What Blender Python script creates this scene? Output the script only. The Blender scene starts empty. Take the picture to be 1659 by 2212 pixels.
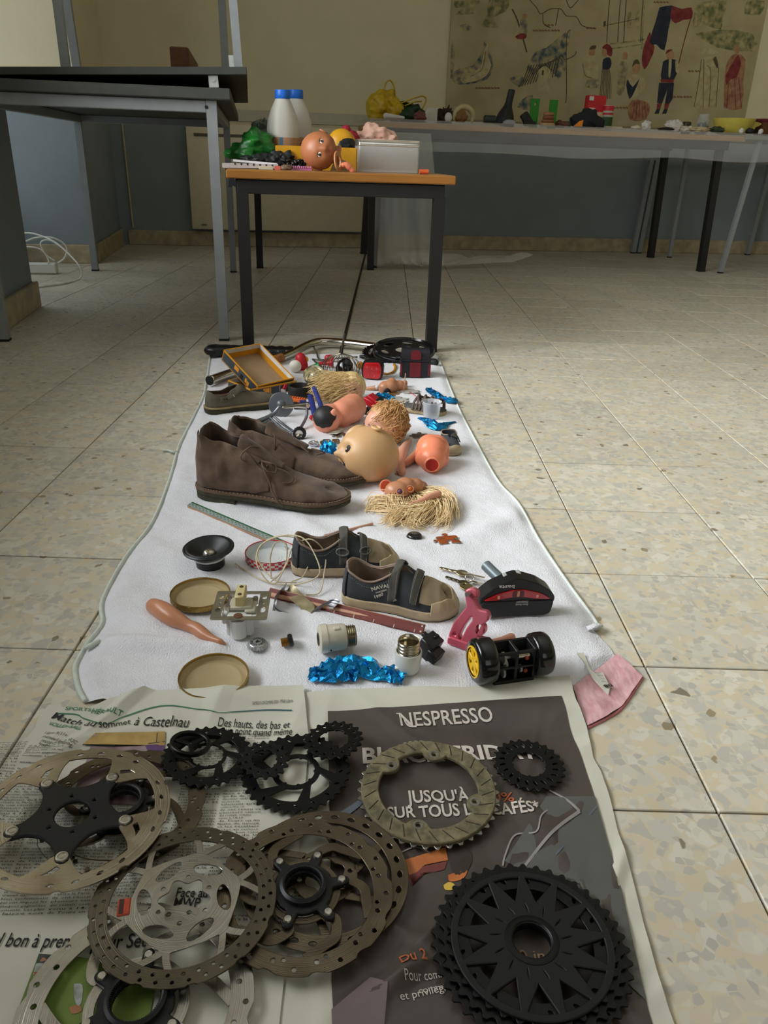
import bpy, bmesh, math, random
from math import sin, cos, pi, radians, atan2, sqrt, hypot
from mathutils import Vector, Matrix, noise
random.seed(7)
SC = bpy.context.scene
COL = SC.collection
NZ = noise.noise

# ------------------------------------------------------------------ camera
CAM_Z, FOCAL = 0.60015, 1675.64
PITCH, ROLL, YAW = 0.4300116, 0.03388259, -0.00741028
def _axes():
    Z = Matrix.Rotation(YAW, 3, 'Z')
    f = Z @ Vector((0, cos(PITCH), -sin(PITCH)))
    r = Z @ Vector((1, 0, 0))
    u = Z @ Vector((0, sin(PITCH), cos(PITCH)))
    return cos(ROLL)*r + sin(ROLL)*u, -sin(ROLL)*r + cos(ROLL)*u, f
AX_R, AX_U, AX_F = _axes()
cam = bpy.data.cameras.new('camera')
cam.sensor_fit = 'VERTICAL'; cam.sensor_height = 24.0
cam.lens = FOCAL*24.0/2212.0
cam.clip_start = 0.02; cam.clip_end = 60
cam_ob = bpy.data.objects.new('camera', cam); COL.objects.link(cam_ob)
mw = Matrix.Identity(4)
for i in range(3):
    mw[i][0] = AX_R[i]; mw[i][1] = AX_U[i]; mw[i][2] = -AX_F[i]
mw[2][3] = CAM_Z
cam_ob.matrix_world = mw
SC.camera = cam_ob

# ------------------------------------------------------------------ room frame (walls stand 9.3 degrees off the tile grid)
PHI = radians(9.3)
RC = Vector((-1.752, 5.549, 0))
E1 = Vector((cos(PHI), sin(PHI), 0)); E2 = Vector((sin(PHI), -cos(PHI), 0))
def RM(u, v, z=0.0): return RC + u*E1 + v*E2 + Vector((0, 0, z))
RMAT = Matrix.Translation(RC) @ Matrix(((E1.x, -E2.x, 0, 0), (E1.y, -E2.y, 0, 0), (0, 0, 1, 0), (0, 0, 0, 1)))   # local x = u, local y = -v

# ------------------------------------------------------------------ world, daylight through the windows, exposure
world = bpy.data.worlds.new('world'); SC.world = world; world.use_nodes = True
bg = world.node_tree.nodes['Background']
bg.inputs[0].default_value = (0.62, 0.74, 1.0, 1); bg.inputs[1].default_value = 0.2
def window_light(name, u, v, z, w, h, power, col, axis, spread=180):
    l = bpy.data.lights.new(name, 'AREA'); l.shape = 'RECTANGLE'; l.size = w; l.size_y = h
    l.energy = power; l.spread = radians(spread); l.color = col
    o = bpy.data.objects.new(name, l); COL.objects.link(o)
    d = (E1 if axis == 'u' else -E2).to_3d()
    z_ax = -d; x_ax = Vector((0, 0, 1)).cross(z_ax).normalized(); y_ax = z_ax.cross(x_ax)
    m = Matrix.Identity(4)
    for i in range(3):
        m[i][0] = x_ax[i]; m[i][1] = y_ax[i]; m[i][2] = z_ax[i]
    m.translation = RM(u, v, z); o.matrix_world = m
    return o
window_light('daylight_far_window', -0.64, 1.70, 1.30, 1.20, 2.1, 9, (0.86, 0.93, 1.0), 'u')
window_light('daylight_near_window', -0.36, 4.35, 1.50, 2.00, 1.6, 96, (0.95, 0.975, 1.0), 'u', 112)
window_light('daylight_rear_window', 1.60, 8.45, 1.60, 2.4, 1.6, 6, (1.0, 0.99, 0.97), 'v', 120)
SC.view_settings.view_transform = 'Standard'; SC.view_settings.look = 'None'
SC.view_settings.gamma = 1.0; SC.view_settings.use_curve_mapping = False
SC.view_settings.exposure = 0.1

# ------------------------------------------------------------------ measuring
def W(px, py, z=0.0):
    """point at height z on the sight line of a photo pixel"""
    d = AX_R*((px-829.5)/FOCAL) - AX_U*((py-1106)/FOCAL) + AX_F
    t = (z-CAM_Z)/d.z
    return Vector((t*d.x, t*d.y, z))
def RB(px, py, v):
    """point on the upright plane v metres in front of the back wall"""
    d = AX_R*((px-829.5)/FOCAL) - AX_U*((py-1106)/FOCAL) + AX_F
    t = (v+RC.dot(E2))/d.dot(E2)
    return Vector((t*d.x, t*d.y, CAM_Z+t*d.z))
def UVZ(p):
    r = p-RC
    return r.dot(E1), r.dot(E2), p.z
def sl(c):
    c /= 255.0
    return c/12.92 if c <= 0.04045 else ((c+0.055)/1.055)**2.4

# ------------------------------------------------------------------ materials
_mats = {}
def M(name, rgb=(128, 128, 128), rough=0.5, metal=0.0, var=0.12, scale=30.0, bump=0.0, bscale=200.0, rgb2=None, coat=0.0,
      trans=0.0, sss=0.0, alpha=1.0, sheen=0.0, ior=1.45, streak=None, rvar=0.0, detail=4.0):
    if name in _mats: return _mats[name]
    m = bpy.data.materials.new(name); m.use_nodes = True; _mats[name] = m
    nt = m.node_tree; N = nt.nodes; L = nt.links
    b = N['Principled BSDF']
    c1 = [sl(x) for x in rgb]
    tc = N.new('ShaderNodeTexCoord'); mp = N.new('ShaderNodeMapping'); L.new(tc.outputs['Object'], mp.inputs[0])
    if streak: mp.inputs['Scale'].default_value = streak
    if rgb2 is None:
        a = [x*(1-var) for x in c1]; z = [min(1, x*(1+var)) for x in c1]
    else:
        a = c1; z = [sl(x) for x in rgb2]
    nz = N.new('ShaderNodeTexNoise'); nz.inputs['Scale'].default_value = scale; nz.inputs['Detail'].default_value = detail
    L.new(mp.outputs[0], nz.inputs['Vector'])
    cr = N.new('ShaderNodeValToRGB'); cr.color_ramp.elements[0].position = 0.32; cr.color_ramp.elements[1].position = 0.68
    cr.color_ramp.elements[0].color = (*a, 1); cr.color_ramp.elements[1].color = (*z, 1)
    L.new(nz.outputs['Fac'], cr.inputs[0]); L.new(cr.outputs[0], b.inputs['Base Color'])
    b.inputs['Roughness'].default_value = rough; b.inputs['Metallic'].default_value = metal
    b.inputs['IOR'].default_value = ior
    b.inputs['Coat Weight'].default_value = coat; b.inputs['Transmission Weight'].default_value = trans
    b.inputs['Alpha'].default_value = alpha; b.inputs['Sheen Weight'].default_value = sheen
    if sss: b.inputs['Subsurface Weight'].default_value = sss; b.inputs['Subsurface Radius'].default_value = (.01, .005, .003); b.inputs['Subsurface Scale'].default_value = 0.4
    if rvar:
        mr = N.new('ShaderNodeMapRange'); mr.inputs[3].default_value = max(0.02, rough-rvar); mr.inputs[4].default_value = min(1, rough+rvar)
        L.new(nz.outputs['Fac'], mr.inputs[0]); L.new(mr.outputs[0], b.inputs['Roughness'])
    if bump:
        n2 = N.new('ShaderNodeTexNoise'); n2.inputs['Scale'].default_value = bscale; n2.inputs['Detail'].default_value = 5
        L.new(mp.outputs[0], n2.inputs['Vector'])
        bp = N.new('ShaderNodeBump'); bp.inputs['Strength'].default_value = bump; bp.inputs['Distance'].default_value = 0.002
        L.new(n2.outputs['Fac'], bp.inputs['Height']); L.new(bp.outputs[0], b.inputs['Normal'])
    return m

# ------------------------------------------------------------------ mesh building
def frame_from(z, up=Vector((0, 0, 1))):
    z = z.normalized()
    if abs(z.dot(up)) > 0.98: up = Vector((1, 0, 0))
    x = up.cross(z).normalized(); y = z.cross(x)
    return x, y, z
def catmull(pts, n):
    pts = [Vector(p) for p in pts]; out = []
    if len(pts) < 3:
        return [pts[0].lerp(pts[-1], i/n) for i in range(n+1)]
    for i in range(len(pts)-1):
        p0 = pts[max(i-1, 0)]; p1 = pts[i]; p2 = pts[i+1]; p3 = pts[min(i+2, len(pts)-1)]
        for k in range(n):
            t = k/n
            out.append(0.5*((2*p1)+(p2-p0)*t+(2*p0-5*p1+4*p2-p3)*t*t+(3*p1-p0-3*p2+p3)*t**3))
    out.append(pts[-1]); return out
def lin(vals, n):
    out = []
    for i in range(len(vals)-1):
        for k in range(n): out.append(vals[i]+(vals[i+1]-vals[i])*k/n)
    out.append(vals[-1]); return out
class MB:
    def __init__(s): s.v = []; s.f = []; s.m = []; s.T = None
    def add(s, verts, faces, mi=0):
        o = len(s.v)
        if s.T is not None: verts = [s.T @ Vector(p) for p in verts]
        s.v.extend([Vector(p) for p in verts]); s.f.extend([tuple(i+o for i in f) for f in faces]); s.m.extend([mi]*len(faces)); return s
    def box(s, c, size, rot=None, bev=0.0, mi=0):
        hx, hy, hz = size[0]/2, size[1]/2, size[2]/2; c = Vector(c)
        bev = min(bev, hx*.9, hy*.9, hz*.9)
        V = []; F = []
        if bev <= 0:
            V = [Vector((x, y, z)) for x in (-hx, hx) for y in (-hy, hy) for z in (-hz, hz)]
            F = [(0, 1, 3, 2), (4, 6, 7, 5), (0, 4, 5, 1), (2, 3, 7, 6), (0, 2, 6, 4), (1, 5, 7, 3)]
        else:
            idx = {}
            for sx in (-1, 1):
                for sy in (-1, 1):
                    for sz in (-1, 1):
                        for a in range(3):
                            p = [sx*(hx-bev), sy*(hy-bev), sz*(hz-bev)]; p[a] += (sx, sy, sz)[a]*bev
                            idx[(sx, sy, sz, a)] = len(V); V.append(Vector(p))
            for a in range(3):
                b, d = (a+1) % 3, (a+2) % 3
                for sg in (-1, 1):
                    q = []
                    for (sb, sd) in ((-1, -1), (1, -1), (1, 1), (-1, 1)):
                        k = [0, 0, 0]; k[a] = sg; k[b] = sb; k[d] = sd; q.append(idx[(*k, a)])
                    F.append(tuple(q if sg > 0 else q[::-1]))
                for sb in (-1, 1):
                    for sd in (-1, 1):
                        k0 = [0, 0, 0]; k0[a] = -1; k0[b] = sb; k0[d] = sd; k1 = list(k0); k1[a] = 1
                        q = (idx[(*k0, b)], idx[(*k1, b)], idx[(*k1, d)], idx[(*k0, d)])
                        F.append(q if sb*sd < 0 else q[::-1])
            for sx in (-1, 1):
                for sy in (-1, 1):
                    for sz in (-1, 1):
                        q = tuple(idx[(sx, sy, sz, a)] for a in range(3)); F.append(q if sx*sy*sz > 0 else q[::-1])
        if rot is not None: V = [rot @ p for p in V]
        return s.add([p+c for p in V], F, mi)
    def rings(s, R, closed=True, cap0=True, cap1=True, mi=0, loop=False):
        n = len(R[0]); F = []; V = [p for r in R for p in r]; k = len(R)
        for i in range(k if loop else k-1):
            a = i*n; b = ((i+1) % k)*n
            for j in range(n if closed else n-1):
                j2 = (j+1) % n; F.append((a+j, a+j2, b+j2, b+j))
        if not loop and closed:
            if cap0: F.append(tuple(range(n))[::-1])
            if cap1: F.append(tuple((k-1)*n+j for j in range(n)))
        return s.add(V, F, mi)
    def tube(s, pts, r, n=8, closed=False, mi=0, flat=1.0, round_ends=False, twist=0.0):
        P = [Vector(p) for p in pts]; k = len(P)
        rr = r if isinstance(r, (list, tuple)) else [r]*k
        T = []
        for i in range(k):
            a = P[(i-1) % k] if (closed or i > 0) else P[i]; b = P[(i+1) % k] if (closed or i < k-1) else P[i]
            t = b-a; T.append(t.normalized() if t.length > 1e-9 else Vector((0, 0, 1)))
        x, y, _ = frame_from(T[0]); R = []
        for i in range(k):
            x = (x-T[i]*x.dot(T[i]));
            x = x.normalized() if x.length > 1e-6 else frame_from(T[i])[0]
            y = T[i].cross(x)
            if flat != 1.0 and i == 0: pass
            R.append([P[i]+x*(rr[i]*cos(2*pi*j/n+twist))+y*(rr[i]*flat*sin(2*pi*j/n+twist)) for j in range(n)])
        if round_ends and not closed:
            def capring(i, sg):
                out = []
                for q in (0.45, 0.8, 0.97):
                    cc = P[i]+T[i]*(sg*rr[i]*q); sc = sqrt(1-q*q)
                    out.append([cc+(p-P[i])*sc for p in R[i]])
                return out
            R = capring(0, -1)[::-1]+R+capring(k-1, 1)
        return s.rings(R, mi=mi, loop=closed)
    def cyl(s, p0, p1, r0, r1=None, n=16, mi=0, bev=0.0):
        p0 = Vector(p0); p1 = Vector(p1); r1 = r0 if r1 is None else r1
        x, y, z = frame_from(p1-p0); L = (p1-p0).length
        st = [(0, r0), (L, r1)] if bev <= 0 else [(0, r0-bev), (bev, r0), (L-bev, r1), (L, r1-bev)]
        R = [[p0+z*h+x*(r*cos(2*pi*j/n))+y*(r*sin(2*pi*j/n)) for j in range(n)] for h, r in st]
        return s.rings(R, mi=mi)
    def lathe(s, prof, n=32, c=(0, 0, 0), rot=None, mi=0, caps=(False, False), wob=None):
        c = Vector(c); R = []
        for (r, z) in prof:
            ring = []
            for j in range(n):
                a = 2*pi*j/n; q = r*(1+(wob(a, z) if wob else 0)); p = Vector((q*cos(a), q*sin(a), z))
                ring.append(c+(rot @ p if rot is not None else p))
            R.append(ring)
        return s.rings(R, cap0=caps[0], cap1=caps[1], mi=mi)
    def sph(s, c, r, seg=20, ring=12, rot=None, mi=0, fn=None):
        c = Vector(c); r = r if isinstance(r, (tuple, list)) else (r, r, r); V = []; F = []
        def pt(th, ph):
            d = Vector((sin(th)*cos(ph), sin(th)*sin(ph), cos(th)))
            p = Vector((d.x*r[0], d.y*r[1], d.z*r[2]))
            if fn: p = fn(d, p)
            return c+(rot @ p if rot is not None else p)
        V.append(pt(0, 0))
        for i in range(1, ring):
            for j in range(seg): V.append(pt(pi*i/ring, 2*pi*j/seg))
        V.append(pt(pi, 0)); e = len(V)-1
        for j in range(seg): F.append((0, 1+j, 1+(j+1) % seg))
        for i in range(ring-2):
            for j in range(seg):
                a = 1+i*seg; F.append((a+j, a+seg+j, a+seg+(j+1) % seg, a+(j+1) % seg))
        a = 1+(ring-2)*seg
        for j in range(seg): F.append((a+j, e, a+(j+1) % seg))
        return s.add(V, F, mi)
    def grid(s, pts, nu, nv, mi=0, skip=None):
        F = []
        for i in range(nu-1):
            for j in range(nv-1):
                if skip and skip(i, j): continue
                F.append((i*nv+j, (i+1)*nv+j, (i+1)*nv+j+1, i*nv+j+1))
        return s.add(pts, F, mi)
    def prism(s, poly, z0, z1, mi=0):
        n = len(poly)
        V = [Vector((p[0], p[1], z0)) for p in poly]+[Vector((p[0], p[1], z1)) for p in poly]
        F = [tuple(range(n))[::-1], tuple(range(n, 2*n))]+[(i, (i+1) % n, n+(i+1) % n, n+i) for i in range(n)]
        return s.add(V, F, mi)
    def mesh(s, name, mats, sharp=35, weld=0.0, fixn=False):
        me = bpy.data.meshes.new(name)
        me.from_pydata([tuple(p) for p in s.v], [], s.f)
        for mm in (mats if isinstance(mats, (list, tuple)) else [mats]): me.materials.append(mm)
        me.polygons.foreach_set('material_index', s.m)
        if weld or fixn:
            b = bmesh.new(); b.from_mesh(me)
            if weld: bmesh.ops.remove_doubles(b, verts=b.verts, dist=weld)
            if fixn: bmesh.ops.recalc_face_normals(b, faces=b.faces)
            b.to_mesh(me); b.free()
        finish(me, sharp)
        return me
    def obj(s, name, mats, parent=None, sharp=35, weld=0.0, fixn=False, loc=None):
        return put(name, s.mesh(name, mats, sharp, weld, fixn), parent, loc)
def finish(me, sharp=35):
    if sharp <= 0:
        me.polygons.foreach_set('use_smooth', [False]*len(me.polygons))
    else:
        me.polygons.foreach_set('use_smooth', [True]*len(me.polygons))
        if sharp < 180: me.set_sharp_from_angle(angle=radians(sharp))
    me.update()
def put(name, me, parent=None, loc=None):
    o = bpy.data.objects.new(name, me); COL.objects.link(o)
    if parent is not None: o.parent = parent
    if loc is not None: o.location = loc
    return o
def tag(o, label=None, cat=None, group=None, kind=None):
    if label: o['label'] = label
    if cat: o['category'] = cat
    if group: o['group'] = group
    if kind: o['kind'] = kind
    return o
def thing(name, label, cat, loc=(0, 0, 0), rz=0.0, group=None, rot=None):
    o = bpy.data.objects.new(name, None); COL.objects.link(o); o.empty_display_size = 0.02
    if rot is not None: o.matrix_world = Matrix.Translation(Vector(loc)) @ rot.to_4x4()
    else: o.location = loc; o.rotation_euler = (0, 0, rz)
    return tag(o, label, cat, group)
def struct(name, mb, mats, parent=None, sharp=35):
    o = mb.obj(name, mats, parent, sharp)
    if parent is None: o['kind'] = 'structure'
    return o
def evalmesh(me, mods):
    """the mesh with modifiers applied"""
    o = bpy.data.objects.new('tmp', me); COL.objects.link(o)
    for t, kw in mods:
        md = o.modifiers.new('m', t)
        for k, v in kw.items(): setattr(md, k, v)
    bpy.context.view_layer.update()
    dg = bpy.context.evaluated_depsgraph_get()
    r = bpy.data.meshes.new_from_object(o.evaluated_get(dg))
    bpy.data.objects.remove(o)
    return r
def fuse(mb, voxel, smooth=6, mat=None, name='body'):
    """one continuous skin around overlapping closed shapes"""
    me = mb.mesh(name, mat or [], 180)
    r = evalmesh(me, [('REMESH', dict(mode='VOXEL', voxel_size=voxel)), ('SMOOTH', dict(factor=0.5, iterations=smooth))])
    r.name = name
    r.materials.clear()
    if mat: r.materials.append(mat)
    finish(r, 180)
    return r
def plate(loops, thick, bev=0.0, mat=None, name='plate', sharp=30):
    """flat sheet z 0..thick from an outline and hole loops (2D points)"""
    cu = bpy.data.curves.new(name, 'CURVE'); cu.dimensions = '2D'; cu.fill_mode = 'BOTH'
    cu.extrude = thick/2-bev; cu.bevel_depth = bev; cu.bevel_resolution = 0
    for lp in loops:
        sp = cu.splines.new('POLY'); sp.points.add(len(lp)-1); sp.use_cyclic_u = True
        for i, p in enumerate(lp): sp.points[i].co = (p[0], p[1], 0, 1)
    o = bpy.data.objects.new('tmp', cu); COL.objects.link(o)
    bpy.context.view_layer.update()
    me = bpy.data.meshes.new_from_object(o.evaluated_get(bpy.context.evaluated_depsgraph_get()))
    bpy.data.objects.remove(o); bpy.data.curves.remove(cu)
    b = bmesh.new(); b.from_mesh(me); bmesh.ops.remove_doubles(b, verts=b.verts, dist=1e-6)
    bmesh.ops.translate(b, verts=b.verts, vec=(0, 0, thick/2)); b.to_mesh(me); b.free()
    me.materials.clear()
    if mat: me.materials.append(mat)
    me.name = name; finish(me, sharp)
    return me
def circ(cx, cy, r, n=20, ry=None, rot=0.0):
    ry = r if ry is None else ry
    return [(cx+r*cos(2*pi*i/n)*cos(rot)-ry*sin(2*pi*i/n)*sin(rot), cy+r*cos(2*pi*i/n)*sin(rot)+ry*sin(2*pi*i/n)*cos(rot)) for i in range(n)]
def pol(r, a): return (r*cos(a), r*sin(a))
def rounded(poly, r, n=4):
    """polygon with rounded corners"""
    out = []; k = len(poly)
    for i in range(k):
        p = Vector(poly[i][:2]); a = Vector(poly[i-1][:2]); b = Vector(poly[(i+1) % k][:2])
        d0 = (a-p); d1 = (b-p); rr = min(r, d0.length*.45, d1.length*.45)
        s = p+d0.normalized()*rr; e = p+d1.normalized()*rr
        for j in range(n+1):
            t = j/n; q = s*(1-t)**2+p*2*t*(1-t)+e*t*t; out.append((q.x, q.y))
    return out
_txt = {}
def text_geo(txt, size=1.0, res=2, bold=0.0, space=1.0, shear=0.0, line=1.0):
    """flat lettering as (verts, faces, width)"""
    cu = bpy.data.curves.new('t', 'FONT'); cu.body = txt; cu.size = size; cu.resolution_u = res; cu.offset = bold
    cu.space_character = space; cu.shear = shear; cu.space_line = line
    o = bpy.data.objects.new('tmp', cu); COL.objects.link(o)
    bpy.context.view_layer.update()
    me = bpy.data.meshes.new_from_object(o.evaluated_get(bpy.context.evaluated_depsgraph_get()))
    bpy.data.objects.remove(o); bpy.data.curves.remove(cu)
    V = [v.co.copy() for v in me.vertices]; F = [tuple(p.vertices) for p in me.polygons]
    bpy.data.meshes.remove(me)
    return V, F
def text_fit(mb, txt, mat4, w=None, h=None, res=2, bold=0.0, mi=0, zfn=None, shear=0.0, space=1.0):
    """lettering scaled to width w (height h) laid along the local x axis of mat4"""
    V, F = text_geo(txt, 1.0, res, bold, space, shear)
    if not V: return
    x0 = min(p.x for p in V); x1 = max(p.x for p in V); y0 = min(p.y for p in V); y1 = max(p.y for p in V)
    sx = (w/(x1-x0)) if w else h/(y1-y0)
    sy = (h/(y1-y0)) if h else sx
    out = []
    for p in V:
        q = mat4 @ Vector(((p.x-x0)*sx, p.y*sy, 0))
        if zfn: q.z = zfn(q.x, q.y)
        out.append(q)
    mb.add(out, F, mi)
def strands(mb, fns, n=3, r=0.0004, mi=0):
    for pts in fns: mb.tube(pts, [r]*(len(pts)-1)+[r*.4], n, mi=mi)
def smooth01(a, b, x):
    t = max(0.0, min(1.0, (x-a)/(b-a))); return t*t*(3-2*t)
def interp_poly(P, t):
    """point at fraction t of a polyline's length"""
    L = [(P[i+1]-P[i]).length for i in range(len(P)-1)]; s = t*sum(L)
    for i, l in enumerate(L):
        if s <= l or i == len(L)-1: return P[i].lerp(P[i+1], min(1, s/max(l, 1e-9)))
        s -= l
def coons(top, bot, lef, rig, nu, nv):
    """surface patch between four boundary polylines; rows run from top to bottom"""
    out = []
    for i in range(nu):
        a = i/(nu-1)
        l = interp_poly(lef, a); r = interp_poly(rig, a)
        for j in range(nv):
            b = j/(nv-1)
            t = interp_poly(top, b); o = interp_poly(bot, b)
            p = l*(1-b)+r*b+t*(1-a)+o*a-(lef[0]*(1-a)*(1-b)+rig[0]*(1-a)*b+lef[-1]*a*(1-b)+rig[-1]*a*b)
            out.append(p)
    return out
# ================================================================== THE ROOM
TILE = 0.25
GX0, GY0 = 1.42771*TILE, 9.38493*TILE
def terrazzo():
    m = bpy.data.materials.new('terrazzo'); m.use_nodes = True
    nt = m.node_tree; N = nt.nodes; L = nt.links; b = N['Principled BSDF']
    g = N.new('ShaderNodeNewGeometry')
    nz = N.new('ShaderNodeTexNoise'); nz.inputs['Scale'].default_value = 26; nz.inputs['Detail'].default_value = 2
    L.new(g.outputs['Position'], nz.inputs['Vector'])
    mx = N.new('ShaderNodeMix'); mx.data_type = 'VECTOR'; mx.inputs[0].default_value = 0.016
    L.new(g.outputs['Position'], mx.inputs[4]); L.new(nz.outputs['Color'], mx.inputs[5])
    def chips(scale, lo, hi):
        v1 = N.new('ShaderNodeTexVoronoi'); v1.inputs['Scale'].default_value = scale
        v2 = N.new('ShaderNodeTexVoronoi'); v2.feature = 'DISTANCE_TO_EDGE'; v2.inputs['Scale'].default_value = scale
        L.new(mx.outputs[1], v1.inputs['Vector']); L.new(mx.outputs[1], v2.inputs['Vector'])
        sp = N.new('ShaderNodeSeparateColor'); L.new(v1.outputs['Color'], sp.inputs[0])
        e = N.new('ShaderNodeMapRange'); e.inputs[1].default_value = 0.02; e.inputs[2].default_value = 0.09
        L.new(v2.outputs['Distance'], e.inputs[0])
        gt = N.new('ShaderNodeMapRange'); gt.inputs[1].default_value = lo; gt.inputs[2].default_value = hi
        L.new(sp.outputs['Red'], gt.inputs[0])
        mu = N.new('ShaderNodeMath'); mu.operation = 'MULTIPLY'; L.new(e.outputs[0], mu.inputs[0]); L.new(gt.outputs[0], mu.inputs[1])
        return mu, sp
    base = N.new('ShaderNodeValToRGB')
    base.color_ramp.elements[0].color = (sl(200), sl(186), sl(156), 1); base.color_ramp.elements[1].color = (sl(216), sl(205), sl(180), 1)
    n3 = N.new('ShaderNodeTexNoise'); n3.inputs['Scale'].default_value = 14; L.new(g.outputs['Position'], n3.inputs['Vector']); L.new(n3.outputs['Fac'], base.inputs[0])
    col = base.outputs[0]
    for scale, lo, hi, ramp in ((46, .30, .36, ((184, 181, 168), (216, 211, 194))), (100, .5, .56, ((180, 177, 164), (214, 208, 188))), (85, .988, .991, ((128, 120, 104), (160, 144, 112)))):
        k, sp = chips(scale, lo, hi)
        r = N.new('ShaderNodeValToRGB'); r.color_ramp.elements[0].color = tuple(sl(x) for x in ramp[0])+(1,); r.color_ramp.elements[1].color = tuple(sl(x) for x in ramp[1])+(1,)
        L.new(sp.outputs['Green'], r.inputs[0])
        mc = N.new('ShaderNodeMix'); mc.data_type = 'RGBA'; L.new(k.outputs[0], mc.inputs[0]); L.new(col, mc.inputs[6]); L.new(r.outputs[0], mc.inputs[7])
        col = mc.outputs[2]
    oi = N.new('ShaderNodeObjectInfo'); mr = N.new('ShaderNodeMapRange'); mr.inputs[3].default_value = 0.92; mr.inputs[4].default_value = 1.05
    L.new(oi.outputs['Random'], mr.inputs[0])
    hv = N.new('ShaderNodeHueSaturation'); L.new(mr.outputs[0], hv.inputs['Value']); L.new(col, hv.inputs['Color'])
    L.new(hv.outputs[0], b.inputs['Base Color'])
    b.inputs['Roughness'].default_value = 0.42; b.inputs['Specular IOR Level'].default_value = 0.35
    return m
TZ = terrazzo()
grout = M('grout', (72, 60, 44), .9, var=.3, scale=40)
f = MB(); f.box(RMAT @ Vector((2.9, -4.2, -0.03)), (7.6, 9.2, 0.05), rot=Matrix.Rotation(PHI, 3, 'Z'))
floor = struct('floor', f, grout)
tm = MB(); tm.box((0, 0, -0.008), (TILE-0.0026, TILE-0.0026, 0.016), bev=0.0009)
tile_me = tm.mesh('tile', TZ, 30)
tiles = []
for i in range(-16, 22):
    for j in range(-1, 30):
        x = GX0+(i+.5)*TILE; y = GY0+(j-9+.5)*TILE
        u, v, _ = UVZ(Vector((x, y, 0)))
        if u < -0.42 or v < -0.12 or u > 6.1 or v > 7.6: continue
        d = Vector((x, y, -CAM_Z)); z = d.dot(AX_F)
        vis = False
        if z > 0.1:
            px = 829.5+FOCAL*d.dot(AX_R)/z; py = 1106-FOCAL*d.dot(AX_U)/z
            mrg = 0.17*FOCAL/z
            vis = -mrg < px < 1659+mrg and -mrg < py < 2212+mrg
        tiles.append((0 if vis else 1, hypot(x, y), x, y, vis))
tiles.sort()
rest = MB()
for k, (a, d, x, y, vis) in enumerate(tiles):
    rr = random.Random(k)
    if vis and k < 296:
        o = put('tile', tile_me, floor, (x, y, rr.uniform(-.0004, .0004)))
        o.rotation_euler = (rr.uniform(-.0016, .0016), rr.uniform(-.0016, .0016), rr.choice((0, pi/2, pi, 3*pi/2)))
    else:
        rest.box((x, y, -0.008), (TILE-0.0026, TILE-0.0026, 0.016), bev=0.0009)
o = rest.obj('tile_field', TZ, floor); o['kind'] = 'stuff'
# dark joint strip set in the floor, running to the back wall
s = MB(); xj = GX0-2*TILE
s.box((xj, 4.13, 0.001), (0.011, 3.3, 0.004), bev=.001)
struct('trim_1', s, M('joint', (40, 36, 30), .7, var=.3))

cream = M('wall_cream', (216, 206, 170), .75, var=.035, scale=5, bump=.08, bscale=120)
blue = M('wall_blue', (132, 141, 144), .7, var=.05, scale=6, bump=.08, bscale=120)
railm = M('wall_rail', (186, 180, 160), .6, var=.03)
stone = M('skirting_stone', (170, 156, 124), .5, var=.22, scale=18, bump=.03)
whitep = M('white_paint', (214, 212, 204), .5, var=.03)
def wall_seg(mb, u0, u1, v0, v1, zs=((0, .778, 0), (.778, 2.8, 1))):
    mb.T = RMAT
    for z0, z1, mi in zs: mb.box(((u0+u1)/2, -(v0+v1)/2, (z0+z1)/2), (u1-u0, v1-v0, z1-z0), mi=mi)
    mb.T = None
w = MB(); wall_seg(w, -0.5, 6.4, -0.2, 0.0); struct('wall_back', w, [blue, cream])
for v0, v1 in ((0, 1.0), (2.37, 3.3), (7.2, 8.7)):
    w = MB(); wall_seg(w, -0.75, -.05, v0, v1); struct('wall_left', w, [blue, cream])
w = MB(); wall_seg(w, -0.75, -.05, 1.0, 2.37, ((2.42, 2.8, 1),)); wall_seg(w, -0.75, -.56, 1.0, 2.37, ((0, .1, 0),)); struct('wall_left', w, [blue, cream])
w = MB(); wall_seg(w, -0.75, -.05, 3.3, 7.2, ((2.42, 2.8, 1),)); wall_seg(w, -0.45, -.29, 3.3, 7.2, ((0, .7, 0),)); struct('wall_left', w, [blue, cream])
w = MB(); wall_seg(w, 6.2, 6.4, -0.2, 8.7); struct('wall_right', w, [blue, cream])
w = MB(); wall_seg(w, -0.45, .3, 8.5, 8.7); wall_seg(w, 2.9, 6.4, 8.5, 8.7); wall_seg(w, .3, 2.9, 8.5, 8.7, ((0, .7, 0), (2.45, 2.8, 1)))
struct('wall_front', w, [blue, cream])
w = MB(); wall_seg(w, -0.45, 6.4, -0.2, 8.7, ((2.8, 2.9, 0),)); struct('ceiling', w, whitep)
# rail band between the two paints
w = MB(); w.T = RMAT
def rail(u0, u1, v0, v1, mb, z0, z1, bev=.004): mb.box(((u0+u1)/2, -(v0+v1)/2, (z0+z1)/2), (u1-u0, v1-v0, z1-z0), bev=bev)
rail(0, 6.2, 0, .014, w, .774, .846)
struct('trim_2', w, railm)
w = MB(); w.T = RMAT
for v0, v1 in ((0.014, 1.014), (2.356, 3.3)): rail(-.05, -.036, v0, v1, w, .774, .846)
rail(-.56, -.036, .998, 1.014, w, .774, .846)
struct('trim_3', w, railm)
w = MB(); w.T = RMAT
rail(0, 6.2, 0, .018, w, 0, .096)
struct('baseboard_back', w, stone)
w = MB(); w.T = RMAT
for v0, v1 in ((0.018, 1.018), (2.352, 7.0)): rail(-.05, -.03, v0, v1, w, 0, .1)
rail(-.56, -.03, 1.0, 1.018, w, 0, .1); rail(-.56, -.05, 2.352, 2.37, w, 0, .1)
struct('baseboard_left', w, stone)
w = MB(); w.T = RMAT; w.cyl((.035, -.012, .11), (.03, -.012, .77), .006, n=8)
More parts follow.
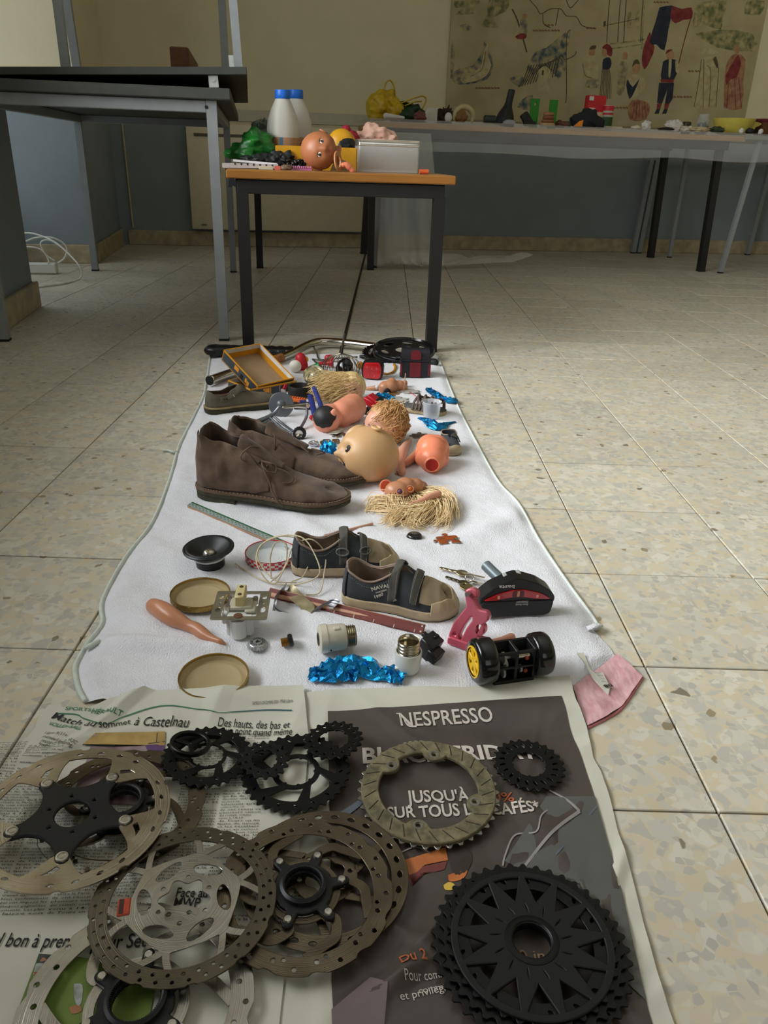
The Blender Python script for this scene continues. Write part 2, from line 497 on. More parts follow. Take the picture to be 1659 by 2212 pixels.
struct('trim_4', w, M('conduit', (190, 176, 140), .6))
def window(name, axis, a0, a1, z0, z1, nmul, pos):
    w = MB(); w.T = RMAT
    def bar(c0, c1, q0, q1, d=.05):
        if axis == 'u': w.box((pos, -(c0+c1)/2, (q0+q1)/2), (d, c1-c0, q1-q0), bev=.004)
        else: w.box(((c0+c1)/2, -pos, (q0+q1)/2), (c1-c0, d, q1-q0), bev=.004)
    bar(a0, a0+.05, z0, z1); bar(a1-.05, a1, z0, z1); bar(a0+.05, a1-.05, z0, z0+.06); bar(a0+.05, a1-.05, z1-.05, z1)
    for k in range(1, nmul+1):
        c = a0+(a1-a0)*k/(nmul+1); bar(c-.035, c+.035, z0+.06, z1-.05, .045)
    return struct(name, w, whitep)
w1 = window('window_1', 'u', 1.0, 2.37, .1, 2.42, 1, -.60)
w2 = window('window_2', 'u', 3.3, 7.2, .7, 2.42, 3, -.325)
w3 = window('window_3', 'v', .3, 2.9, .7, 2.45, 1, 8.52)
gl = M('window_glass', (230, 240, 240), .05, trans=1.0, var=0)
for wn, (c, sz) in ((w1, ((-.67, -1.685, 1.26), (.004, 1.3, 2.25))), (w2, ((-.40, -5.25, 1.56), (.004, 3.8, 1.65))), (w3, ((1.6, -8.56, 1.57), (2.5, .004, 1.65)))):
    g = MB(); g.T = RMAT; g.box(c, sz); g.obj('pane', gl, wn)

# ------------------------------------------------------------------ convector heater on the back wall
ht = thing('convector_heater', 'wide cream wall convector heater behind the small wooden table', 'heater', RM(1.01, .02, .114), PHI)
rad_m = M('heater_enamel', (214, 204, 172), .4, var=.03)
b = MB(); R = []
for k in range(25):
    t = k/24; x = -.578+1.156*t
    bow = .02*(1-abs(2*t-1)**6)
    R.append([Vector((x, .0, 0)), Vector((x, -.055-bow, 0)), Vector((x, -.065-bow, .012)), Vector((x, -.065-bow, .60)), Vector((x, -.055-bow, .64)), Vector((x, -.0, .66))])
b.rings(R); b.obj('body', rad_m, ht, 40)
b = MB()
b.box((-.03, -.0868, .575), (1.0, .004, .016), bev=.001); b.obj('outlet_slot', M('heater_slot', (92, 84, 64), .6), ht)
b = MB(); b.box((-.50, -.084, .03), (.035, .002, .008)); b.obj('badge', M('heater_badge', (110, 104, 88), .5), ht)

# ------------------------------------------------------------------ painted mural on the back wall
mural = thing('mural', 'painted khaki mural of a map, villagers and a flag bearer on the back wall', 'mural', RM(3.24, .004, .83), PHI)
b = MB(); b.box((0, -.004, .72), (2.19, .012, 1.44), bev=.002)
b.obj('canvas', M('mural_canvas', (160, 148, 110), .8, rgb2=(180, 168, 128), scale=5, bump=.1, bscale=400), mural)
inv_mural = (Matrix.Translation(RM(3.24, .004, .83)) @ Matrix.Rotation(PHI, 4, 'Z')).inverted()
def mpt(x, y, lift=0.0):
    p = inv_mural @ RB(950+x*.4274, y*.4275, .0145); p.y = -.0105-lift; return p
def wash(name, rgb, rgb2=(180, 165, 116), sc=28): return M(name, rgb, .85, rgb2=rgb2, scale=sc)
mur = {'blue': wash('m_blue', (62, 82, 92)), 'green': wash('m_green', (88, 98, 62)), 'navy': wash('m_navy', (34, 38, 50), (50, 52, 62)),
       'red': wash('m_red', (112, 34, 38), (136, 62, 54)), 'rose': wash('m_rose', (136, 84, 66), (170, 132, 96)), 'pale': wash('m_pale', (186, 176, 134), (166, 152, 108)),
       'ink': wash('m_ink', (70, 64, 46), (92, 84, 58)), 'skin': wash('m_skin', (176, 140, 98), (160, 120, 84)), 'grey': wash('m_grey', (104, 98, 76)), 'brown': wash('m_brown', (108, 62, 38), (122, 76, 46))}
layers = {}
FIG = ['painted_waterside']
def lay(key):
    mb = layers.setdefault(FIG[0], (MB(), []))
    if key not in mb[1]: mb[1].append(key)
    return mb[0], mb[1].index(key)
def mpoly(key, pts, lift=0.0003, n=2):
    mb, mi = lay(key)
    P = [Vector((p[0], p[1], 0)) for p in pts]
    Q = catmull(P+[P[0]], n)[:-1] if n > 1 else P
    mb.add([mpt(q.x, q.y, lift) for q in Q], [tuple(range(len(Q)))], mi)
def mline(key, pts, w=3, lift=0.0006, n=4):
    mb, mi = lay(key); Q = catmull([Vector((p[0], p[1], 0)) for p in pts], n); V = []
    for i, q in enumerate(Q):
        t = (Q[min(i+1, len(Q)-1)]-Q[max(i-1, 0)]).normalized(); nn = Vector((-t.y, t.x, 0))*w/2
        V += [mpt((q+nn).x, (q+nn).y, lift), mpt((q-nn).x, (q-nn).y, lift)]
    mb.add(V, [(2*i, 2*i+1, 2*i+3, 2*i+2) for i in range(len(Q)-1)], mi)
# washes: water round the fish, village rocks, trees
for P in ([(55, 380), (100, 345), (170, 330), (215, 250), (225, 205), (262, 290), (270, 340), (240, 400), (150, 425), (80, 425)],
          [(440, 340), (480, 265), (540, 240), (600, 190), (660, 155), (640, 260), (640, 340), (600, 400), (540, 330), (470, 380)],
          [(350, 400), (400, 380), (440, 410), (400, 440)], [(60, 190), (75, 260), (70, 350), (52, 400)], [(100, 130), (130, 120), (160, 140), (130, 160)],
          [(390, 540), (420, 500), (470, 480), (460, 560)]): mpoly('blue', P)
for P in ([(80, 75), (110, 45), (160, 40), (180, 70)], [(205, 135), (240, 70), (250, 0), (350, 0), (330, 60), (270, 90), (300, 140)], [(75, 5), (200, 3), (180, 30), (80, 40)],
          [(1280, 140), (1285, 60), (1330, 10), (1450, 5), (1430, 90), (1420, 150), (1350, 130)], [(1540, 70), (1550, 10), (1640, 5), (1620, 75)],
          [(1290, 170), (1420, 150), (1580, 170), (1590, 260), (1400, 240)]): mpoly('green', P)
FIG[0] = 'painted_fish'
mpoly('pale', [(105, 400), (130, 375), (185, 355), (212, 320), (225, 250), (250, 215), (240, 280), (262, 330), (235, 385), (180, 410), (120, 420)], .0006)
for P in ([(110, 408), (160, 385), (215, 345), (232, 260)], [(115, 395), (130, 415), (180, 412), (240, 380), (262, 330)], [(120, 390), (124, 396), (130, 392)]): mline('ink', P)
FIG[0] = 'painted_map_and_church'
# rivers of the map and roof lines of the church
for P in ([(455, 0), (490, 40), (510, 70), (560, 45), (610, 45), (640, 80), (690, 85), (720, 130), (790, 145)], [(520, 70), (525, 120), (560, 140)], [(640, 0), (660, 40), (700, 0)], [(600, 45), (585, 130)],
          [(660, 150), (640, 200), (640, 480), (632, 520)], [(640, 300), (680, 280), (690, 260)]): mline('ink', P, 4)
for x in (850, 905, 935, 1020): mline('ink', [(x+8, 0), (x, 100), (x-6, 215)], 4)
mline('ink', [(830, 130), (1000, 95)], 3); mline('green', [(860, 222), (950, 212), (1045, 198)], 9); mline('green', [(870, 245), (950, 235), (1035, 222)], 6); mline('green', [(1035, 10), (1020, 250)], 5)
for x in (945, 985): mpoly('grey', [(x, 140), (x+4, 70), (x+14, 55), (x+24, 70), (x+20, 140)])
mpoly('ink', [(826, 135), (828, 108), (840, 105), (838, 132)], n=1)
FIG[0] = 'painted_rider'
# little rider on an oar
mline('ink', [(365, 45), (395, 110), (440, 265)], 7); mpoly('blue', [(400, 170), (408, 100), (430, 90), (442, 120), (438, 175)], .0007); mpoly('red', [(380, 185), (410, 168), (438, 175), (432, 195), (395, 198)], .0008); mpoly('skin', [(415, 92), (420, 70), (440, 72), (438, 92)], .0008)
FIG[0] = 'painted_village'
# hill village
for k in range(14):
    x = 400+k*14; mline('ink', [(x, 440-k*4), (x+25, 400-k*9), (x+50, 330-k*2)], 5)
mpoly('pale', [(495, 460), (500, 350), (530, 335), (560, 350), (550, 465)], .0007); mline('ink', [(500, 350), (530, 330), (562, 352)], 5, .0009); mpoly('ink', [(515, 380), (517, 355), (526, 355), (524, 380)], .0009, 1)
FIG[0] = 'painted_flag'
# flag, pole and flag bearer
mline('brown', [(1268, 95), (1240, 190), (1205, 330)], 5)
mpoly('navy', [(1110, 38), (1175, 28), (1168, 90), (1155, 150), (1135, 255), (1095, 225), (1060, 215), (1090, 110)], .0006)
mpoly('red', [(1175, 28), (1225, 45), (1272, 38), (1275, 92), (1230, 100), (1190, 118), (1165, 85)], .0007); mpoly('red', [(1062, 160), (1085, 240), (1065, 300), (1035, 352), (1020, 300), (1035, 220)], .0005)
FIG[0] = 'painted_flag_bearer'
mpoly('skin', [(1145, 285), (1150, 262), (1175, 255), (1185, 280), (1172, 300), (1152, 300)], .0007); mpoly('red', [(1140, 275), (1150, 252), (1178, 250), (1160, 262)], .0008)
mpoly('navy', [(1128, 312), (1150, 300), (1192, 302), (1202, 340), (1185, 400), (1120, 402), (1122, 350)], .0007); mpoly('pale', [(1158, 302), (1172, 302), (1165, 385), (1155, 385)], .0009)
mpoly('pale', [(1190, 305), (1215, 330), (1205, 370), (1192, 360)], .0008); mpoly('red', [(1116, 400), (1184, 402), (1180, 418), (1118, 416)], .0009, 1)
mpoly('navy', [(1108, 418), (1184, 418), (1176, 500), (1160, 525), (1138, 522), (1150, 450), (1122, 525), (1098, 520)], .0007, 1)
for x in (1098, 1136): mpoly('red', [(x, 523), (x+24, 523), (x+16, 552), (x-2, 552)], .0008, 1); mpoly('navy', [(x-2, 550), (x+16, 552), (x+8, 575), (x-14, 575)], .0008, 1)
FIG[0] = 'painted_villagers'
# villagers
mpoly('pale', [(725, 400), (722, 320), (745, 285), (775, 275), (800, 310), (795, 420), (750, 430)], .0006); mpoly('ink', [(755, 250), (765, 232), (790, 230), (785, 248)], .0008); mpoly('skin', [(752, 278), (756, 250), (785, 248), (780, 280)], .0007); mline('ink', [(722, 320), (735, 380), (770, 395)], 3); mpoly('blue', [(735, 440), (745, 405), (800, 400), (795, 445)], .0008)
mpoly('red', [(820, 240), (845, 220), (872, 245), (868, 285), (845, 275)], .0007); mpoly('skin', [(822, 285), (820, 250), (842, 250), (842, 285)], .0008); mpoly('navy', [(822, 350), (825, 300), (858, 290), (868, 320), (855, 350)], .0007)
for k in range(8): mline('ink', [(822+k*5, 350), (815+k*7, 420), (808+k*8, 500)], 3, .0007)
mpoly('grey', [(892, 470), (905, 330), (930, 310), (950, 340), (925, 480)], .0005); mpoly('skin', [(922, 300), (928, 265), (948, 270), (946, 300)], .0007)
mpoly('skin', [(978, 370), (972, 330), (990, 312), (1012, 330), (1005, 370)], .0007); mpoly('ink', [(972, 340), (980, 308), (1000, 300), (1012, 325), (990, 322)], .0009); mpoly('pale', [(940, 470), (950, 400), (985, 375), (1030, 395), (1035, 450), (970, 500)], .0006); mpoly('navy', [(950, 400), (975, 440), (1010, 395), (985, 460), (958, 500), (942, 430)], .0008)
mpoly('rose', [(950, 540), (975, 505), (1025, 508), (1062, 535), (1040, 605), (960, 605)], .0007)
for k in range(5): mline('brown', [(985+k*12, 512), (972+k*18, 600)], 3, .0009)
mpoly('pale', [(1280, 540), (1310, 400), (1325, 300), (1390, 290), (1412, 340), (1395, 540)], .0005); mpoly('pale', [(1295, 268), (1330, 240), (1395, 250), (1400, 275)], .0008); mpoly('ink', [(1380, 300), (1395, 285), (1408, 330), (1400, 345)], .0008)
for P in ([(1322, 300), (1310, 400), (1285, 540)], [(1410, 340), (1395, 540)], [(1350, 330), (1370, 370), (1360, 540)], [(1335, 300), (1330, 540)]): mline('ink', P, 3, .0008)
mpoly('rose', [(1435, 545), (1440, 380), (1460, 300), (1500, 270), (1545, 300), (1535, 400), (1525, 550)], .0005); mpoly('red', [(1490, 300), (1510, 275), (1520, 330), (1500, 390), (1470, 400), (1450, 430), (1445, 380)], .0008); mpoly('skin', [(1490, 270), (1492, 232), (1512, 230), (1512, 268)], .0008)
for P in ([(1460, 400), (1450, 545)], [(1490, 400), (1495, 545)], [(1510, 390), (1525, 545)]): mline('brown', P, 4, .0009)
FIG[0] = 'painted_captions'
# painted captions, too small to read
for (x, y, w_) in ((180, 445, 110), (470, 155, 130), (740, 143, 50), (1180, 490, 90), (1255, 360, 60), (875, 545, 65), (530, 128, 45), (1080, 12, 80)):
    x1 = x
    while x1 < x+w_:
        mline('brown', [(x1, y+3), (x1+5, y-6), (x1+8, y+5), (x1+12, y-3)], 3, .0009, 2); x1 += 14+random.random()*5
for k, (mb, keys) in layers.items(): tag(mb.obj(k, [mur[q] for q in keys], mural, 0), kind='stuff' if k in ('painted_captions', 'painted_villagers', 'painted_waterside') else None)
# ================================================================== TABLES AND DESKS
black_steel = M('black_steel', (24, 23, 22), .45, var=.15)
grey_steel = M('grey_steel', (138, 142, 142), .45, var=.05)
dark_lam = M('dark_laminate', (62, 64, 58), .55, var=.1)
rubber = M('rubber', (20, 20, 20), .7)
wood_or = M('varnished_wood', (150, 100, 38), .4, rgb2=(132, 84, 28), scale=6, streak=(1, 12, 12))
wood_top = M('worn_top', (150, 110, 66), .5, var=.2, scale=8)
bolt_m = M('zinc', (196, 200, 190), .3, metal=.7)

def leg_box(name, p0, p1, w, mat, parent, foot=True):
    """square tube leg from p0 (floor) to p1, local coordinates"""
    b = MB(); p0 = Vector(p0); p1 = Vector(p1); h = w/2
    R = []
    for p in (p0, p1): R.append([p+Vector((sx*h, sy*h, 0)) for sx, sy in ((-1, -1), (1, -1), (1, 1), (-1, 1))])
    b.rings(R); o = b.obj(name, mat, parent, 30)
    if foot:
        b = MB(); b.box((p0.x, p0.y, p0.z+.004), (w+.003, w+.003, .008), bev=.001); b.obj('foot_cap', rubber, o)
    return o
# ---- small table, orange wood edge
TB = .55
t = thing('small_table', 'low orange wooden table on black steel legs carrying doll head and tin', 'table', RM(1.115, 3.205, 0), PHI-radians(2.2))
b = MB(); b.box((-.006, 1.07, TB-.0125), (.70, 2.14, .025), bev=.003); b.obj('tabletop', [wood_or], t)
b = MB(); b.box((-.006, 1.07, TB+.0006), (.694, 2.13, .001)); b.obj('laminate', wood_top, t)
for (x, y, s1, s2) in ((-.006, .035, .64, .03), (-.006, 2.1, .64, .03)):
    b = MB(); b.box((x, y, .503), (s1, s2, .04), bev=.002); b.obj('apron', black_steel, t)
for x in (-.318, .306):
    b = MB(); b.box((x, 1.07, .503), (.03, 2.03, .04), bev=.002); b.obj('apron', black_steel, t)
for (x, y) in ((-.312, .035), (.3, .035), (-.33, 2.075), (.30, 2.075)): leg_box('leg', (x, y, 0), (x, y, .487), .036, black_steel, t)
# ---- drafting desk (upright), grey steel frame
t = thing('grey_desk', 'grey steel framed desk standing upright under an overturned desk', 'desk', RM(.36, 3.0, 0), PHI)
b = MB(); b.box((.005, .86, .756), (.83, 1.80, .032), bev=.003); b.obj('desktop', dark_lam, t)
for y in (0, 1.7):
    b = MB(); b.box((0, y, .722), (.688, .026, .034), bev=.002); b.obj('rail', grey_steel, t)
for x in (-.36, .36):
    b = MB(); b.box((x, .85, .722), (.026, 1.674, .034), bev=.002); b.obj('rail', grey_steel, t)
for x in (-.36, .36):
    for y in (0, 1.7): leg_box('leg', (x, y, 0), (x, y, .739), .032, grey_steel, t)
b = MB(); b.cyl((.345, -.0165, .72), (.345, -.0175, .72), .005); b.obj('bolt_hole', rubber, t)
# ---- overturned desk lying on it, legs in the air
tilt = Matrix.Rotation(radians(-2.5), 3, 'Y')
t = thing('overturned_desk', 'dark desk board lying upside down with four grey legs in the air', 'desk', RM(.39, 2.95, .797), rot=Matrix.Rotation(PHI, 3, 'Z') @ tilt)
b = MB(); b.box((.008, .79, .0125), (.870, 1.58, .022), bev=.002); b.obj('desktop', dark_lam, t)
inv = t.matrix_world.inverted() if False else (Matrix.Translation(RM(.39, 2.95, .797)) @ (Matrix.Rotation(PHI, 3, 'Z') @ tilt).to_4x4()).inverted()
for (xb, xt, v) in ((142, 124, 2.86), (515, 503, 2.86), (166, 144, 1.62), (487, 479, 1.62)):
    p0 = inv @ RB(xb, 143, v); p1 = inv @ RB(xt, 0, v); d = (p1-p0)/(p1.z-p0.z)
    q0 = p0-d*(p0.z-.024); q1 = q0+d*.70
    leg_box('leg', q0, q1, .026 if v > 2 else .034, grey_steel, t, False)
p = inv @ RB(505, 132, 2.845)
b = MB(); b.box(p, (.032, .003, .034), bev=.0008); b.cyl(p+Vector((0, 0, 0)), p+Vector((0, -.006, 0)), .006, n=8); b.obj('bracket', bolt_m, t)
p = inv @ RB(461, 173, 2.93)
b = MB(); b.box(p, (.03, .003, .042), bev=.0008); b.cyl(p, p+Vector((0, -.006, 0)), .006, n=8); b.obj('bracket', bolt_m, t)
b = MB()   # plank crate on top
t = thing('wooden_block', 'long reddish brown wooden block on the overturned desk', 'block', RM(.583, 2.3, .832), PHI)
b.box((0, .3, .058), (.07, .6, .116), bev=.002); b.obj('board', M('red_wood', (112, 68, 32), .6, rgb2=(88, 50, 24), scale=5, streak=(8, 1, 8)), t)
b = MB(); b.box((0, .3, .117), (.06, .59, .002)); b.obj('top_face', M('pale_wood', (128, 88, 48), .6), t)

# ---- long tables along the back wall
BT = .768
wood_bk = M('brown_edge', (182, 140, 88), .55, rgb2=(160, 118, 70), scale=5, streak=(1, 10, 10))
t = thing('long_table', 'long brown edged table with black legs against the back wall', 'table', RM(2.6, 1.13, 0), PHI)
b = MB(); b.box((0, .39, BT-.014), (2.18, .78, .028), bev=.003); b.obj('tabletop', wood_bk, t)
for y in (.06, .74):
    b = MB(); b.box((0, y, BT-.052), (2.04, .03, .048), bev=.002); b.obj('apron', black_steel, t)
for (x, y) in ((-1.075, .09), (1.015, .085), (-1.04, .78), (1.03, .80)): leg_box('leg', (x, y, 0), (x*.97, y-.02 if y > .5 else y, BT-.03), .04, black_steel, t)
t = thing('grey_legged_table', 'plastic covered table with thin grey legs at the right end of the wall', 'table', RM(4.45, 1.15, 0), PHI)
b = MB(); b.box((0, .40, BT-.004), (1.54, .80, .024), bev=.003); b.obj('tabletop', M('grey_top', (120, 122, 112), .5), t)
for (x, y, dx) in ((-.745, .03, .10), (-.67, .83, -.02), (.72, .03, -.06), (.70, .80, 0)): leg_box('leg', (x, y, 0), (x+dx, y-.03 if y > .5 else y+.03, BT-.016), .024, grey_steel, t)
t = thing('stored_frame', 'folded grey steel frame standing against the wall under the tables', 'frame', RM(4.05, .10, 0), PHI)
for x in (-.43, -.385, .5): leg_box('leg', (x, .03, 0), (x+.03, .03, .66), .03, grey_steel, t)
b = MB(); b.box((.05, .03, .645), (1.02, .022, .03)); b.obj('rail', grey_steel, t)

# ---- clear plastic film over the tables
film = M('plastic_film', (226, 228, 224), .16, alpha=.24, var=.02, bump=.8, bscale=40)
def film_pt(u, s):
    """s: 0 back of top, 1 front edge, >1 hanging"""
    w = .012*NZ(Vector((u*6, s*2, 3)))+.006*NZ(Vector((u*17, s*5, 9)))
    if s <= 1: return RM(u, .42+.73*s, BT+.016+abs(w)*.15)
    k = s-1; drop = .145+.02*NZ(Vector((u*1.7, 0, 5)))-.03*smooth01(3.4, 4.3, u)
    return RM(u, 1.158+.025*sin(pi*min(k, 1)*.5)+w*min(1, k*2)*1.2, BT+.015-.008*k-drop*k)
b = MB(); nu, nv = 150, 16; P = []
for i in range(nu):
    u = 1.47+3.6*i/(nu-1)
    for j in range(nv):
        s = [0, .3, .6, .9, 1, 1.02, 1.1, 1.2, 1.3, 1.4, 1.5, 1.6, 1.7, 1.8, 1.9, 2.0][j]; P.append(film_pt(u, s))
b.grid(P, nu, nv)
tag(b.obj('plastic_film', film, None, 180), 'clear plastic film spread over the long tables and hanging off their front', 'plastic sheet')
b = MB(); P = []; nu, nv = 40, 26
for i in range(nu):
    a = i/(nu-1)
    for j in range(nv):
        k = j/(nv-1)
        fold = .06*NZ(Vector((a*5, k*2.5, 1)))+.015*NZ(Vector((a*14, k*4, 2)))
        if k < .7:
            q = k/.7; u = 1.50+(.30+.14*q)*a; v = 1.20-.10*q+fold*q; z = BT-.05-q*(BT-.06)
        else:
            q = (k-.7)/.3; u = 1.50+.46*a+q*(.05+.55*a*a); v = 1.12-.18*q*(1-a)+fold-.22*a*q; z = .012+abs(fold)*1.3+.05*a*q*abs(sin(q*3+a*4))
        P.append(RM(u, v, max(.004, z)))
b.grid(P, nu, nv)
film2 = M('trailing_plastic', (230, 232, 228), .18, alpha=.36, var=.02, bump=.6, bscale=30)
tag(b.obj('trailing_film', film2, None, 180), 'clear film trailing from the table end down to the floor', 'plastic sheet')
# ---- power strip and its cable on the floor at the far left
t = thing('power_strip', 'white power strip with looped white cable on the floor by the window', 'power strip', W(100, 593), PHI)
wp = M('white_plastic', (224, 224, 214), .35, var=.03)
b = MB(); b.box((-.03, .03, .028), (.16, .055, .05), bev=.005); b.obj('housing', wp, t)
b = MB()
inv = (Matrix.Translation(W(100, 593)) @ Matrix.Rotation(PHI, 4, 'Z')).inverted()
def cab(pts, base_v):
    return catmull([inv @ (RB(x, y, v) if v is not None else W(x, y, .005)) for x, y, v in pts], 8)
b.tube(cab([(30, 512, 1.55), (62, 503, 1.55), (110, 518, 1.6), (145, 545, 1.65), (175, 580, 1.7), (172, 602, None), (140, 612, None), (75, 621, None)], 0), .004, 8)
b.tube(cab([(40, 530, 1.5), (75, 514, 1.5), (115, 514, 1.5), (143, 532, 1.5), (140, 556, 1.5), (125, 568, 1.5)], 0), .004, 8)
b.tube(cab([(35, 540, 1.45), (60, 533, 1.45), (90, 540, 1.45), (105, 563, 1.45), (100, 575, 1.45)], 0), .004, 8)
b.tube(cab([(150, 548, 1.4), (110, 520, 1.4), (88, 524, 1.4), (98, 548, 1.4), (118, 563, 1.4)], 0), .0035, 8)
b.obj('cable', M('white_cable', (226, 226, 216), .4), t)
# ================================================================== TOWEL AND NEWSPAPER ON THE FLOOR
def PX(*pts, z=0.0): return [W(x, y, z) for x, y in pts]
TL = PX((455, 765), (447, 820), (438, 862), (402, 935), (385, 972), (366, 1040), (330, 1130), (270, 1210), (222, 1300), (221, 1350), (190, 1394), (168, 1432), (163, 1452), (170, 1490), (186, 1520))
TR = PX((945, 768), (985, 870), (1025, 950), (1075, 1040), (1120, 1090), (1165, 1170), (1225, 1260), (1288, 1348), (1282, 1364), (1318, 1402), (1330, 1422), (1290, 1450), (1240, 1492))
TT = PX((455, 765), (600, 770), (800, 771), (945, 768)); TBm = PX((186, 1520), (450, 1535), (750, 1530), (1000, 1512), (1240, 1492))
RIDGES = [(W(195, 1398), W(470, 1412), .013, .016), (W(470, 1412), W(760, 1402), .008, .014), (W(620, 1120), W(740, 1190), .008, .02), (W(980, 1180), W(1180, 1100), .007, .025),
          (W(330, 1180), W(480, 1300), .006, .03), (W(560, 1330), W(900, 1395), .006, .022), (W(980, 1350), W(1250, 1330), .006, .02), (W(250, 1330), W(420, 1380), .007, .025), (W(700, 1130), W(980, 1215), .006, .03)]
def seg_d(p, a, b):
    ab = b-a; t = max(0, min(1, (p-a).dot(ab)/ab.length_squared)); return (p-(a+ab*t)).length, t
def towel_z(x, y):
    p = Vector((x, y, 0))
    z = .0075+.0045*NZ(p*9)+.0024*NZ(p*23+Vector((3, 1, 0)))
    for a, b, h, w in RIDGES:
        d, t = seg_d(p, a, b); z += h*.95*math.exp(-(d/w)**2)*(.35+.65*sin(pi*min(1, max(0, t*.9+.05))))
    return max(z, .002)
nu, nv = 330, 130
P = coons(TT, TBm, TL, TR, nu, nv)
for i in range(nu):
    for j in range(nv):
        p = P[i*nv+j]; e = min(j, nv-1-j)
        k = smooth01(-1, 5, e)
        p.x += .0015*NZ(p*40)*k; p.z = .0012+(towel_z(p.x, p.y)+.0011*NZ(p*260)-.0012)*k
def terry():
    m = M('terry', (228, 228, 232), .95, var=.03, scale=60, sheen=.25)
    nt = m.node_tree; N = nt.nodes; L = nt.links; b = N['Principled BSDF']
    tc = N.new('ShaderNodeTexCoord')
    n1 = N.new('ShaderNodeTexNoise'); n1.inputs['Scale'].default_value = 620; n1.inputs['Detail'].default_value = 3; L.new(tc.outputs['Object'], n1.inputs['Vector'])
    n2 = N.new('ShaderNodeTexVoronoi'); n2.inputs['Scale'].default_value = 420; L.new(tc.outputs['Object'], n2.inputs['Vector'])
    a = N.new('ShaderNodeMath'); L.new(n1.outputs['Fac'], a.inputs[0]); L.new(n2.outputs['Distance'], a.inputs[1])
    bp = N.new('ShaderNodeBump'); bp.inputs['Strength'].default_value = .55; bp.inputs['Distance'].default_value = .0014
    L.new(a.outputs[0], bp.inputs['Height']); L.new(bp.outputs[0], b.inputs['Normal'])
    return m
terry_m = terry()
towel = thing('white_towel', 'long white terry towel laid on the tiled floor under the finds', 'towel', (0, 0, 0))
b = MB(); b.grid([Vector((p.x, p.y, p.z)) for p in P], nu, nv); b.obj('terry_cloth', terry_m, towel, 180)
hem_m = M('hem', (206, 214, 204), .85, var=.06, scale=120, bump=.3, bscale=900)
b = MB()
lt = catmull([p+Vector((0, 0, .003)) for p in TL], 6); b.tube(lt, .0034, 6, flat=1)
b.obj('hem', hem_m, towel, 180)
b = MB(); lt = catmull([p+Vector((0, 0, .0026)) for p in TR[:9]], 6); b.tube(lt, .0024, 6); b.obj('hem', hem_m, towel, 180)
b = MB(); b.tube(catmull([W(385, 976, .004), W(374, 976, .006), W(364, 973, .004), W(352, 974, .003)], 5), .003, 6); b.obj('hem_end', hem_m, towel, 180)
b = MB(); b.tube(catmull([W(1268, 1358, .008), W(1285, 1352, .012), W(1296, 1350, .008)], 5), .006, 6, flat=.4); b.obj('hem_end', terry_m, towel, 180)
b = MB(); b.tube(catmull([W(185, 1400, .008), W(200, 1392, .012), W(215, 1385, .012)], 5), .0034, 6); b.obj('hem_end', hem_m, towel, 180)
# pink end of the towel
TPo = PX((1237, 1486), (1290, 1450), (1332, 1418)); TPb = PX((1268, 1574), (1312, 1552), (1345, 1528), (1387, 1466))
pz = lambda x, y: .004+.004*abs(NZ(Vector((x*18, y*18, 4))))+.0015*NZ(Vector((x*60, y*60, 1)))
n1, n2 = 44, 50
PP = coons(TPo, TPb, PX((1237, 1486), (1250, 1530), (1268, 1574)), PX((1332, 1418), (1356, 1438), (1387, 1466)), n1, n2)
for p in PP: p.z = pz(p.x, p.y)
pink = M('pink_lining', (206, 150, 156), .6, rgb2=(226, 184, 186), scale=60, streak=(3, 1, 1), bump=.25, bscale=300)
b = MB(); b.grid(PP, n1, n2); b.obj('pink_border', pink, towel, 180)
b = MB(); b.tube([p+Vector((0, 0, .001)) for p in catmull(PX((1268, 1574), (1312, 1552), (1345, 1528), (1387, 1466)), 6)], .002, 6); b.obj('border_edge', M('pink_edge', (200, 122, 126), .7), towel, 180)
paper = M('newsprint', (204, 202, 186), .85, var=.04, scale=14)
ink = M('print_ink', (38, 36, 34), .8, var=.05)
sc_ = thing('paper_scrap', 'torn strip of printed newspaper lying across the pink towel end', 'scrap', (0, 0, 0))
SP = PX((1243, 1428), (1258, 1428), (1276, 1462), (1300, 1464), (1316, 1495), (1312, 1512), (1298, 1498), (1280, 1478), (1262, 1452), (1248, 1438))
b = MB(); b.add([Vector((p.x, p.y, towel_z(p.x, p.y)+.004 if p.y > W(1270, 1460).y else pz(p.x, p.y)+.003)) for p in SP], [tuple(range(len(SP)))[::-1]]); b.obj('paper', paper, sc_, 0)
b = MB()
for k in range(4):
    a0 = W(1278+k*4, 1466+k*6); a1 = W(1296+k*4, 1468+k*6); d = (a1-a0).normalized()
    mt = Matrix.Translation(a0) @ Matrix(((d.x, -d.y, 0, 0), (d.y, d.x, 0, 0), (0, 0, 1, 0), (0, 0, 0, 1)))
    text_fit(b, ('on the', 'la petite', 'saison', 'midi')[k] if False else ('ladepart', 'de la bas', 'perd tout', 'a saison')[k], mt, w=(a1-a0).length, res=1, zfn=lambda x, y: pz(x, y)+.0045)
a0 = W(1317, 1489); a1 = W(1300, 1493); d = (a1-a0).normalized()
mt = Matrix.Translation(a0) @ Matrix(((d.x, -d.y, 0, 0), (d.y, d.x, 0, 0), (0, 0, 1, 0), (0, 0, 0, 1)))
text_fit(b, 'ne', mt, w=(a1-a0).length, res=2, bold=.03, zfn=lambda x, y: pz(x, y)+.0045)
o = b.obj('printed_text', ink, sc_, 0); o['kind'] = 'stuff'

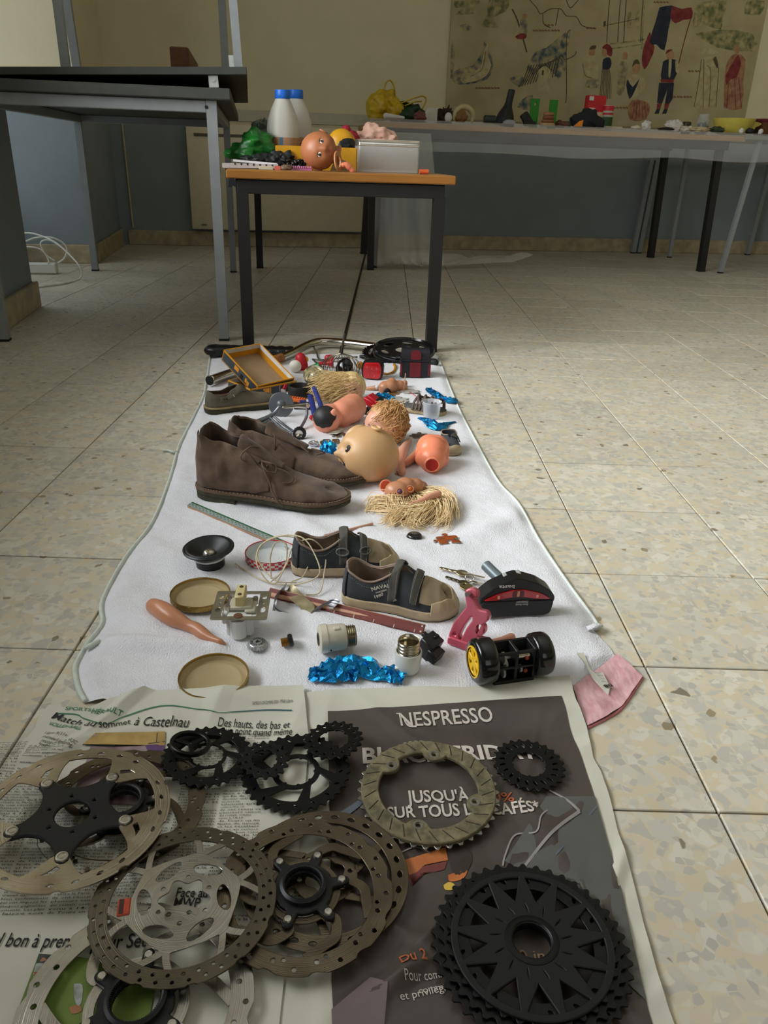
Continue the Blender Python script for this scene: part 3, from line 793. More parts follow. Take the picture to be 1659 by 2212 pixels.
# ---- newspaper
yA, yB = W(600, 1580).y, W(600, 1515).y
rr = random.Random(11)
def mk_creases(n, cx0, cx1, cy0, cy1, h0, h1):
    out = []
    for _ in range(n):
        c = Vector((rr.uniform(cx0, cx1), rr.uniform(cy0, cy1), 0)); a = rr.uniform(0, pi); L = rr.uniform(.03, .10)
        out.append((c, Vector((cos(a), sin(a), 0)), L, rr.uniform(h0, h1), rr.uniform(.008, .022)))
    return out
CL = mk_creases(36, -.45, -.05, .42, .75, .0006, .0020); CR = mk_creases(46, -.08, .33, .40, .74, .0006, .0024)
CL += [(W(235, 1560), (W(330, 1480)-W(120, 1640)).normalized(), .09, .006, .013), (W(180, 1610), (W(300, 1600)-W(100, 1650)).normalized(), .08, .005, .016), (W(150, 1590), Vector((.8, .5, 0)).normalized(), .05, .0035, .014),
       (W(100, 1640), (W(260, 1620)-W(60, 1660)).normalized(), .07, .005, .016), (W(330, 1500), (W(420, 1490)-W(300, 1560)).normalized(), .05, .006, .012), (W(470, 1540), (W(560, 1490)-W(500, 1600)).normalized(), .05, .0028, .016)]
CR += [(W(930, 2020), (W(960, 1930)-W(800, 2160)).normalized(), .09, .009, .014), (W(880, 2110), (W(960, 2050)-W(720, 2180)).normalized(), .07, .006, .012), (W(1200, 1800), (W(1300, 1740)-W(1150, 1900)).normalized(), .06, .004, .018),
       (W(1330, 1900), (W(1340, 1860)-W(1310, 1960)).normalized(), .06, .004, .010), (W(1120, 1620), (W(1180, 1580)-W(1120, 1700)).normalized(), .05, .004, .016)]
def creases(p, C):
    z = 0
    for c, d, L, h, w in C:
        q = p-c; t = q.dot(d)/L
        if abs(t) > 1.6: continue
        s = abs(q.x*d.y-q.y*d.x)/w
        if s > 1: continue
        z += h*(1-s)*math.exp(-t*t*1.6)
    return z
def lift(x, y): return .0085*smooth01(yA, yB, y)
def right_z(x, y):
    p = Vector((x, y, 0)); return .0022+lift(x, y)+creases(p, CR)+.0008*NZ(p*22)
LIDP = W(462, 1508, .012)
def left_z(x, y):
    p = Vector((x, y, 0)); return .0040+lift(x, y)+.0075*math.exp(-(((x-LIDP.x)/.05)**2+((y-LIDP.y)/.03)**2))+creases(p, CL)+.0010*NZ(p*20)
def WZ(x, y, zf):
    p = W(x, y, .006)
    for _ in range(3): p = W(x, y, zf(p.x, p.y))
    return Vector((p.x, p.y, 0))
def sheet(name, top, bot, lef, rig, nu, nv, zf, mat, parent):
    Z_ = lambda Q: [WZ(x, y, zf) for x, y in Q]
    P = coons(Z_(top), Z_(bot), Z_(lef), Z_(rig), nu, nv)
    for p in P: p.z = zf(p.x, p.y)
    b = MB(); b.grid(P, nu, nv); return b.obj(name, mat, parent, 180)
BOT = 2330
advert = thing('newspaper_advert', 'crumpled newspaper sheet with a brown full page coffee advertisement', 'newspaper', (0, 0, 0))
sheet('paper', ((655, 1496), (705, 1490), (900, 1482), (1010, 1484), (1100, 1470), (1160, 1464), (1230, 1458)), ((580, BOT), (1500, BOT)),
      ((655, 1496), (640, 1700), (615, 2000), (580, BOT)), ((1230, 1458), (1244, 1510), (1268, 1570), (1282, 1638), (1298, 1665), (1322, 1740), (1336, 1800), (1362, 1880), (1392, 2000), (1430, 2130), (1500, BOT)), 200, 150, right_z, paper, advert)
brown = M('ad_brown', (70, 62, 57), .36, rgb2=(84, 76, 70), scale=9, rvar=.08)
sheet('printed_panel', ((708, 1536), (900, 1524), (1213, 1503)), ((726, BOT), (1448, BOT)), ((708, 1536), (711, 1700), (715, 1950), (717, 2130), (726, BOT)),
      ((1213, 1503), (1232, 1575), (1258, 1640), (1284, 1720), (1300, 1800), (1330, 1890), (1362, 2010), (1400, 2180), (1448, BOT)), 190, 130, lambda x, y: right_z(x, y)+.0007, brown, advert)
def pprint(mb, pts, zf, mi=0, n=3):
    """flat printed shape: a triangle fan cut fine enough to follow the paper"""
    Q = catmull([Vector((x, y, 0)) for x, y in pts+[pts[0]]], n)[:-1]; c = sum(Q, Vector())/len(Q); V = []; F = []; R = 5
    for r in range(R+1):
        for q in Q:
            s = c.lerp(q, r/R); w = WZ(s.x, s.y, zf); V.append(Vector((w.x, w.y, zf(w.x, w.y))))
    k = len(Q)
    for r in range(R):
        for i in range(k): F.append((r*k+i, (r+1)*k+i, (r+1)*k+(i+1) % k, r*k+(i+1) % k))
    mb.add(V, F, mi)
def pline(mb, pts, w, zf, mi=0, n=8):
    Q = catmull([Vector((x, y, 0)) for x, y in pts], n); V = []
    for i, q in enumerate(Q):
        t = (Q[min(i+1, len(Q)-1)]-Q[max(i-1, 0)]).normalized(); nn = Vector((-t.y, t.x, 0))*(w[0]+(w[1]-w[0])*i/(len(Q)-1) if isinstance(w, tuple) else w)/2
        for q2 in (q+nn, q-nn):
            g = WZ(q2.x, q2.y, zf); V.append(Vector((g.x, g.y, zf(g.x, g.y))))
    mb.add(V, [(2*i, 2*i+1, 2*i+3, 2*i+2) for i in range(len(Q)-1)], mi)
zr = lambda x, y: right_z(x, y)+.0014
zr2 = lambda x, y: right_z(x, y)+.0018
ad_or = M('ad_orange', (196, 122, 66), .45, rgb2=(176, 96, 54), scale=40); ad_wine = M('ad_wine', (118, 62, 58), .45); ad_dk = M('ad_dark', (58, 50, 44), .4); ad_ye = M('ad_yellow', (196, 164, 70), .45)
ad_st = M('ad_streak', (150, 146, 142), .4, var=.06); ad_bl = M('ad_blue', (96, 104, 112), .4, var=.06); ad_gr = M('ad_grey', (92, 92, 88), .42, var=.05); ad_ma = M('ad_mauve', (112, 98, 98), .42, var=.05)
def one(name, mat, fn, parent=None):
    b = MB(); fn(b); return b.obj(name, mat, parent or advert, 180)
one('printed_orange_shape', ad_or, lambda b: pprint(b, [(872, 1858), (905, 1848), (962, 1830), (968, 1858), (918, 1868), (900, 1884), (884, 1890)], zr, n=1))
one('printed_wine_shape', ad_wine, lambda b: pprint(b, [(880, 1890), (918, 1870), (966, 1860), (960, 1878), (905, 1892), (890, 1915)], zr, n=1))
one('printed_cup', ad_dk, lambda b: pprint(b, [(968, 1832), (1005, 1828), (1020, 1850), (1010, 1880), (985, 1890), (972, 1865)], zr))
one('printed_peach_shape', ad_or, lambda b: pprint(b, [(968, 1890), (1008, 1878), (1000, 1898), (972, 1904)], zr))
one('printed_yellow_dot', ad_ye, lambda b: pprint(b, [(958, 1912), (970, 1905), (982, 1911), (978, 1922), (962, 1922)], zr2))
one('printed_mauve_band', ad_ma, lambda b: pprint(b, [(716, 2180), (800, 2110), (838, 2120), (830, 2215), (760, 2320), (722, 2320)], zr, n=1))
one('printed_grey_field', ad_gr, lambda b: pprint(b, [(1180, 1720), (1285, 1720), (1345, 1930), (1395, 2160), (1330, 2100), (1260, 1900), (1130, 1880), (1090, 1860)], zr, n=1))
for pts, w, mt in (([(1252, 1752), (1190, 1800), (1125, 1882)], (8, 6), ad_st), ([(1252, 1752), (1225, 1728), (1185, 1706)], (6, 3), ad_st), ([(1200, 1740), (1170, 1760), (1158, 1796), (1112, 1804), (1092, 1845), (1086, 1870)], (3, 4), ad_st),
                   ([(1290, 1740), (1240, 1800), (1170, 1880)], (4, 5), ad_bl), ([(740, 1760), (775, 1735), (790, 1718)], (16, 8), ad_bl), ([(850, 1850), (895, 1830), (930, 1842)], 3, ad_st)):
    one('printed_streak', mt, lambda b: pline(b, pts, w, zr2))
def lay_text(mb, txt, x0, y0, x1, y1, hpx, zf, bold=0.0, res=3, shear=0.0):
    """lettering printed along a floor line seen between two pixels; hpx = pixel height of a capital"""
    a = WZ(x0, y0, zf); c = WZ(x1, y1, zf); d = (c-a); wd = d.length; d.normalize()
    up = W((x0+x1)/2, (y0+y1)/2-hpx)-W((x0+x1)/2, (y0+y1)/2); h = abs(up.dot(Vector((-d.y, d.x, 0))))
    V, F = text_geo(txt, 1.0, res, bold, 1.0, shear)
    vx0 = min(p.x for p in V); vx1 = max(p.x for p in V); sx = wd/(vx1-vx0); sy = h/.70
    out = []
    n = Vector((-d.y, d.x, 0))
    for p in V:
        q = a+d*((p.x-vx0)*sx)+n*(p.y*sy); q.z = zf(q.x, q.y); out.append(q)
    mb.add(out, F)
ad_w = M('ad_white', (206, 196, 186), .5, var=.02); ad_ot = M('ad_orange_text', (176, 96, 58), .5, var=.02); ad_dim = M('ad_tan_text', (150, 122, 84), .5, var=.02)
def words(name, mat, items, zf, parent, bold=0.0):
    b = MB()
    for it in items: lay_text(b, *it, zf, bold=bold)
    return b.obj(name, mat, parent, 0)
words('printed_logo', ad_w, [('NESPRESSO', 866, 1567, 1067, 1558, 25)], zr2, advert, .012)
one('printed_logo_swash', ad_w, lambda b: (pline(b, [(856, 1541), (868, 1544), (876, 1560), (884, 1568), (900, 1569)], (2, 4), zr2), pline(b, [(862, 1543), (874, 1550), (884, 1566)], (1, 3), zr2)))
words('printed_headline', ad_w, [('BLACK FRIDAY', 784, 1648, 1166, 1640, 32)], zr2, advert, .03)
words('printed_headline', ad_w, [("JUSQU'À", 880, 1735, 1016, 1730, 24), ('SUR TOUS LES CAFÉS*', 838, 1767, 1170, 1752, 24)], zr2, advert, .02)
words('printed_offer', ad_ot, [('-30%', 1030, 1731, 1112, 1730, 20)], zr2, advert, .012); words('printed_offer', ad_ot, [('Du 2', 868, 2080, 924, 2072, 24)], zr2, advert, .012)
words('printed_dates', ad_dim, [('20 inclus', 1105, 2076, 1240, 2074, 24)], zr2, advert, .01)
words('printed_small_text', ad_w, [('Pour commander', 876, 2116, 1010, 2098, 17), ('commande', 905, 2146, 1000, 2128, 12), ('et privilégiez', 866, 2160, 985, 2135, 16)], zr2, advert)

page = thing('newspaper_page', 'crumpled newspaper sports page in columns under the brake discs', 'newspaper', (0, 0, 0))
sheet('paper', ((104, 1522), (180, 1533), (240, 1506), (300, 1490), (312, 1484), (440, 1486), (560, 1481), (655, 1479)), ((-480, BOT), (590, BOT)),
      ((104, 1522), (82, 1552), (74, 1575), (48, 1602), (40, 1622), (18, 1645), (-20, 1690), (-150, 1860), (-480, BOT)), ((655, 1479), (662, 1545), (668, 1602), (640, 1900), (612, 2130), (590, BOT)), 230, 190, left_z, paper, page)
zl = lambda x, y: left_z(x, y)+.0010
green = M('print_green', (42, 112, 74), .7, var=.05); teal = M('print_teal', (30, 92, 104), .7, var=.05)
one('printed_rule', green, lambda b: pline(b, [(124, 1541), (165, 1543), (182, 1552), (228, 1563), (270, 1547), (350, 1524), (430, 1530), (500, 1536)], 2.2, zl), page)
one('printed_rule', teal, lambda b: pline(b, [(500, 1536), (570, 1533), (631, 1534)], 2.4, zl), page)
words('printed_section', green, [('SPORTS', 140, 1533, 195, 1536, 5), ('HÉRAULT', 196, 1540, 262, 1548, 9), ('VOLLEY-BALL', 103, 1565, 173, 1576, 8)], zl, page, .012)
words('printed_headline', ink, [('Match au', 110, 1551, 202, 1570, 15), ('sommet', 214, 1571, 282, 1563, 14), ('à Castelnau', 288, 1566, 405, 1571, 20), ('Des hauts, des bas et', 470, 1568, 625, 1571, 15), ('un point quand même', 486, 1584, 630, 1587, 14)], zl, page, .002)
words('printed_headline', ink, [('Face au', 379, 1937, 447, 1938, 20), ('MWP', 374, 1959, 430, 1960, 21)], zl, page, .012)
words('printed_subhead', teal, [('Water-Polo', 368, 1980, 440, 1980, 13)], zl, page, .01)
words('printed_headline', ink, [('Seul bon à prendre', -52, 2040, 190, 2048, 30), ('pour Sète', 196, 2050, 330, 2044, 30)], zl, page, .008)
words('printed_date', M('print_grey', (84, 82, 76), .8), [('SAMEDI 5 DÉCEMBRE 2020 -', 545, 1521, 604, 1518, 5), ('Midi Libre', 606, 1518, 632, 1516, 6)], zl, page)
words('printed_intro', ink, [('Ligue A/11e', 96, 1584, 143, 1590, 6), ('journée/Le MCVUC', 90, 1592, 163, 1606, 7), ('reçoit Tourcoing,', 88, 1601, 155, 1611, 7), ('leader', 83, 1606, 108, 1613, 6)], zl, page)
# page photographs
pg = M('photo_green', (96, 118, 46), .7, rgb2=(120, 140, 62), scale=22); pw = M('photo_white', (186, 188, 182), .7, rgb2=(120, 124, 120), scale=90); pk = M('photo_dark', (62, 66, 60), .7, var=.4, scale=60); pr_ = M('photo_red', (150, 60, 48), .7); ps = M('photo_skin', (164, 112, 78), .7)
def photo(name, corners, mat, n=24):
    Z_ = lambda *Q: [WZ(x, y, zl) for x, y in Q]
    P = coons(Z_(*corners[0:2]), Z_(corners[3], corners[2]), Z_(corners[0], corners[3]), Z_(corners[1], corners[2]), n, n)
    for p in P: p.z = zl(p.x, p.y)
    b = MB(); b.grid(P, n, n); return b.obj(name, mat, page, 180)
photo('printed_photo', ((84, 2060), (268, 2078), (250, 2310), (-10, 2310)), pg)
photo('printed_photo', ((268, 2078), (345, 2084), (300, 2310), (250, 2310)), pg)
zl2 = lambda x, y: left_z(x, y)+.0014
one('printed_crowd', pk, lambda b: pprint(b, [(84, 2060), (140, 2065), (130, 2084), (78, 2080)], zl2, n=1), page)
one('printed_player_shirt', pw, lambda b: pprint(b, [(78, 2082), (98, 2076), (106, 2090), (98, 2112), (72, 2112)], zl2), page)
one('printed_player_head', ps, lambda b: pprint(b, [(86, 2076), (92, 2068), (100, 2072), (97, 2080)], zl2), page)
one('printed_player_badge', pr_, lambda b: pprint(b, [(72, 2100), (86, 2098), (84, 2108), (72, 2108)], zl2, n=1), page)
one('printed_player_legs', pw, lambda b: pprint(b, [(60, 2135), (74, 2120), (78, 2150), (62, 2180), (54, 2175)], zl2), page)
one('printed_runner', pw, lambda b: pprint(b, [(225, 2095), (245, 2100), (242, 2130), (232, 2150), (222, 2125)], zl2), page)
one('printed_runner_boot', ps, lambda b: pprint(b, [(150, 2175), (172, 2170), (176, 2184), (155, 2190)], zl2), page)
one('printed_runner_leg', pw, lambda b: pprint(b, [(160, 2125), (178, 2128), (176, 2165), (166, 2172), (160, 2150)], zl2), page)
pt = M('photo_tan', (190, 160, 96), .7, rgb2=(150, 122, 70), scale=40); pp_ = M('photo_purple', (96, 66, 110), .7, var=.15)
photo('printed_photo', ((205, 1583), (357, 1580), (352, 1740), (150, 1735)), M('photo_hall', (120, 88, 96), .7, rgb2=(170, 150, 150), scale=30), 30)
one('printed_wall', pt, lambda b: pprint(b, [(206, 1583), (357, 1580), (356, 1610), (180, 1606)], zl2, n=1), page)
one('printed_stripe', pp_, lambda b: pprint(b, [(312, 1608), (356, 1604), (354, 1622), (318, 1620)], zl2, n=1), page)
one('printed_line', pk, lambda b: (pline(b, [(178, 1607), (250, 1612), (356, 1602)], 2, zl2), pline(b, [(252, 1584), (250, 1610)], 2, zl2), pline(b, [(340, 1581), (338, 1604)], 2, zl2)), page)
# body columns
PO = W(104, 1530); pxd = (W(632, 1536)-W(124, 1541)).normalized(); pyd = Vector((pxd.y, -pxd.x, 0))
lines_src = ('qui restait, comme', 'deux échecs de rang', 'qui propulsé par un', 'ils ont eu des', 'moments. Les plus', 'il a repris les', 'dans le bon sens', 'venu à 14-13', 'talement qu\'à la', 'un autre de la série', 'prise de risque au', 'a laissé son', 'travail dans un pre', 'le jour de la', 'de Tours en fin', 'contre le Paris, 1-6', 'face à la ligue', 'Autant de résultats', 'analysés de très', 'bien évidemment', 'pour le derby. La', 'faute de mieux', 'ils ont réussi ce', 'en fin de match', 'se séparer pour un', 'pied de la minute', 'qui ont imposé les', 'locales, en cours', 'et les résultats', 'plusieurs saison', 'dernier entraîneur', 'de la rencontre', 'le chaud et le froid', 'attaques gagnantes', 'contres (6), 65', 'fautes au service')
body = MB(); k = 0; lrr = random.Random(3)
cw, pitch, lh = .0405, .0436, .0036
geo = {}
def inpoly(p):
    # leave room for headlines and photographs
    q = p-PO; d = Vector((p.x, p.y, -CAM_Z)); z = d.dot(AX_F); X = 829.5+FOCAL*d.dot(AX_R)/z; Y = 1106-FOCAL*d.dot(AX_U)/z
    for (x0, y0, x1, y1) in ((60, 1480, 700, 1590), (-60, 1990, 335, 2056), (340, 1908, 460, 1985), (150, 1580, 362, 1742), (-20, 2056, 350, 2400), (55, 1570, 185, 1618)):
        if x0 < X < x1 and y0 < Y < y1: return True
    return X < -130 or X > 640 or Y > 2290 or Y < 1590
for c in range(-3, 7):
    for r in range(2, 84):
        p = PO+pxd*(c*pitch+.004)+pyd*(r*lh+.008); k += 1
        if inpoly(p+pxd*.004) or inpoly(p+pxd*.036): continue
        if lrr.random() < .05: continue
        s = lines_src[(k*7+c*5) % len(lines_src)]
        if s not in geo:
            V, F = text_geo(s, 1.0, 1, .004, 1, .12 if hash(len(s)) % 3 == 0 else 0); x1 = max(v.x for v in V); geo[s] = ([(v.x/x1, v.y) for v in V], F)
        V, F = geo[s]; wd = cw*(1 if lrr.random() > .12 else lrr.uniform(.4, .8)); sc2 = .0031; out = []
        for (vx, vy) in V:
            q = p+pxd*(vx*wd)-pyd*(vy*sc2); q.z = 0; out.append(q)
        zc = [zl(p.x+pxd.x*wd*i/6, p.y+pxd.y*wd*i/6) for i in range(7)]
        for i, q in enumerate(out):
            t = V[i][0]*6; i0 = max(0, min(5, int(t))); q.z = zc[i0]*(1-t+i0)+zc[i0+1]*(t-i0)
        body.add(out, F)
o = body.obj('printed_columns', ink, page, 0); o['kind'] = 'stuff'
# ================================================================== BRAKE DISCS, SPROCKETS AND CHAINRINGS ON THE NEWSPAPER
def brushed(name, rgb, rough=.36, rgb2=None, ring=900):
    if name in _mats: return _mats[name]
    m = M(name, rgb, rough, metal=1.0, rgb2=rgb2, scale=24, rvar=.08)
    nt = m.node_tree; N = nt.nodes; L = nt.links; b = N['Principled BSDF']
    tc = N.new('ShaderNodeTexCoord'); ln = N.new('ShaderNodeVectorMath'); ln.operation = 'LENGTH'; L.new(tc.outputs['Object'], ln.inputs[0])
    nz = N.new('ShaderNodeTexNoise'); nz.noise_dimensions = '1D'; nz.inputs['Scale'].default_value = ring; nz.inputs['Detail'].default_value = 3
    L.new(ln.outputs['Value'], nz.inputs['W'])
    bp = N.new('ShaderNodeBump'); bp.inputs['Strength'].default_value = .35; bp.inputs['Distance'].default_value = .0006
    L.new(nz.outputs['Fac'], bp.inputs['Height']); L.new(bp.outputs[0], b.inputs['Normal'])
    return m
st_a = brushed('steel_warm', (196, 188, 174), .27, (150, 138, 120)); st_b = brushed('steel_brown', (122, 112, 94), .36, (98, 88, 72)); st_c = brushed('steel_grey', (192, 190, 182), .30, (160, 154, 142))
st_l = M('steel_light', (190, 186, 176), .35, metal=1.0, var=.08)
blk_al = M('black_alloy', (26, 26, 28), .42, var=.2, metal=.2); blk_ox = M('black_oxide', (13, 13, 13), .40, var=.25, metal=.35, scale=60)
def arc(r, a0, a1, n=6): return [pol(r, radians(a0+(a1-a0)*i/n)) for i in range(n+1)]
def wave(r, n, depth, wid, off=0, steps=360):
    out = []
    for i in range(steps):
        a = 360*i/steps; d = ((a-off) % (360/n))-(180/n); k = max(0, 1-abs(d)/wid); out.append(pol(r-depth*min(1, k*2.2), radians(a)))
    return out
def notch(r, n, depth, off=0):
    out = []
    for k in range(n):
        a = off+360*k/n; s = 360/n
        out += arc(r, a, a+s*.62, 8)+[pol(r-depth*.9, radians(a+s*.70)), pol(r-depth, radians(a+s*.80)), pol(r-depth*.2, radians(a+s*.97))]
    return out
def holes(r, n, d, off=0, kx=1.0):
    out = []
    for k in range(n):
        a = radians(off+360*k/n); c = pol(r, a); out.append(circ(c[0], c[1], d/2*kx, 12, d/2, a+pi/2))
    return out
def smoothloop(pts, n=3):
    P = [Vector((p[0], p[1], 0)) for p in pts]; P = [P[-1]]+P+[P[0], P[1]]; out = []
    for i in range(1, len(P)-2):
        p0, p1, p2, p3 = P[i-1], P[i], P[i+1], P[i+2]
        for k in range(n):
            t = k/n; q = 0.5*((2*p1)+(p2-p0)*t+(2*p0-5*p1+4*p2-p3)*t*t+(3*p1-p0-3*p2+p3)*t**3); out.append((q.x, q.y))
    return out
def disc_thing(name, label, px, py, z, rz=0.0, tilt=(0, 0), cat='brake disc', group=None):
    p = W(px, py, z)
    return thing(name, label, cat, p, rot=(Matrix.Rotation(tilt[0], 3, 'X') @ Matrix.Rotation(tilt[1], 3, 'Y') @ Matrix.Rotation(rz, 3, 'Z')), group=group)
def dist(a, b, z): return (W(*a, z)-W(*b, z)).length
def rotor_arms(t, k, n, aoff, path, w, mat, hub, name='rotor_arm', z=.0001):
    """bent steel arms between hub ring and brake ring"""
    me = None
    P = catmull([Vector((*pol(r*k, radians(a)), 0)) for r, a in path], 5); L_, R_ = [], []
    for i, p in enumerate(P):
        d = (P[min(i+1, len(P)-1)]-P[max(0, i-1)]).normalized(); nn = Vector((-d.y, d.x, 0))*w*k/2; L_.append((p+nn)[:2]); R_.append((p-nn)[:2])
    me = plate([L_+R_[::-1]], .0016, .0003, mat, name, 25)
    for i in range(n): o = put(name, me, t, (0, 0, z)); o.rotation_euler = (0, 0, radians(aoff+360*i/n))
    if hub: put('hub_plate', plate([circ(0, 0, hub[1]*k, 60), circ(0, 0, hub[0]*k, 48)]+[circ(*pol((hub[0]+hub[1])/2*k, radians(aoff+60*i)), 2.4*k, 12) for i in range(6)], .0016, .0003, mat, 'hub_plate', 25), t, (0, 0, .0001))
G_D = 'bicycle brake discs on the newspaper'
# -- disc with scalloped hub, on top of the others (red tape)
zC = .0215
t = disc_thing('brake_disc', 'six bolt steel brake disc with red tape lying on top of the others', 398, 1946, zC, radians(2), (radians(.3), radians(-.5)), group=G_D)
r = dist((597, 1957), (398, 1957), zC); k = r/80.0
L_ = [wave(80*k, 12, 1.5*k, 3.5), circ(0, 0, 64.4*k, 120)]
for i in range(36):
    L_ += [circ(*pol(69.2*k, radians(10*i+1)), 1.9*k, 12), circ(*pol(75.2*k, radians(10*i+4.4)), 1.9*k, 12)]
TR = L_; L_ = [smoothloop([pol(q*k, radians(60*i+24+d)) for i in range(6) for q, d in ((50.5, 0), (48.2, 8), (46.2, 20), (46.2, 36), (48.2, 50))], 3)]
for i in range(6):
    c = pol(35.2*k, radians(60*i+4)); al = radians(60*i+4+90+14)
    lens = []
    for q in range(16):
        w_ = 2*pi*q/16; u_ = 14*k*cos(w_); v_ = 7.2*k*sin(w_)*(1.0 if sin(w_) > 0 else .75); lens.append((c[0]+u_*cos(al)-v_*sin(al), c[1]+u_*sin(al)+v_*cos(al)))
    L_.append(lens)
    L_.append(circ(*pol(23.0*k, radians(60*i+32)), 2.5*k, 14))
L_.append([pol((20.2-2.9*cos(radians(6*(a-32))))*k, radians(a)) for a in range(0, 360, 4)])
put('hub_plate', plate(L_, .0018, .0003, st_c, 'hub_plate', 25), t); rotor_arms(t, k, 6, 24, [(47, 0), (56, -9), (66, -17)], 5.2, st_c, None); rotor_arms(t, k, 6, 24, [(47, 0), (57, 3), (66, 7)], 5.6, st_c, None)
put('brake_track', plate(TR, .0018, .0003, brushed('track_dark', (112, 104, 88), .36, (92, 86, 74), 1400), 'brake_track', 25), t)
b = MB(); c0 = t.matrix_world if False else None
ta = W(268, 1962, zC)-W(398, 1946, zC); ta = Matrix.Rotation(-radians(2), 3, 'Z') @ ta
tp = MB(); tp.T = Matrix.Translation((ta.x, ta.y, .0012)) @ Matrix.Rotation(radians(10), 4, 'Z')
tp.box((0, 0, 0), (.0105, .0165, .0034), bev=.0008); tp.obj('tape', M('red_tape', (168, 62, 34), .55, var=.12, scale=200), t)
tp = MB(); tp.T = Matrix.Translation((ta.x, ta.y, .0012)) @ Matrix.Rotation(radians(10), 4, 'Z'); tp.box((-.002, 0, .0018), (.0035, .014, .0004)); tp.obj('tape_print', M('tape_print', (60, 34, 26), .6), t)
b = MB(); text_fit(b, 'ø160', Matrix.Translation((.003*k*0-.004, .0495*k if False else 40*k, .0019)), w=.008, res=1); b.obj('engraving', M('engraving', (110, 104, 96), .6), t)

def spline_star(t, k, narm, aoff, zb, rr0, name='carrier', hole=17.5, col=22):
    """black centre carrier: star of arms round a toothed ring"""
    out = []
    for i in range(narm):
        a = aoff+360*i/narm; s = 360/narm
        out += [pol(rr0*k, radians(a-5)), pol((rr0+4.2)*k, radians(a-2.5)), pol((rr0+4.6)*k, radians(a+2)), pol((rr0+1)*k, radians(a+6)), pol((rr0-9)*k, radians(a+9)), pol((col+5)*k, radians(a+s*.36)), pol((col+4.5)*k, radians(a+s*.6)), pol((rr0-10)*k, radians(a+s-10))]
    lp = smoothloop(out, 4)
    o = put(name, plate([lp, circ(0, 0, hole*k, 60)], .0050, .001, blk_al, name, 40), t, (0, 0, zb))
    ring = MB(); ring.lathe([((hole+4.5)*k, .004), ((hole+4.2)*k, .009), ((hole+1.6)*k, .0105), ((hole+.2)*k, .0100)], 60); ring.lathe([((hole+.2)*k, .0100), ((hole+.2)*k, -.002)], 60)
    for i in range(72):
        a = 2*pi*i/72; c = pol((hole-.2)*k, a); ring.box((c[0], c[1], .0038), (.0012, .0007, .0108), rot=Matrix.Rotation(a, 3, 'Z'))
    put('toothed_ring', ring.mesh('toothed_ring', blk_al, 40), o)
    for i in range(narm):
        a = radians(aoff+360*i/narm); c = pol((rr0-1)*k, a)
        rv = MB(); rv.lathe([(0, .0072), (3.0*k, .0070), (3.6*k, .0062), (3.8*k, .0048)], 14, c=(c[0], c[1], 0)); rv.obj('rivet', st_l, o)
    return o
# -- large floating disc with the five armed black spider
zA = .026
t = disc_thing('brake_disc', 'floating brake disc with riveted five arm black spider, nearest the left edge', 157, 1762, zA, 0, (radians(-.6), radians(1.2)), group=G_D)
cA = W(157, 1762, zA); k = dist((362, 1768), (157, 1765), zA)/90.0
riv = [W(x, y, zA)-cA for x, y in ((100, 1697), (238, 1673), (270, 1771), (140, 1863), (33, 1808))]
th = [math.degrees(atan2(v.y, v.x)) % 360 for v in riv]; base_a = sum(((th[i]+72*i) % 360 if True else 0) for i in range(5))/5
base_a = th[0]
AN = [base_a-72*i for i in range(5)]
def inner_A(steps=540):
    out = []
    for i in range(steps):
        a = 360*i/steps; rr_ = 76; aa = a
        for q in AN:
            d = ((a-q+180) % 360)-180
            if -24 < d < 26:
                f_ = min(1, max(0, 1-abs(d)/(15 if d > 0 else 25))*1.55); f_ = f_*f_*(3-2*f_)*.5+f_*.5
                rr_ = min(rr_, 76-25*f_)
        out.append(pol(rr_*k, radians(aa)))
    return out
L_ = [wave(90*k, 10, 2.2*k, 3.0, 12), inner_A()]
for i in range(5):
    q = AN[i]
    L_.append(rounded([pol(61*k, radians(q-3)), pol(68*k, radians(q-9)), pol(71.5*k, radians(q-13)), pol(71*k, radians(q-6)), pol(65*k, radians(q+1))], 1.2*k, 3))
for i in range(25):
    a = 14.4*i+4
    if all(abs(((a-q+180) % 360)-180+15) > 5 for q in AN): L_.append(circ(*pol(82*k, radians(a)), 3.6*k, 12, 2.0*k, radians(a+90+10)))
steel = put('rotor_ring', plate(L_, .0018, .0003, st_a, 'rotor_ring', 25), t, (0, 0, .0016))
sp = []
for i in range(5):
    q = AN[4-i]; nq = q+72
    sp += [pol(56*k, radians(q-6)), pol(60*k, radians(q)), pol(57*k, radians(q+6)), pol(44*k, radians(q+10)), pol(36*k, radians(q+22)), pol(33.5*k, radians(q+36)), pol(36*k, radians(q+50)), pol(44*k, radians(q+62))]
L2 = [smoothloop(sp, 4), circ(0, 0, 17.2*k, 48)]
for i in range(6): L2.append(circ(*pol(23.5*k, radians(AN[0]-26+60*i)), 2.7*k, 14))
spd = put('spider', plate(L2, .0046, .0011, blk_al, 'spider', 40), t, (0, 0, -.0012))
for q in AN:
    c = pol(52.5*k, radians(q)); rv = MB()
    rv.lathe([(0, .0052), (2.4*k, .0052), (2.6*k, .0046), (3.4*k, .0046), (3.7*k, .0054), (5.4*k, .0052), (5.8*k, .0034)], 20, c=(c[0], c[1], 0)); rv.obj('rivet', st_l, t)
b = MB(); c1 = W(116, 1815, zA)-cA; c2 = W(131, 1850, zA)-cA; d = (c2-c1).normalized()
text_fit(b, 'ICE TECHNOLOGIES', Matrix.Translation((c1.x, c1.y, .0036)) @ Matrix.Rotation(atan2(d.y, d.x), 4, 'Z'), w=(c2-c1).length, res=1); b.obj('printed_text', M('print_silver', (150, 150, 150), .5), spd)
b = MB(); b.lathe([(28*k, .00345), (28.6*k, .0036), (29.2*k, .00345)], 60); b.obj('embossed_ring', blk_al, spd)
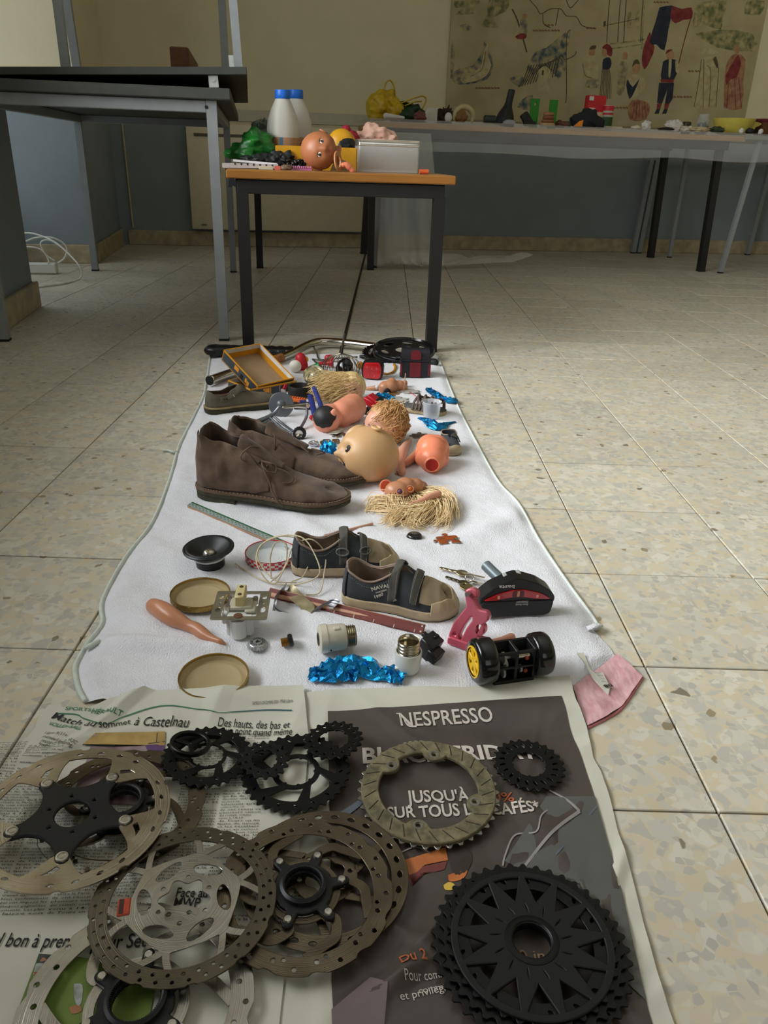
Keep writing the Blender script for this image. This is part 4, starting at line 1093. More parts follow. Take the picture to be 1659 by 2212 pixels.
# -- centre lock disc half hidden under it
zB = .0125
t = disc_thing('brake_disc', 'drilled centre lock disc half hidden under the disc with the black spider', 264, 1744, zB, 0, (0, radians(.6)), group=G_D)
k = dist((440, 1750), (264, 1746), zB)/80.0
L_ = [notch(80*k, 12, 2.6*k, 8), circ(0, 0, 64*k, 120)]; rotor_arms(t, k, 6, 14, [(31, 0), (40, 2), (52, -12), (66, -30)], 7.5, st_b, (28, 36))
for i in range(30): L_ += [circ(*pol((70 if i % 2 else 75)*k, radians(12*i)), 2.3*k, 12)]
for i in range(12): L_.append(circ(*pol(67.6*k, radians(30*i+8)), 2.0*k, 12))
put('rotor_plate', plate(L_, .0018, .0003, st_b, 'rotor_plate', 25), t)
spline_star(t, k, 6, 14, .0015, 33)
# -- lower six bolt disc with oblong holes, behind
zE = .0095
t = disc_thing('brake_disc', 'brown grey disc with oblong holes lying under the black centred disc', 702, 1893, zE, 0, (0, radians(.3)), group=G_D)
k = dist((882, 1900), (702, 1895), zE)/80.0
L_ = [circ(0, 0, 80*k, 160), [pol((19-1.7*cos(radians(6*a)))*k, radians(a)) for a in range(0, 360, 5)]]
for i in range(26): L_.append(circ(*pol(72*k, radians(360/26*i+3)), 4.4*k, 14, 2.9*k, radians(360/26*i+3+90)))
rotor_arms(t, k, 6, 14, [(30, 0), (46, 14), (65, 22)], 7, st_b, None)
put('hub_plate', plate([circ(0, 0, 31*k, 60), L_.pop(1)]+[circ(*pol(24.5*k, radians(60*i+14)), 2.7*k, 14) for i in range(6)], .0016, .0003, st_b, 'hub_plate', 25), t, (0, 0, .0001)); L_.append(circ(0, 0, 64*k, 120))
put('rotor_plate', plate(L_, .0018, .0003, st_b, 'rotor_plate', 25), t)
# -- centre lock disc with black star, right of the taped one
zD = .0150
t = disc_thing('brake_disc', 'centre lock disc with raised black toothed star, right of the taped disc', 655, 1926, zD, 0, (radians(.2), radians(.4)), group=G_D)
k = dist((848, 1935), (655, 1930), zD)/80.0
cD = W(655, 1926, zD); a0 = W(733, 1912, zD)-cD; aD = math.degrees(atan2(a0.y, a0.x))
L_ = [notch(80*k, 12, 2.8*k, 20), circ(0, 0, 63.5*k, 120)]; rotor_arms(t, k, 6, aD, [(34, 0), (42, 4), (54, -8), (57, -20), (65, -36)], 8.5, st_b, None); rotor_arms(t, k, 6, aD, [(30, 0), (36, 0)], 10, st_b, (27, 33))
for i in range(24): L_ += [circ(*pol((69.4 if i % 2 else 74.5)*k, radians(15*i)), 2.5*k, 12)]
for i in range(12): L_.append(circ(*pol(67*k, radians(30*i+22)), 2.2*k, 12))
put('rotor_plate', plate(L_, .0018, .0003, st_b, 'rotor_plate', 25), t)
spline_star(t, k, 6, aD, .0015, 36, hole=16.6, col=21)
# -- disc at the bottom edge of the picture
zF = .0105
t = disc_thing('brake_disc', 'large disc with black toothed centre lying below the taped disc', 296, 2172, zF, 0, (0, 0), group=G_D)
k = dist((546, 2165), (296, 2165), zF)/90.0
L_ = [notch(90*k, 12, 2.8*k, 3), circ(0, 0, 72*k, 120)]; rotor_arms(t, k, 6, 31, [(36, 0), (46, 3), (58, -10), (74, -28)], 9, st_c, (32, 40))
for i in range(30): L_.append(circ(*pol((78.5 if i % 2 else 84)*k, radians(12*i+3)), 2.6*k, 12))
put('rotor_plate', plate(L_, .0018, .0003, st_c, 'rotor_plate', 25), t)
spline_star(t, k, 6, 31, .0015, 38, hole=19.5, col=24)

# ------------------------------------------------------------------ sprockets
def gear(n, r, h=None, off=0.0, sharp=.5):
    h = h or 2*pi*r/n*.36; out = []
    for i in range(n):
        a = 2*pi*i/n+off; s = 2*pi/n
        for f_, q in ((-.5, 0), (-.36, .03), (-.25, .30), (-.15, .75), (-.06, 1), (.08, .96), (.18, .62), (.27, .25), (.38, .03)):
            out.append(pol(r-h+h*q, a+f_*s))
    return out
def slots(r, n, lx, ly, off=0.0, skew=0.0):
    return [circ(*pol(r, radians(off+360*i/n)), lx, 12, ly, radians(off+360*i/n+skew)) for i in range(n)]
def spokes(ri, ro, n, off, gap=.5, skew=14):
    out = []
    for i in range(n):
        a = off+360*i/n; s = 360/n
        out.append(rounded(arc(ro, a+s*gap*.28+skew, a+s*(1-gap*.28)+skew, 5)+arc(ri, a+s*(1-gap*.30), a+s*gap*.30, 3), .0018, 3))
    return out
G_S = 'black cassette sprockets on the newspaper'
def sprocket(label, px, py, z, r, n, holes_, hole_r, tilt=(0, 0), name='sprocket', key=True, layers=()):
    t = disc_thing(name, label, px, py, z, radians(px % 40), tilt, 'sprocket', G_S)
    hub = []
    for i in range(90):
        a = 4*i; q = (i % 10) < 2; hub.append(pol(hole_r-(.0014 if (q and key) else 0), radians(a)))
    put('toothed_plate', plate([gear(n, r), hub]+holes_, .0019, .0003, blk_ox, 'toothed_plate', 30), t)
    for (rr_, nn, zz, hr, hs) in layers:
        put('toothed_plate', plate([gear(nn, rr_), circ(0, 0, hr, 40)]+hs, .0019, .0003, blk_ox, 'toothed_plate', 30), t, (0, 0, zz))
    return t
r = dist((545, 1640), (448, 1638), .012)
t = sprocket('two layer open sprocket with a lockring on it, under the left headline', 448, 1634, .0135, r, 30, spokes(r*.42, r*.70, 6, 10, .55, -16)+slots(r*.79, 15, r*.055, r*.026, 0, 40), r*.36, (radians(-2), radians(3)),
             layers=[(r*.88, 26, -.0052, r*.72, slots(r*.785, 26, r*.03, r*.018, 0, 30))])
t = thing('lockring', 'black slotted ring with three inner bars resting on the upper left sprocket', 'ring', W(411, 1607, .0225), rot=Matrix.Rotation(radians(-8), 3, 'X') @ Matrix.Rotation(radians(9), 3, 'Y') @ Matrix.Rotation(radians(30), 3, 'Z'))
rl = dist((455, 1607), (411, 1607), .022)
b = MB(); b.lathe([(rl*.80, -.002), (rl*.97, -.002), (rl, -.001), (rl, .002), (rl*.96, .003), (rl*.84, .003), (rl*.80, .002), (rl*.80, -.002)], 40); b.obj('rim', blk_ox, t)
for i in range(3):
    a = radians(120*i+20); b = MB(); b.box((rl*.42*cos(a), rl*.42*sin(a), -.0005), (rl*.84, .005, .0025), rot=Matrix.Rotation(a, 3, 'Z'), bev=.0005); b.obj('bar', blk_ox, t)
r = dist((757, 1680), (640, 1675), .01)
sprocket('largest open spoked sprocket, lying across the newspaper fold', 640, 1668, .0105, r, 34, spokes(r*.44, r*.74, 6, 4, .5, -18)+slots(r*.83, 17, r*.055, r*.026, 0, 35), r*.35, (radians(1), radians(-2)),
         layers=[(r*.90, 30, -.0046, r*.76, slots(r*.82, 30, r*.03, r*.016, 0, 30))])
r = dist((625, 1645), (571, 1645), .018)
sprocket('small ring sprocket lying over the two open sprockets', 571, 1643, .0205, r, 16, slots(r*.72, 12, r*.07, r*.07, 8), r*.52, (radians(4), radians(6)))
r = dist((785, 1600), (720, 1600), .018)
sprocket('small holed sprocket at the top, across the edge of the brown advert', 720, 1600, .0185, r, 20, slots(r*.76, 16, r*.075, r*.06, 4), r*.52, (radians(-3), radians(-5)))
r = dist((1220, 1660), (1141, 1657), .01)
sprocket('small scalloped sprocket alone on the right of the brown advert', 1142, 1653, .0075, r, 24, slots(r*.73, 20, r*.10, r*.045, 0, 20), r*.47, (0, radians(1)))
# -- muddy chainring
mud = M('muddy_alloy', (84, 80, 58), .8, rgb2=(132, 122, 92), scale=90, bump=.5, bscale=260)
r = dist((1080, 1720), (927, 1718), .012)
t = thing('chainring', 'muddy chainring with shiny teeth and four bolt holes on the brown advert', 'chainring', W(925, 1712, .0085), rot=Matrix.Rotation(radians(1.5), 3, 'X') @ Matrix.Rotation(radians(-.6), 3, 'Y'))
k = r/76.0
put('teeth', plate([gear(38, r, r*.062), circ(0, 0, r*.80, 60)], .0022, .0004, brushed('tooth_steel', (150, 148, 140), .3), 'teeth', 30), t, (0, 0, .0005))
tabs = [W(x, y, .012)-W(925, 1712, .012) for x, y in ((1014, 1738), (908, 1773), (838, 1658), (939, 1631))]
ta = [math.degrees(atan2(v.y, v.x)) for v in tabs]
inn = []
for i in range(240):
    a = 1.5*i; rr_ = 54.5
    for q in ta:
        d = abs(((a-q+180) % 360)-180); rr_ = min(rr_, 54.5-10.5*max(0, 1-(d/13)**2)**.6 if d < 13 else rr_)
    inn.append(pol(rr_*k, radians(a)))
L_ = [circ(0, 0, 71.5*k, 120), inn]+[circ(*pol(51.3*k, radians(q)), 3.6*k, 16) for q in ta]
put('body', plate(L_, .0050, .0009, mud, 'body', 30), t, (0, 0, .0012))
for q in ta:
    c = pol(51.3*k, radians(q)); b = MB(); b.lathe([(3.6*k, .002), (3.6*k, .0066), (5.6*k, .0066), (6.0*k, .006)], 18, c=(c[0], c[1], 0)); b.obj('bolt_collar', M('collar_steel', (140, 138, 128), .4, metal=.8), t)
for i in range(26):
    a = 360/26*i+5; b = MB(); p0 = pol(57*k, radians(a)); p1 = pol(70*k, radians(a+7))
    b.cyl((p0[0], p0[1], .0061), (p1[0], p1[1], .0061), .0006, n=5); b.obj('milled_groove', M('dark_groove', (46, 42, 30), .8), t)
for i in range(4):
    a = radians(ta[3]+14+i*5); b = MB(); b.cyl((*pol(73*k, a), .001), (*pol(73*k, a), .0045), .0022, n=10); b.obj('ramp_pin', st_l, t)
# -- big black cassette
cN = (1146, 2048)
r = dist((1368, 2075), (1146, 2060), .02)
t = thing('cassette', 'big black cassette of stacked toothed rings at the bottom right', 'cassette', W(*cN, .0095), rot=Matrix.Rotation(radians(.6), 3, 'X'))
def lay(rr_, n, z, hr, hs, nm='toothed_plate'): put(nm, plate([gear(n, rr_, off=z*90), circ(0, 0, hr, 60)]+hs, .0020, .0003, blk_ox, nm, 30), t, (0, 0, z))
lay(r, 42, 0, r*.80, slots(r*.885, 21, r*.035, r*.02, 4, 30))
lay(r*.925, 38, .0030, r*.72, slots(r*.80, 19, r*.045, r*.02, 3, 30))
lay(r*.845, 34, .0060, r*.62, slots(r*.72, 17, r*.045, r*.025, 0, 30))
sp = []
L_ = [circ(0, 0, r*.80, 100), circ(0, 0, r*.20, 50)]
for i in range(13):
    a = 360/13*i+6; s = 360/13
    L_.append(rounded([pol(r*.43, radians(a+s*.5))]+arc(r*.745, a+s*.06, a+s*.94, 3), r*.02, 3))
    L_.append(circ(*pol(r*.36, radians(a)), r*.065, 10, r*.013, radians(a+12)))
put('spider', plate(L_, .0034, .0007, M('black_spider', (11, 11, 11), .6, var=.2), 'spider', 35), t, (0, 0, .0070))
b = MB(); b.lathe([(r*.20, .001), (r*.20, .0108), (r*.21, .0114), (r*.25, .0114), (r*.27, .0108), (r*.275, .0098)], 56); b.obj('hub_ring', blk_ox, t)
# ================================================================== FINDS ON THE NEAR HALF OF THE TOWEL
def G(px, py, dz=0.0):
    p = W(px, py, .007); return Vector((p.x, p.y, towel_z(p.x, p.y)+dz))
def GM(px, py, r):
    p = W(px, py, .008); return max(towel_z(p.x+r*cos(a), p.y+r*sin(a)) for a in [pi*i/6 for i in range(12)]+[0])
def mpp(px, py, z=.01): return (W(px, py, z)-Vector((0, 0, CAM_Z))).dot(AX_F)/FOCAL      # metres per pixel there
def VP(bx, by, px, py, zb=.007):
    """point of a pixel's sight line on the upright plane through a ground pixel"""
    q = W(bx, by, zb); n = Vector((q.x, q.y, 0)).normalized()
    d = AX_R*((px-829.5)/FOCAL)-AX_U*((py-1106)/FOCAL)+AX_F; t = q.dot(n)/d.dot(n)
    return Vector((t*d.x, t*d.y, CAM_Z+t*d.z))
def yaw(a, b): p, q = W(*a, .01), W(*b, .01); return atan2(q.y-p.y, q.x-p.x)
gold = M('gold_lacquer', (168, 138, 76), .32, metal=.85, var=.08); tan = M('tan_lacquer', (176, 158, 118), .45, var=.04); chrome = M('chrome', (206, 202, 192), .14, metal=1.0, var=.03)
ceramic = M('cream_ceramic', (206, 200, 178), .25, var=.05, coat=.3); wceramic = M('white_ceramic', (214, 216, 210), .2, var=.04, coat=.4); blackp = M('black_plastic', (20, 20, 21), .35, var=.1)
foil = M('blue_foil', (40, 158, 214), .24, metal=.85, rgb2=(24, 120, 180), scale=60, bump=.5, bscale=500); foil_in = M('silver_foil', (200, 202, 206), .25, metal=.9)
def jar_lid(label, px, py, rx, tilt, top_out, lin, name='jar_lid', lip=gold, hz=.011, z0=0):
    r = mpp(px, py)*rx; c = W(px, py, .016); t = thing(name, label, 'lid', (c.x, c.y, GM(px, py, r*.8)-.0002+z0), rot=tilt, group='jar lids')
    b = MB(); b.lathe([(0, 0), (r*.90, 0), (r*.96, .0012), (r*.985, .003), (r*.985, hz-.002)], 56); b.lathe([(r*.985, hz-.002), (r*.995, hz-.0008), (r*.975, hz), (r*.955, hz-.0012), (r*.96, hz-.0026)], 56, wob=lambda a, z: .006*max(0, cos(4*a+1))**6*-1); b.obj('shell', [top_out], t, 50)
    b = MB(); b.lathe([(0, .0012), (r*.70, .0012), (r*.735, .0022), (r*.80, .0024), (r*.84, .0016), (r*.92, .0020), (r*.945, .004), (r*.955, hz-.0028)], 56); b.obj('lining', lin, t, 50)
    b = MB(); R = [(r*1.0, hz-.0012), (r*.99, hz+.0002), (r*.965, hz), (r*.955, hz-.0014)]
    b.lathe(R, 72, wob=lambda a, z: -.014*max(0, cos(4*a+.6))**10); b.obj('lip', lip, t, 60)
    return t, r
T0 = Matrix.Identity(3)
t, r = jar_lid('gold rimmed tan jar lid lying open side up left of the switch', 433, 1289, 63.5, T0, gold, tan)
b = MB()   # honeycomb print on the skirt
for i in range(34):
    a = radians(190+i*5); z = .0035+.0035*(i % 2); c = Vector((r*.9862*cos(a), r*.9862*sin(a), z)); tx = Vector((-sin(a), cos(a), 0))
    h6 = [c+tx*(.0021*cos(q))+Vector((0, 0, .0021*sin(q))) for q in [pi/3*k for k in range(7)]]; b.tube(h6, .00018, 3)
o = b.obj('honeycomb_print', M('print_tan', (112, 88, 44), .5), t); o['kind'] = 'stuff'
tl = Matrix.Rotation(radians(2.5), 3, 'X')
jar_lid('gold rimmed tan jar lid half covered by the newspaper edge', 462, 1462, 75, tl, gold, tan, z0=0)
chk = M('red_check', (196, 48, 62), .4, var=.1)
# red and white checked lid
t, r = jar_lid('red and white checked jar lid with white inside under the string', 585, 1197, 55, T0, M('lid_white', (222, 220, 214), .4), M('lid_inside', (206, 210, 208), .35, var=.03), lip=M('lid_rim_red', (176, 52, 62), .4), hz=.014)
b = MB()
for i in range(44):
    for j in range(3):
        if (i+j) % 2: continue
        a0, a1 = 2*pi*i/44, 2*pi*(i+1)/44; z0, z1 = .001+j*.0038, .001+(j+1)*.0038; q = r*.9885
        b.add([(q*cos(a0), q*sin(a0), z0), (q*cos(a1), q*sin(a1), z0), (q*cos(a1), q*sin(a1), z1), (q*cos(a0), q*sin(a0), z1)], [(0, 1, 2, 3)])
o = b.obj('check_print', chk, t, 180); o['kind'] = 'stuff'
b = MB(); b.lathe([(r*.30, .00135), (r*.31, .0016), (r*.32, .00135)], 40); b.lathe([(r*.42, .00135), (r*.43, .0016), (r*.44, .00135)], 40); b.obj('embossed_rings', M('lid_inside', (1, 1, 1)), t, 180)
# doll leg, tan
skin_tan = M('doll_tan', (190, 132, 98), .32, var=.04, scale=8); skin_o = M('doll_orange', (238, 140, 104), .34, var=.04, scale=8); skin_y = M('doll_yellow_tan', (206, 164, 116), .42, var=.05, scale=7)
skin_p = M('doll_pink', (216, 158, 132), .36, var=.05, scale=8); skin_b = M('doll_brown', (184, 128, 98), .42, var=.05, scale=7)
def limb(name, label, pix, mat, cat='doll limb', group=None, nm=None, zr=1.0, dz=0.0, n=18):
    """a smooth plastic limb lying on the towel: (px, py, radius in px) along its axis"""
    o0 = G(pix[0][0], pix[0][1]); P = []; R = []
    for x, y, rp in pix:
        r = rp*mpp(x, y); p = W(x, y, .006+r); g = towel_z(p.x, p.y); p.z = g+r*zr+dz-.0015; P.append(p-o0); R.append(r)
    t = thing(name, label, cat, o0, group=group)
    Q = catmull(P, 6); RR = [max(.0008, q) for q in [v.x for v in catmull([Vector((r, 0, 0)) for r in R], 6)]]
    b = MB(); b.tube(Q, RR, n, round_ends=True); b.obj(nm or 'limb', mat, t, 180); return t
t = limb('doll_limb', 'long tan plastic doll leg lying left of the wall switch', [(333, 1315, 17), (350, 1325, 20), (372, 1338, 19.5), (395, 1350, 15), (408, 1356, 13), (422, 1360, 13.5), (438, 1371, 13), (455, 1384, 9), (467, 1392, 6.5), (476, 1396, 6), (485, 1400, 3.5)], skin_tan)
# wall switch mechanism: frame plate, toggles, white body
t = thing('wall_switch', 'old wall switch mechanism with metal frame and cream rocker', 'switch', G(522, 1367), yaw((460, 1345), (567, 1345)))
hs = mpp(520, 1330)*57; zp = .034
L_ = [rounded([(-hs, -hs*.98), (hs, -hs*.98), (hs, hs*.98), (-hs, hs*.98)], .003), rounded([(-hs*.66, -hs*.78), (hs*.62, -hs*.78), (hs*.62, hs*.80), (-hs*.66, hs*.80)], .003)]
for sx in (-1, 1): L_ += [circ(sx*hs*.80, -hs*.35, hs*.11, 12, hs*.18), circ(sx*hs*.80, hs*.5, hs*.09, 12), circ(sx*hs*.80, hs*.1, hs*.05, 8)]
oldsteel = M('old_zinc', (160, 154, 132), .42, metal=.8, var=.2, scale=40)
put('frame_plate', plate(L_, .0014, .0003, oldsteel, 'frame_plate', 30), t, (0, .012, zp))
b = MB(); b.box((0, .006, .0165), (.036, .040, .030), bev=.003); b.box((.019, .004, .021), (.014, .028, .020), bev=.002); b.box((-.020, .006, .024), (.010, .024, .018), bev=.002); b.cyl((-.002, -.014, .004), (-.002, -.014, .030), .011, n=20); b.obj('body', wceramic, t, 40)
b = MB(); b.box((0, .012, .0365), (.030, .026, .006), bev=.0015); b.box((.013, .012, .0345), (.014, .036, .004), bev=.001); b.obj('bridge', M('aged_white', (186, 180, 158), .5, var=.1), t, 40)
crm = M('cream_bakelite', (206, 190, 136), .4, var=.05)
b = MB(); b.box((-.001, .018, .046), (.013, .034, .016), bev=.0015); b.obj('rocker', crm, t, 40)
b = MB(); b.cyl((-.001, .008, .0535), (-.001, .008, .0546), .0028, n=12); b.cyl((-.001, .028, .0535), (-.001, .028, .0546), .0028, n=12); b.obj('screw_hole', M('hole_brown', (70, 60, 36), .6), t)
b = MB()
for sx, sy in ((-.017, .002), (-.017, .024), (.018, .024)): b.cyl((sx, sy, .030), (sx, sy, .040), .0035, n=10)
o = b.obj('terminal_screw', st_l, t); o['kind'] = 'stuff'
b = MB(); b.cyl((-.001, -.016, zp-.001), (-.001, -.016, zp+.0022), .006, n=20); b.obj('fixing_screw', M('copper_brown', (120, 84, 58), .5, metal=.4), t)
# bottle caps
def bottle_cap(label, px, py, rpx, mat, rot=0, name='bottle_cap', up=True):
    t = thing(name, label, 'bottle cap', G(px, py+4), rot, 'bottle caps'); r = rpx*mpp(px, py)
    w = lambda a, z: .045*cos(21*a)*smooth01(.0048, .0008, z)
    b = MB(); b.lathe([(0, .0062), (r*.74, .0062), (r*.84, .0054), (r*.92, .0034), (r*1.0, .0006)], 84, wob=w) if up else b.lathe([(r, .0058), (r*.9, .003), (r*.80, .0006), (0, .0004)], 84, wob=lambda a, z: .045*cos(21*a)*smooth01(.001, .005, z))
    b.obj('crown', mat, t, 60); return t, r
capp = M('cap_silver', (176, 178, 178), .32, metal=.6, var=.04); capk = M('cap_print_black', (26, 26, 26), .5)
t, r = bottle_cap('silver bottle cap with black bird emblem and ring of lettering', 557, 1397, 22.5, capp)
def ring_text(b, s, r, a0, a1, h, z):
    n = len(s)
    for i, ch in enumerate(s):
        if ch == ' ': continue
        a = radians(a0+(a1-a0)*(i+.5)/n); V, F = text_geo(ch, 1, 1, .03); x0 = min(p.x for p in V); x1 = max(p.x for p in V)
        m = Matrix.Translation((r*cos(a), r*sin(a), z)) @ Matrix.Rotation(a-pi/2, 4, 'Z'); b.add([m @ Vector(((p.x-(x0+x1)/2)*h/.7, (p.y-.35)*h/.7, 0)) for p in V], F)
b = MB(); ring_text(b, 'CAPSULE RECYCLABLE & A TRIER ', r*.585, 150, -210, r*.15, .00635); b.obj('ring_lettering', capk, t, 0)
b = MB(); b.lathe([(r*.46, .0063), (r*.48, .0064), (r*.50, .0063)], 40); b.lathe([(r*.70, .0063), (r*.715, .0064), (r*.73, .0063)], 40); b.obj('printed_ring', capk, t)
b = MB(); em = smoothloop([(-.30, -.02), (-.18, .04), (-.10, .24), (-.02, .30), (.06, .16), (.14, .10), (.30, .22), (.22, .02), (.10, -.10), (.0, -.14), (-.04, -.26), (-.20, -.30), (-.10, -.16), (-.16, -.06)], 3)
b.add([(p[0]*r, p[1]*r, .0064) for p in em], [tuple(range(len(em)))]); b.obj('bird_emblem', capk, t, 0)
t, r = bottle_cap('black bottle cap with pale script on top above the puzzle piece', 895, 1159, 17.5, M('cap_black', (22, 22, 24), .25, var=.1, coat=.5), 0)
b = MB(); b.tube(catmull([Vector((-.5*r, .1*r, .0064)), Vector((-.35*r, .35*r, .0064)), Vector((-.25*r, -.05*r, .0064)), Vector((-.1*r, .2*r, .0064)), Vector((0, -.2*r, .0064)), Vector((.12*r, .25*r, .0064)), Vector((.25*r, -.05*r, .0064)), Vector((.45*r, .2*r, .0064))], 5), .00025, 4); b.obj('script', M('cap_script', (150, 150, 150), .4), t)
# threaded brass nipple with black flange
t = thing('brass_fitting', 'small threaded brass fitting with black flange next to silver cap', 'fitting', G(622, 1404), radians(12))
b = MB(); rr_ = mpp(620, 1400)
pr = []
for i in range(17): pr.append((rr_*(8.4+.9*(i % 2)), i*rr_*1.05))
b.lathe([(0, 0)]+pr+[(0, 17*rr_)], 24, c=(-rr_*14, 0, rr_*9.5), rot=Matrix.Rotation(radians(82), 3, 'Y')); b.obj('thread', M('brass', (170, 128, 60), .3, metal=.9, var=.1), t, 40)
b = MB(); b.lathe([(0, 0), (rr_*12, 0), (rr_*14, rr_*2), (rr_*14, rr_*7), (rr_*11, rr_*10), (0, rr_*10.5)], 28, c=(rr_*1.5, 0, rr_*13), rot=Matrix.Rotation(radians(78), 3, 'Y')); b.obj('flange', blackp, t, 40)
# bulb sockets
k = mpp(725, 1400)
def thread_prof(r0, r1, z0, z1, n):
    out = []
    for i in range(n*6+1):
        a = i/6*2*pi; out.append((r0+(r1-r0)*(.5-.5*cos(a)), z0+(z1-z0)*i/(n*6)))
    return out
t = thing('bulb_socket', 'cream ceramic bulb socket lying on its side, screw end to the right', 'socket', G(722, 1410), radians(8)+yaw((690, 1400), (760, 1398)))
ry = Matrix.Rotation(radians(90), 3, 'Y')
b = MB(); b.lathe([(13*k, 0), (25*k, 0), (30*k, 3*k), (31*k, 9*k), (31*k, 17*k), (29.5*k, 18*k), (29*k, 24*k), (28.5*k, 52*k), (26*k, 58*k), (20*k, 60*k)], 44, c=(-34*k, 0, 31*k), rot=ry); b.obj('body', ceramic, t, 40)
b = MB(); b.lathe([(13*k, -.2*k), (14.6*k, -1.5*k), (12*k, -1.5*k), (11*k, 2*k), (10.5*k, 14*k), (0, 14*k)], 30, c=(-34*k, 0, 31*k), rot=ry); b.obj('cable_entry', M('dark_bronze', (96, 90, 74), .4, metal=.7), t, 40)
b = MB(); b.lathe(thread_prof(20.5*k, 24*k, 59*k, 78*k, 4)+[(22*k, 79*k), (19*k, 77*k), (18*k, 60*k)], 44, c=(-34*k, 0, 31*k), rot=ry); b.obj('screw_shell', M('nickel', (186, 178, 156), .22, metal=1.0, var=.05), t, 60)
b = MB(); b.box((4*k, -8*k, 58*k), (14*k, 10*k, 6*k), bev=1.5*k); b.obj('lug', ceramic, t); b = MB(); b.cyl((-12*k, -29*k, 20*k), (-12*k, -31.2*k, 20*k), 1.8*k, n=10); b.obj('pin_hole', darkl if 'dark_line' in _mats else blackp, t)
k = mpp(880, 1450)
t = thing('bulb_socket', 'white ceramic bulb socket standing upright with bare screw shell on top', 'socket', G(880, 1452), 0)
b = MB(); b.lathe([(0, 0), (20*k, 0), (25*k, 3*k), (27.5*k, 10*k), (28.5*k, 26*k), (29.5*k, 48*k), (29*k, 51*k), (26*k, 51*k), (25.5*k, 42*k), (0, 42*k)], 44); b.obj('body', wceramic, t, 40)
b = MB(); b.lathe([(23*k, 40*k)]+thread_prof(21.5*k, 24.5*k, 44*k, 76*k, 4)+[(23*k, 78*k), (21.5*k, 77*k), (20*k, 60*k), (20*k, 45*k), (0, 44*k)], 44); b.obj('screw_shell', M('nickel', (1, 1, 1)), t, 60)
b = MB(); b.box((-22*k, -14*k, 10*k), (12*k, 12*k, 18*k), bev=2*k); b.box((24*k, -10*k, 30*k), (5*k, 10*k, 16*k), bev=1.2*k); b.obj('lug', wceramic, t, 40)
# black plastic connector behind it
k = mpp(920, 1420)
t = thing('black_connector', 'black plastic plug block leaning behind the upright socket', 'connector', G(924, 1420), radians(-38))
b = MB(); b.box((0, 4*k, 24*k), (34*k, 44*k, 44*k), bev=2*k, rot=Matrix.Rotation(radians(22), 3, 'Y')); b.box((20*k, -4*k, 15*k), (26*k, 34*k, 26*k), bev=2*k, rot=Matrix.Rotation(radians(22), 3, 'Y')); b.obj('housing', blackp, t, 40)
b = MB(); b.box((-16*k, 8*k, 42*k), (12*k, 10*k, 10*k), bev=1*k, rot=Matrix.Rotation(radians(22), 3, 'Y')); b.box((8*k, 16*k, 44*k), (6*k, 14*k, 8*k), bev=1*k, rot=Matrix.Rotation(radians(22), 3, 'Y')); b.obj('clip', blackp, t, 40)
# brown wooden ruler strip with pale tacks, dowel beside it
def bar3(name, label, cat, p0, p1, w, h, mat, tilt=0.0, z0=0.0):
    a, c = G(*p0), G(*p1); d = c-a; L = d.length; t = thing(name, label, cat, a, rot=Vector((1, 0, 0)).rotation_difference(d.normalized()).to_matrix()); b = MB()
    b.box((L/2, 0, h/2+z0), (L, w, h), bev=min(w, h)*.2, rot=None); o = b.obj('strip', mat, t); o.rotation_euler = (tilt, 0, 0); return t, L, o
t, L, o = bar3('wooden_strip', 'dark red brown flat wooden strip with pale tacks below the sneaker', 'strip', (584, 1284), (918, 1366), .0150, .0035, M('mahogany', (116, 46, 36), .5, rgb2=(92, 36, 28), scale=8, streak=(1, 14, 14)), radians(38), .006)
b = MB()
for i in range(7): b.box((L*(.20+.125*i), -.0050, .0098), (.0012, .0050, .0004))
q = b.obj('tack', M('tack_pale', (196, 176, 158), .5), o); q['kind'] = 'stuff'
b = MB()
for y in (-.004, .004): b.cyl((L*.985, y, .0094), (L*.985, y, .0098), .0013, n=10)
q = b.obj('end_hole', M('hole_white', (214, 206, 200), .6), o); q['kind'] = 'stuff'
b = MB(); b.box((L/2, .0072, .0078), (L*.998, .0008, .0037)); b.obj('pale_edge', M('edge_tan', (184, 140, 104), .6), o)
a, c = G(579, 1290), G(816, 1344); t = thing('wooden_dowel', 'thin pale wooden dowel lying below the brown strip', 'stick', a); b = MB(); d = c-a; b.cyl(Vector((0, 0, .005)), d+Vector((0, 0, .004)), .0034, n=14, bev=.0006); b.obj('rod', M('pale_dowel', (206, 160, 130), .6, rgb2=(186, 140, 112), scale=10, streak=(1, 9, 9)), t)
a, c = G(700, 1166), G(805, 1139); t = thing('wooden_stick', 'thin wooden stick sticking out behind the far sneaker', 'stick', a); b = MB(); d = c-a; b.cyl(Vector((0, 0, .003)), d+Vector((0, 0, .003)), .0024, n=12, bev=.0005); b.obj('rod', M('pale_dowel', (1, 1, 1)), t)
# silver striped ribbon, twisted
t = thing('striped_ribbon', 'twisted silver ribbon with dark stripes lying over the brown strip', 'ribbon', G(650, 1325)); O_ = G(650, 1325)
path = [VP(620, 1275, 617, 1268), VP(618, 1290, 606, 1280), VP(612, 1320, 592, 1300), W(594, 1322, .010), W(622, 1336, .008), W(650, 1344, .008), VP(668, 1330, 676, 1322), VP(700, 1318, 708, 1304), W(728, 1306, .022)]
def ribbon(path, w, side, n=8):
    Q = catmull(path, n); S = catmull(side, n); V = []
    for q, s_ in zip(Q, S):
        s_ = s_.normalized()
        for j in range(9): V.append(q-O_+s_*w*(j/8-.5))
    return V, len(Q)
V, nq = ribbon(path, .0175, [Vector((.3, .2, 1)), Vector((.4, .1, 1)), Vector((.2, .1, 1)), Vector((.1, .4, .8)), Vector((.2, .8, .5)), Vector((.3, .9, .3)), Vector((.6, .5, .6)), Vector((.7, .2, .8)), Vector((.5, .6, .3))])
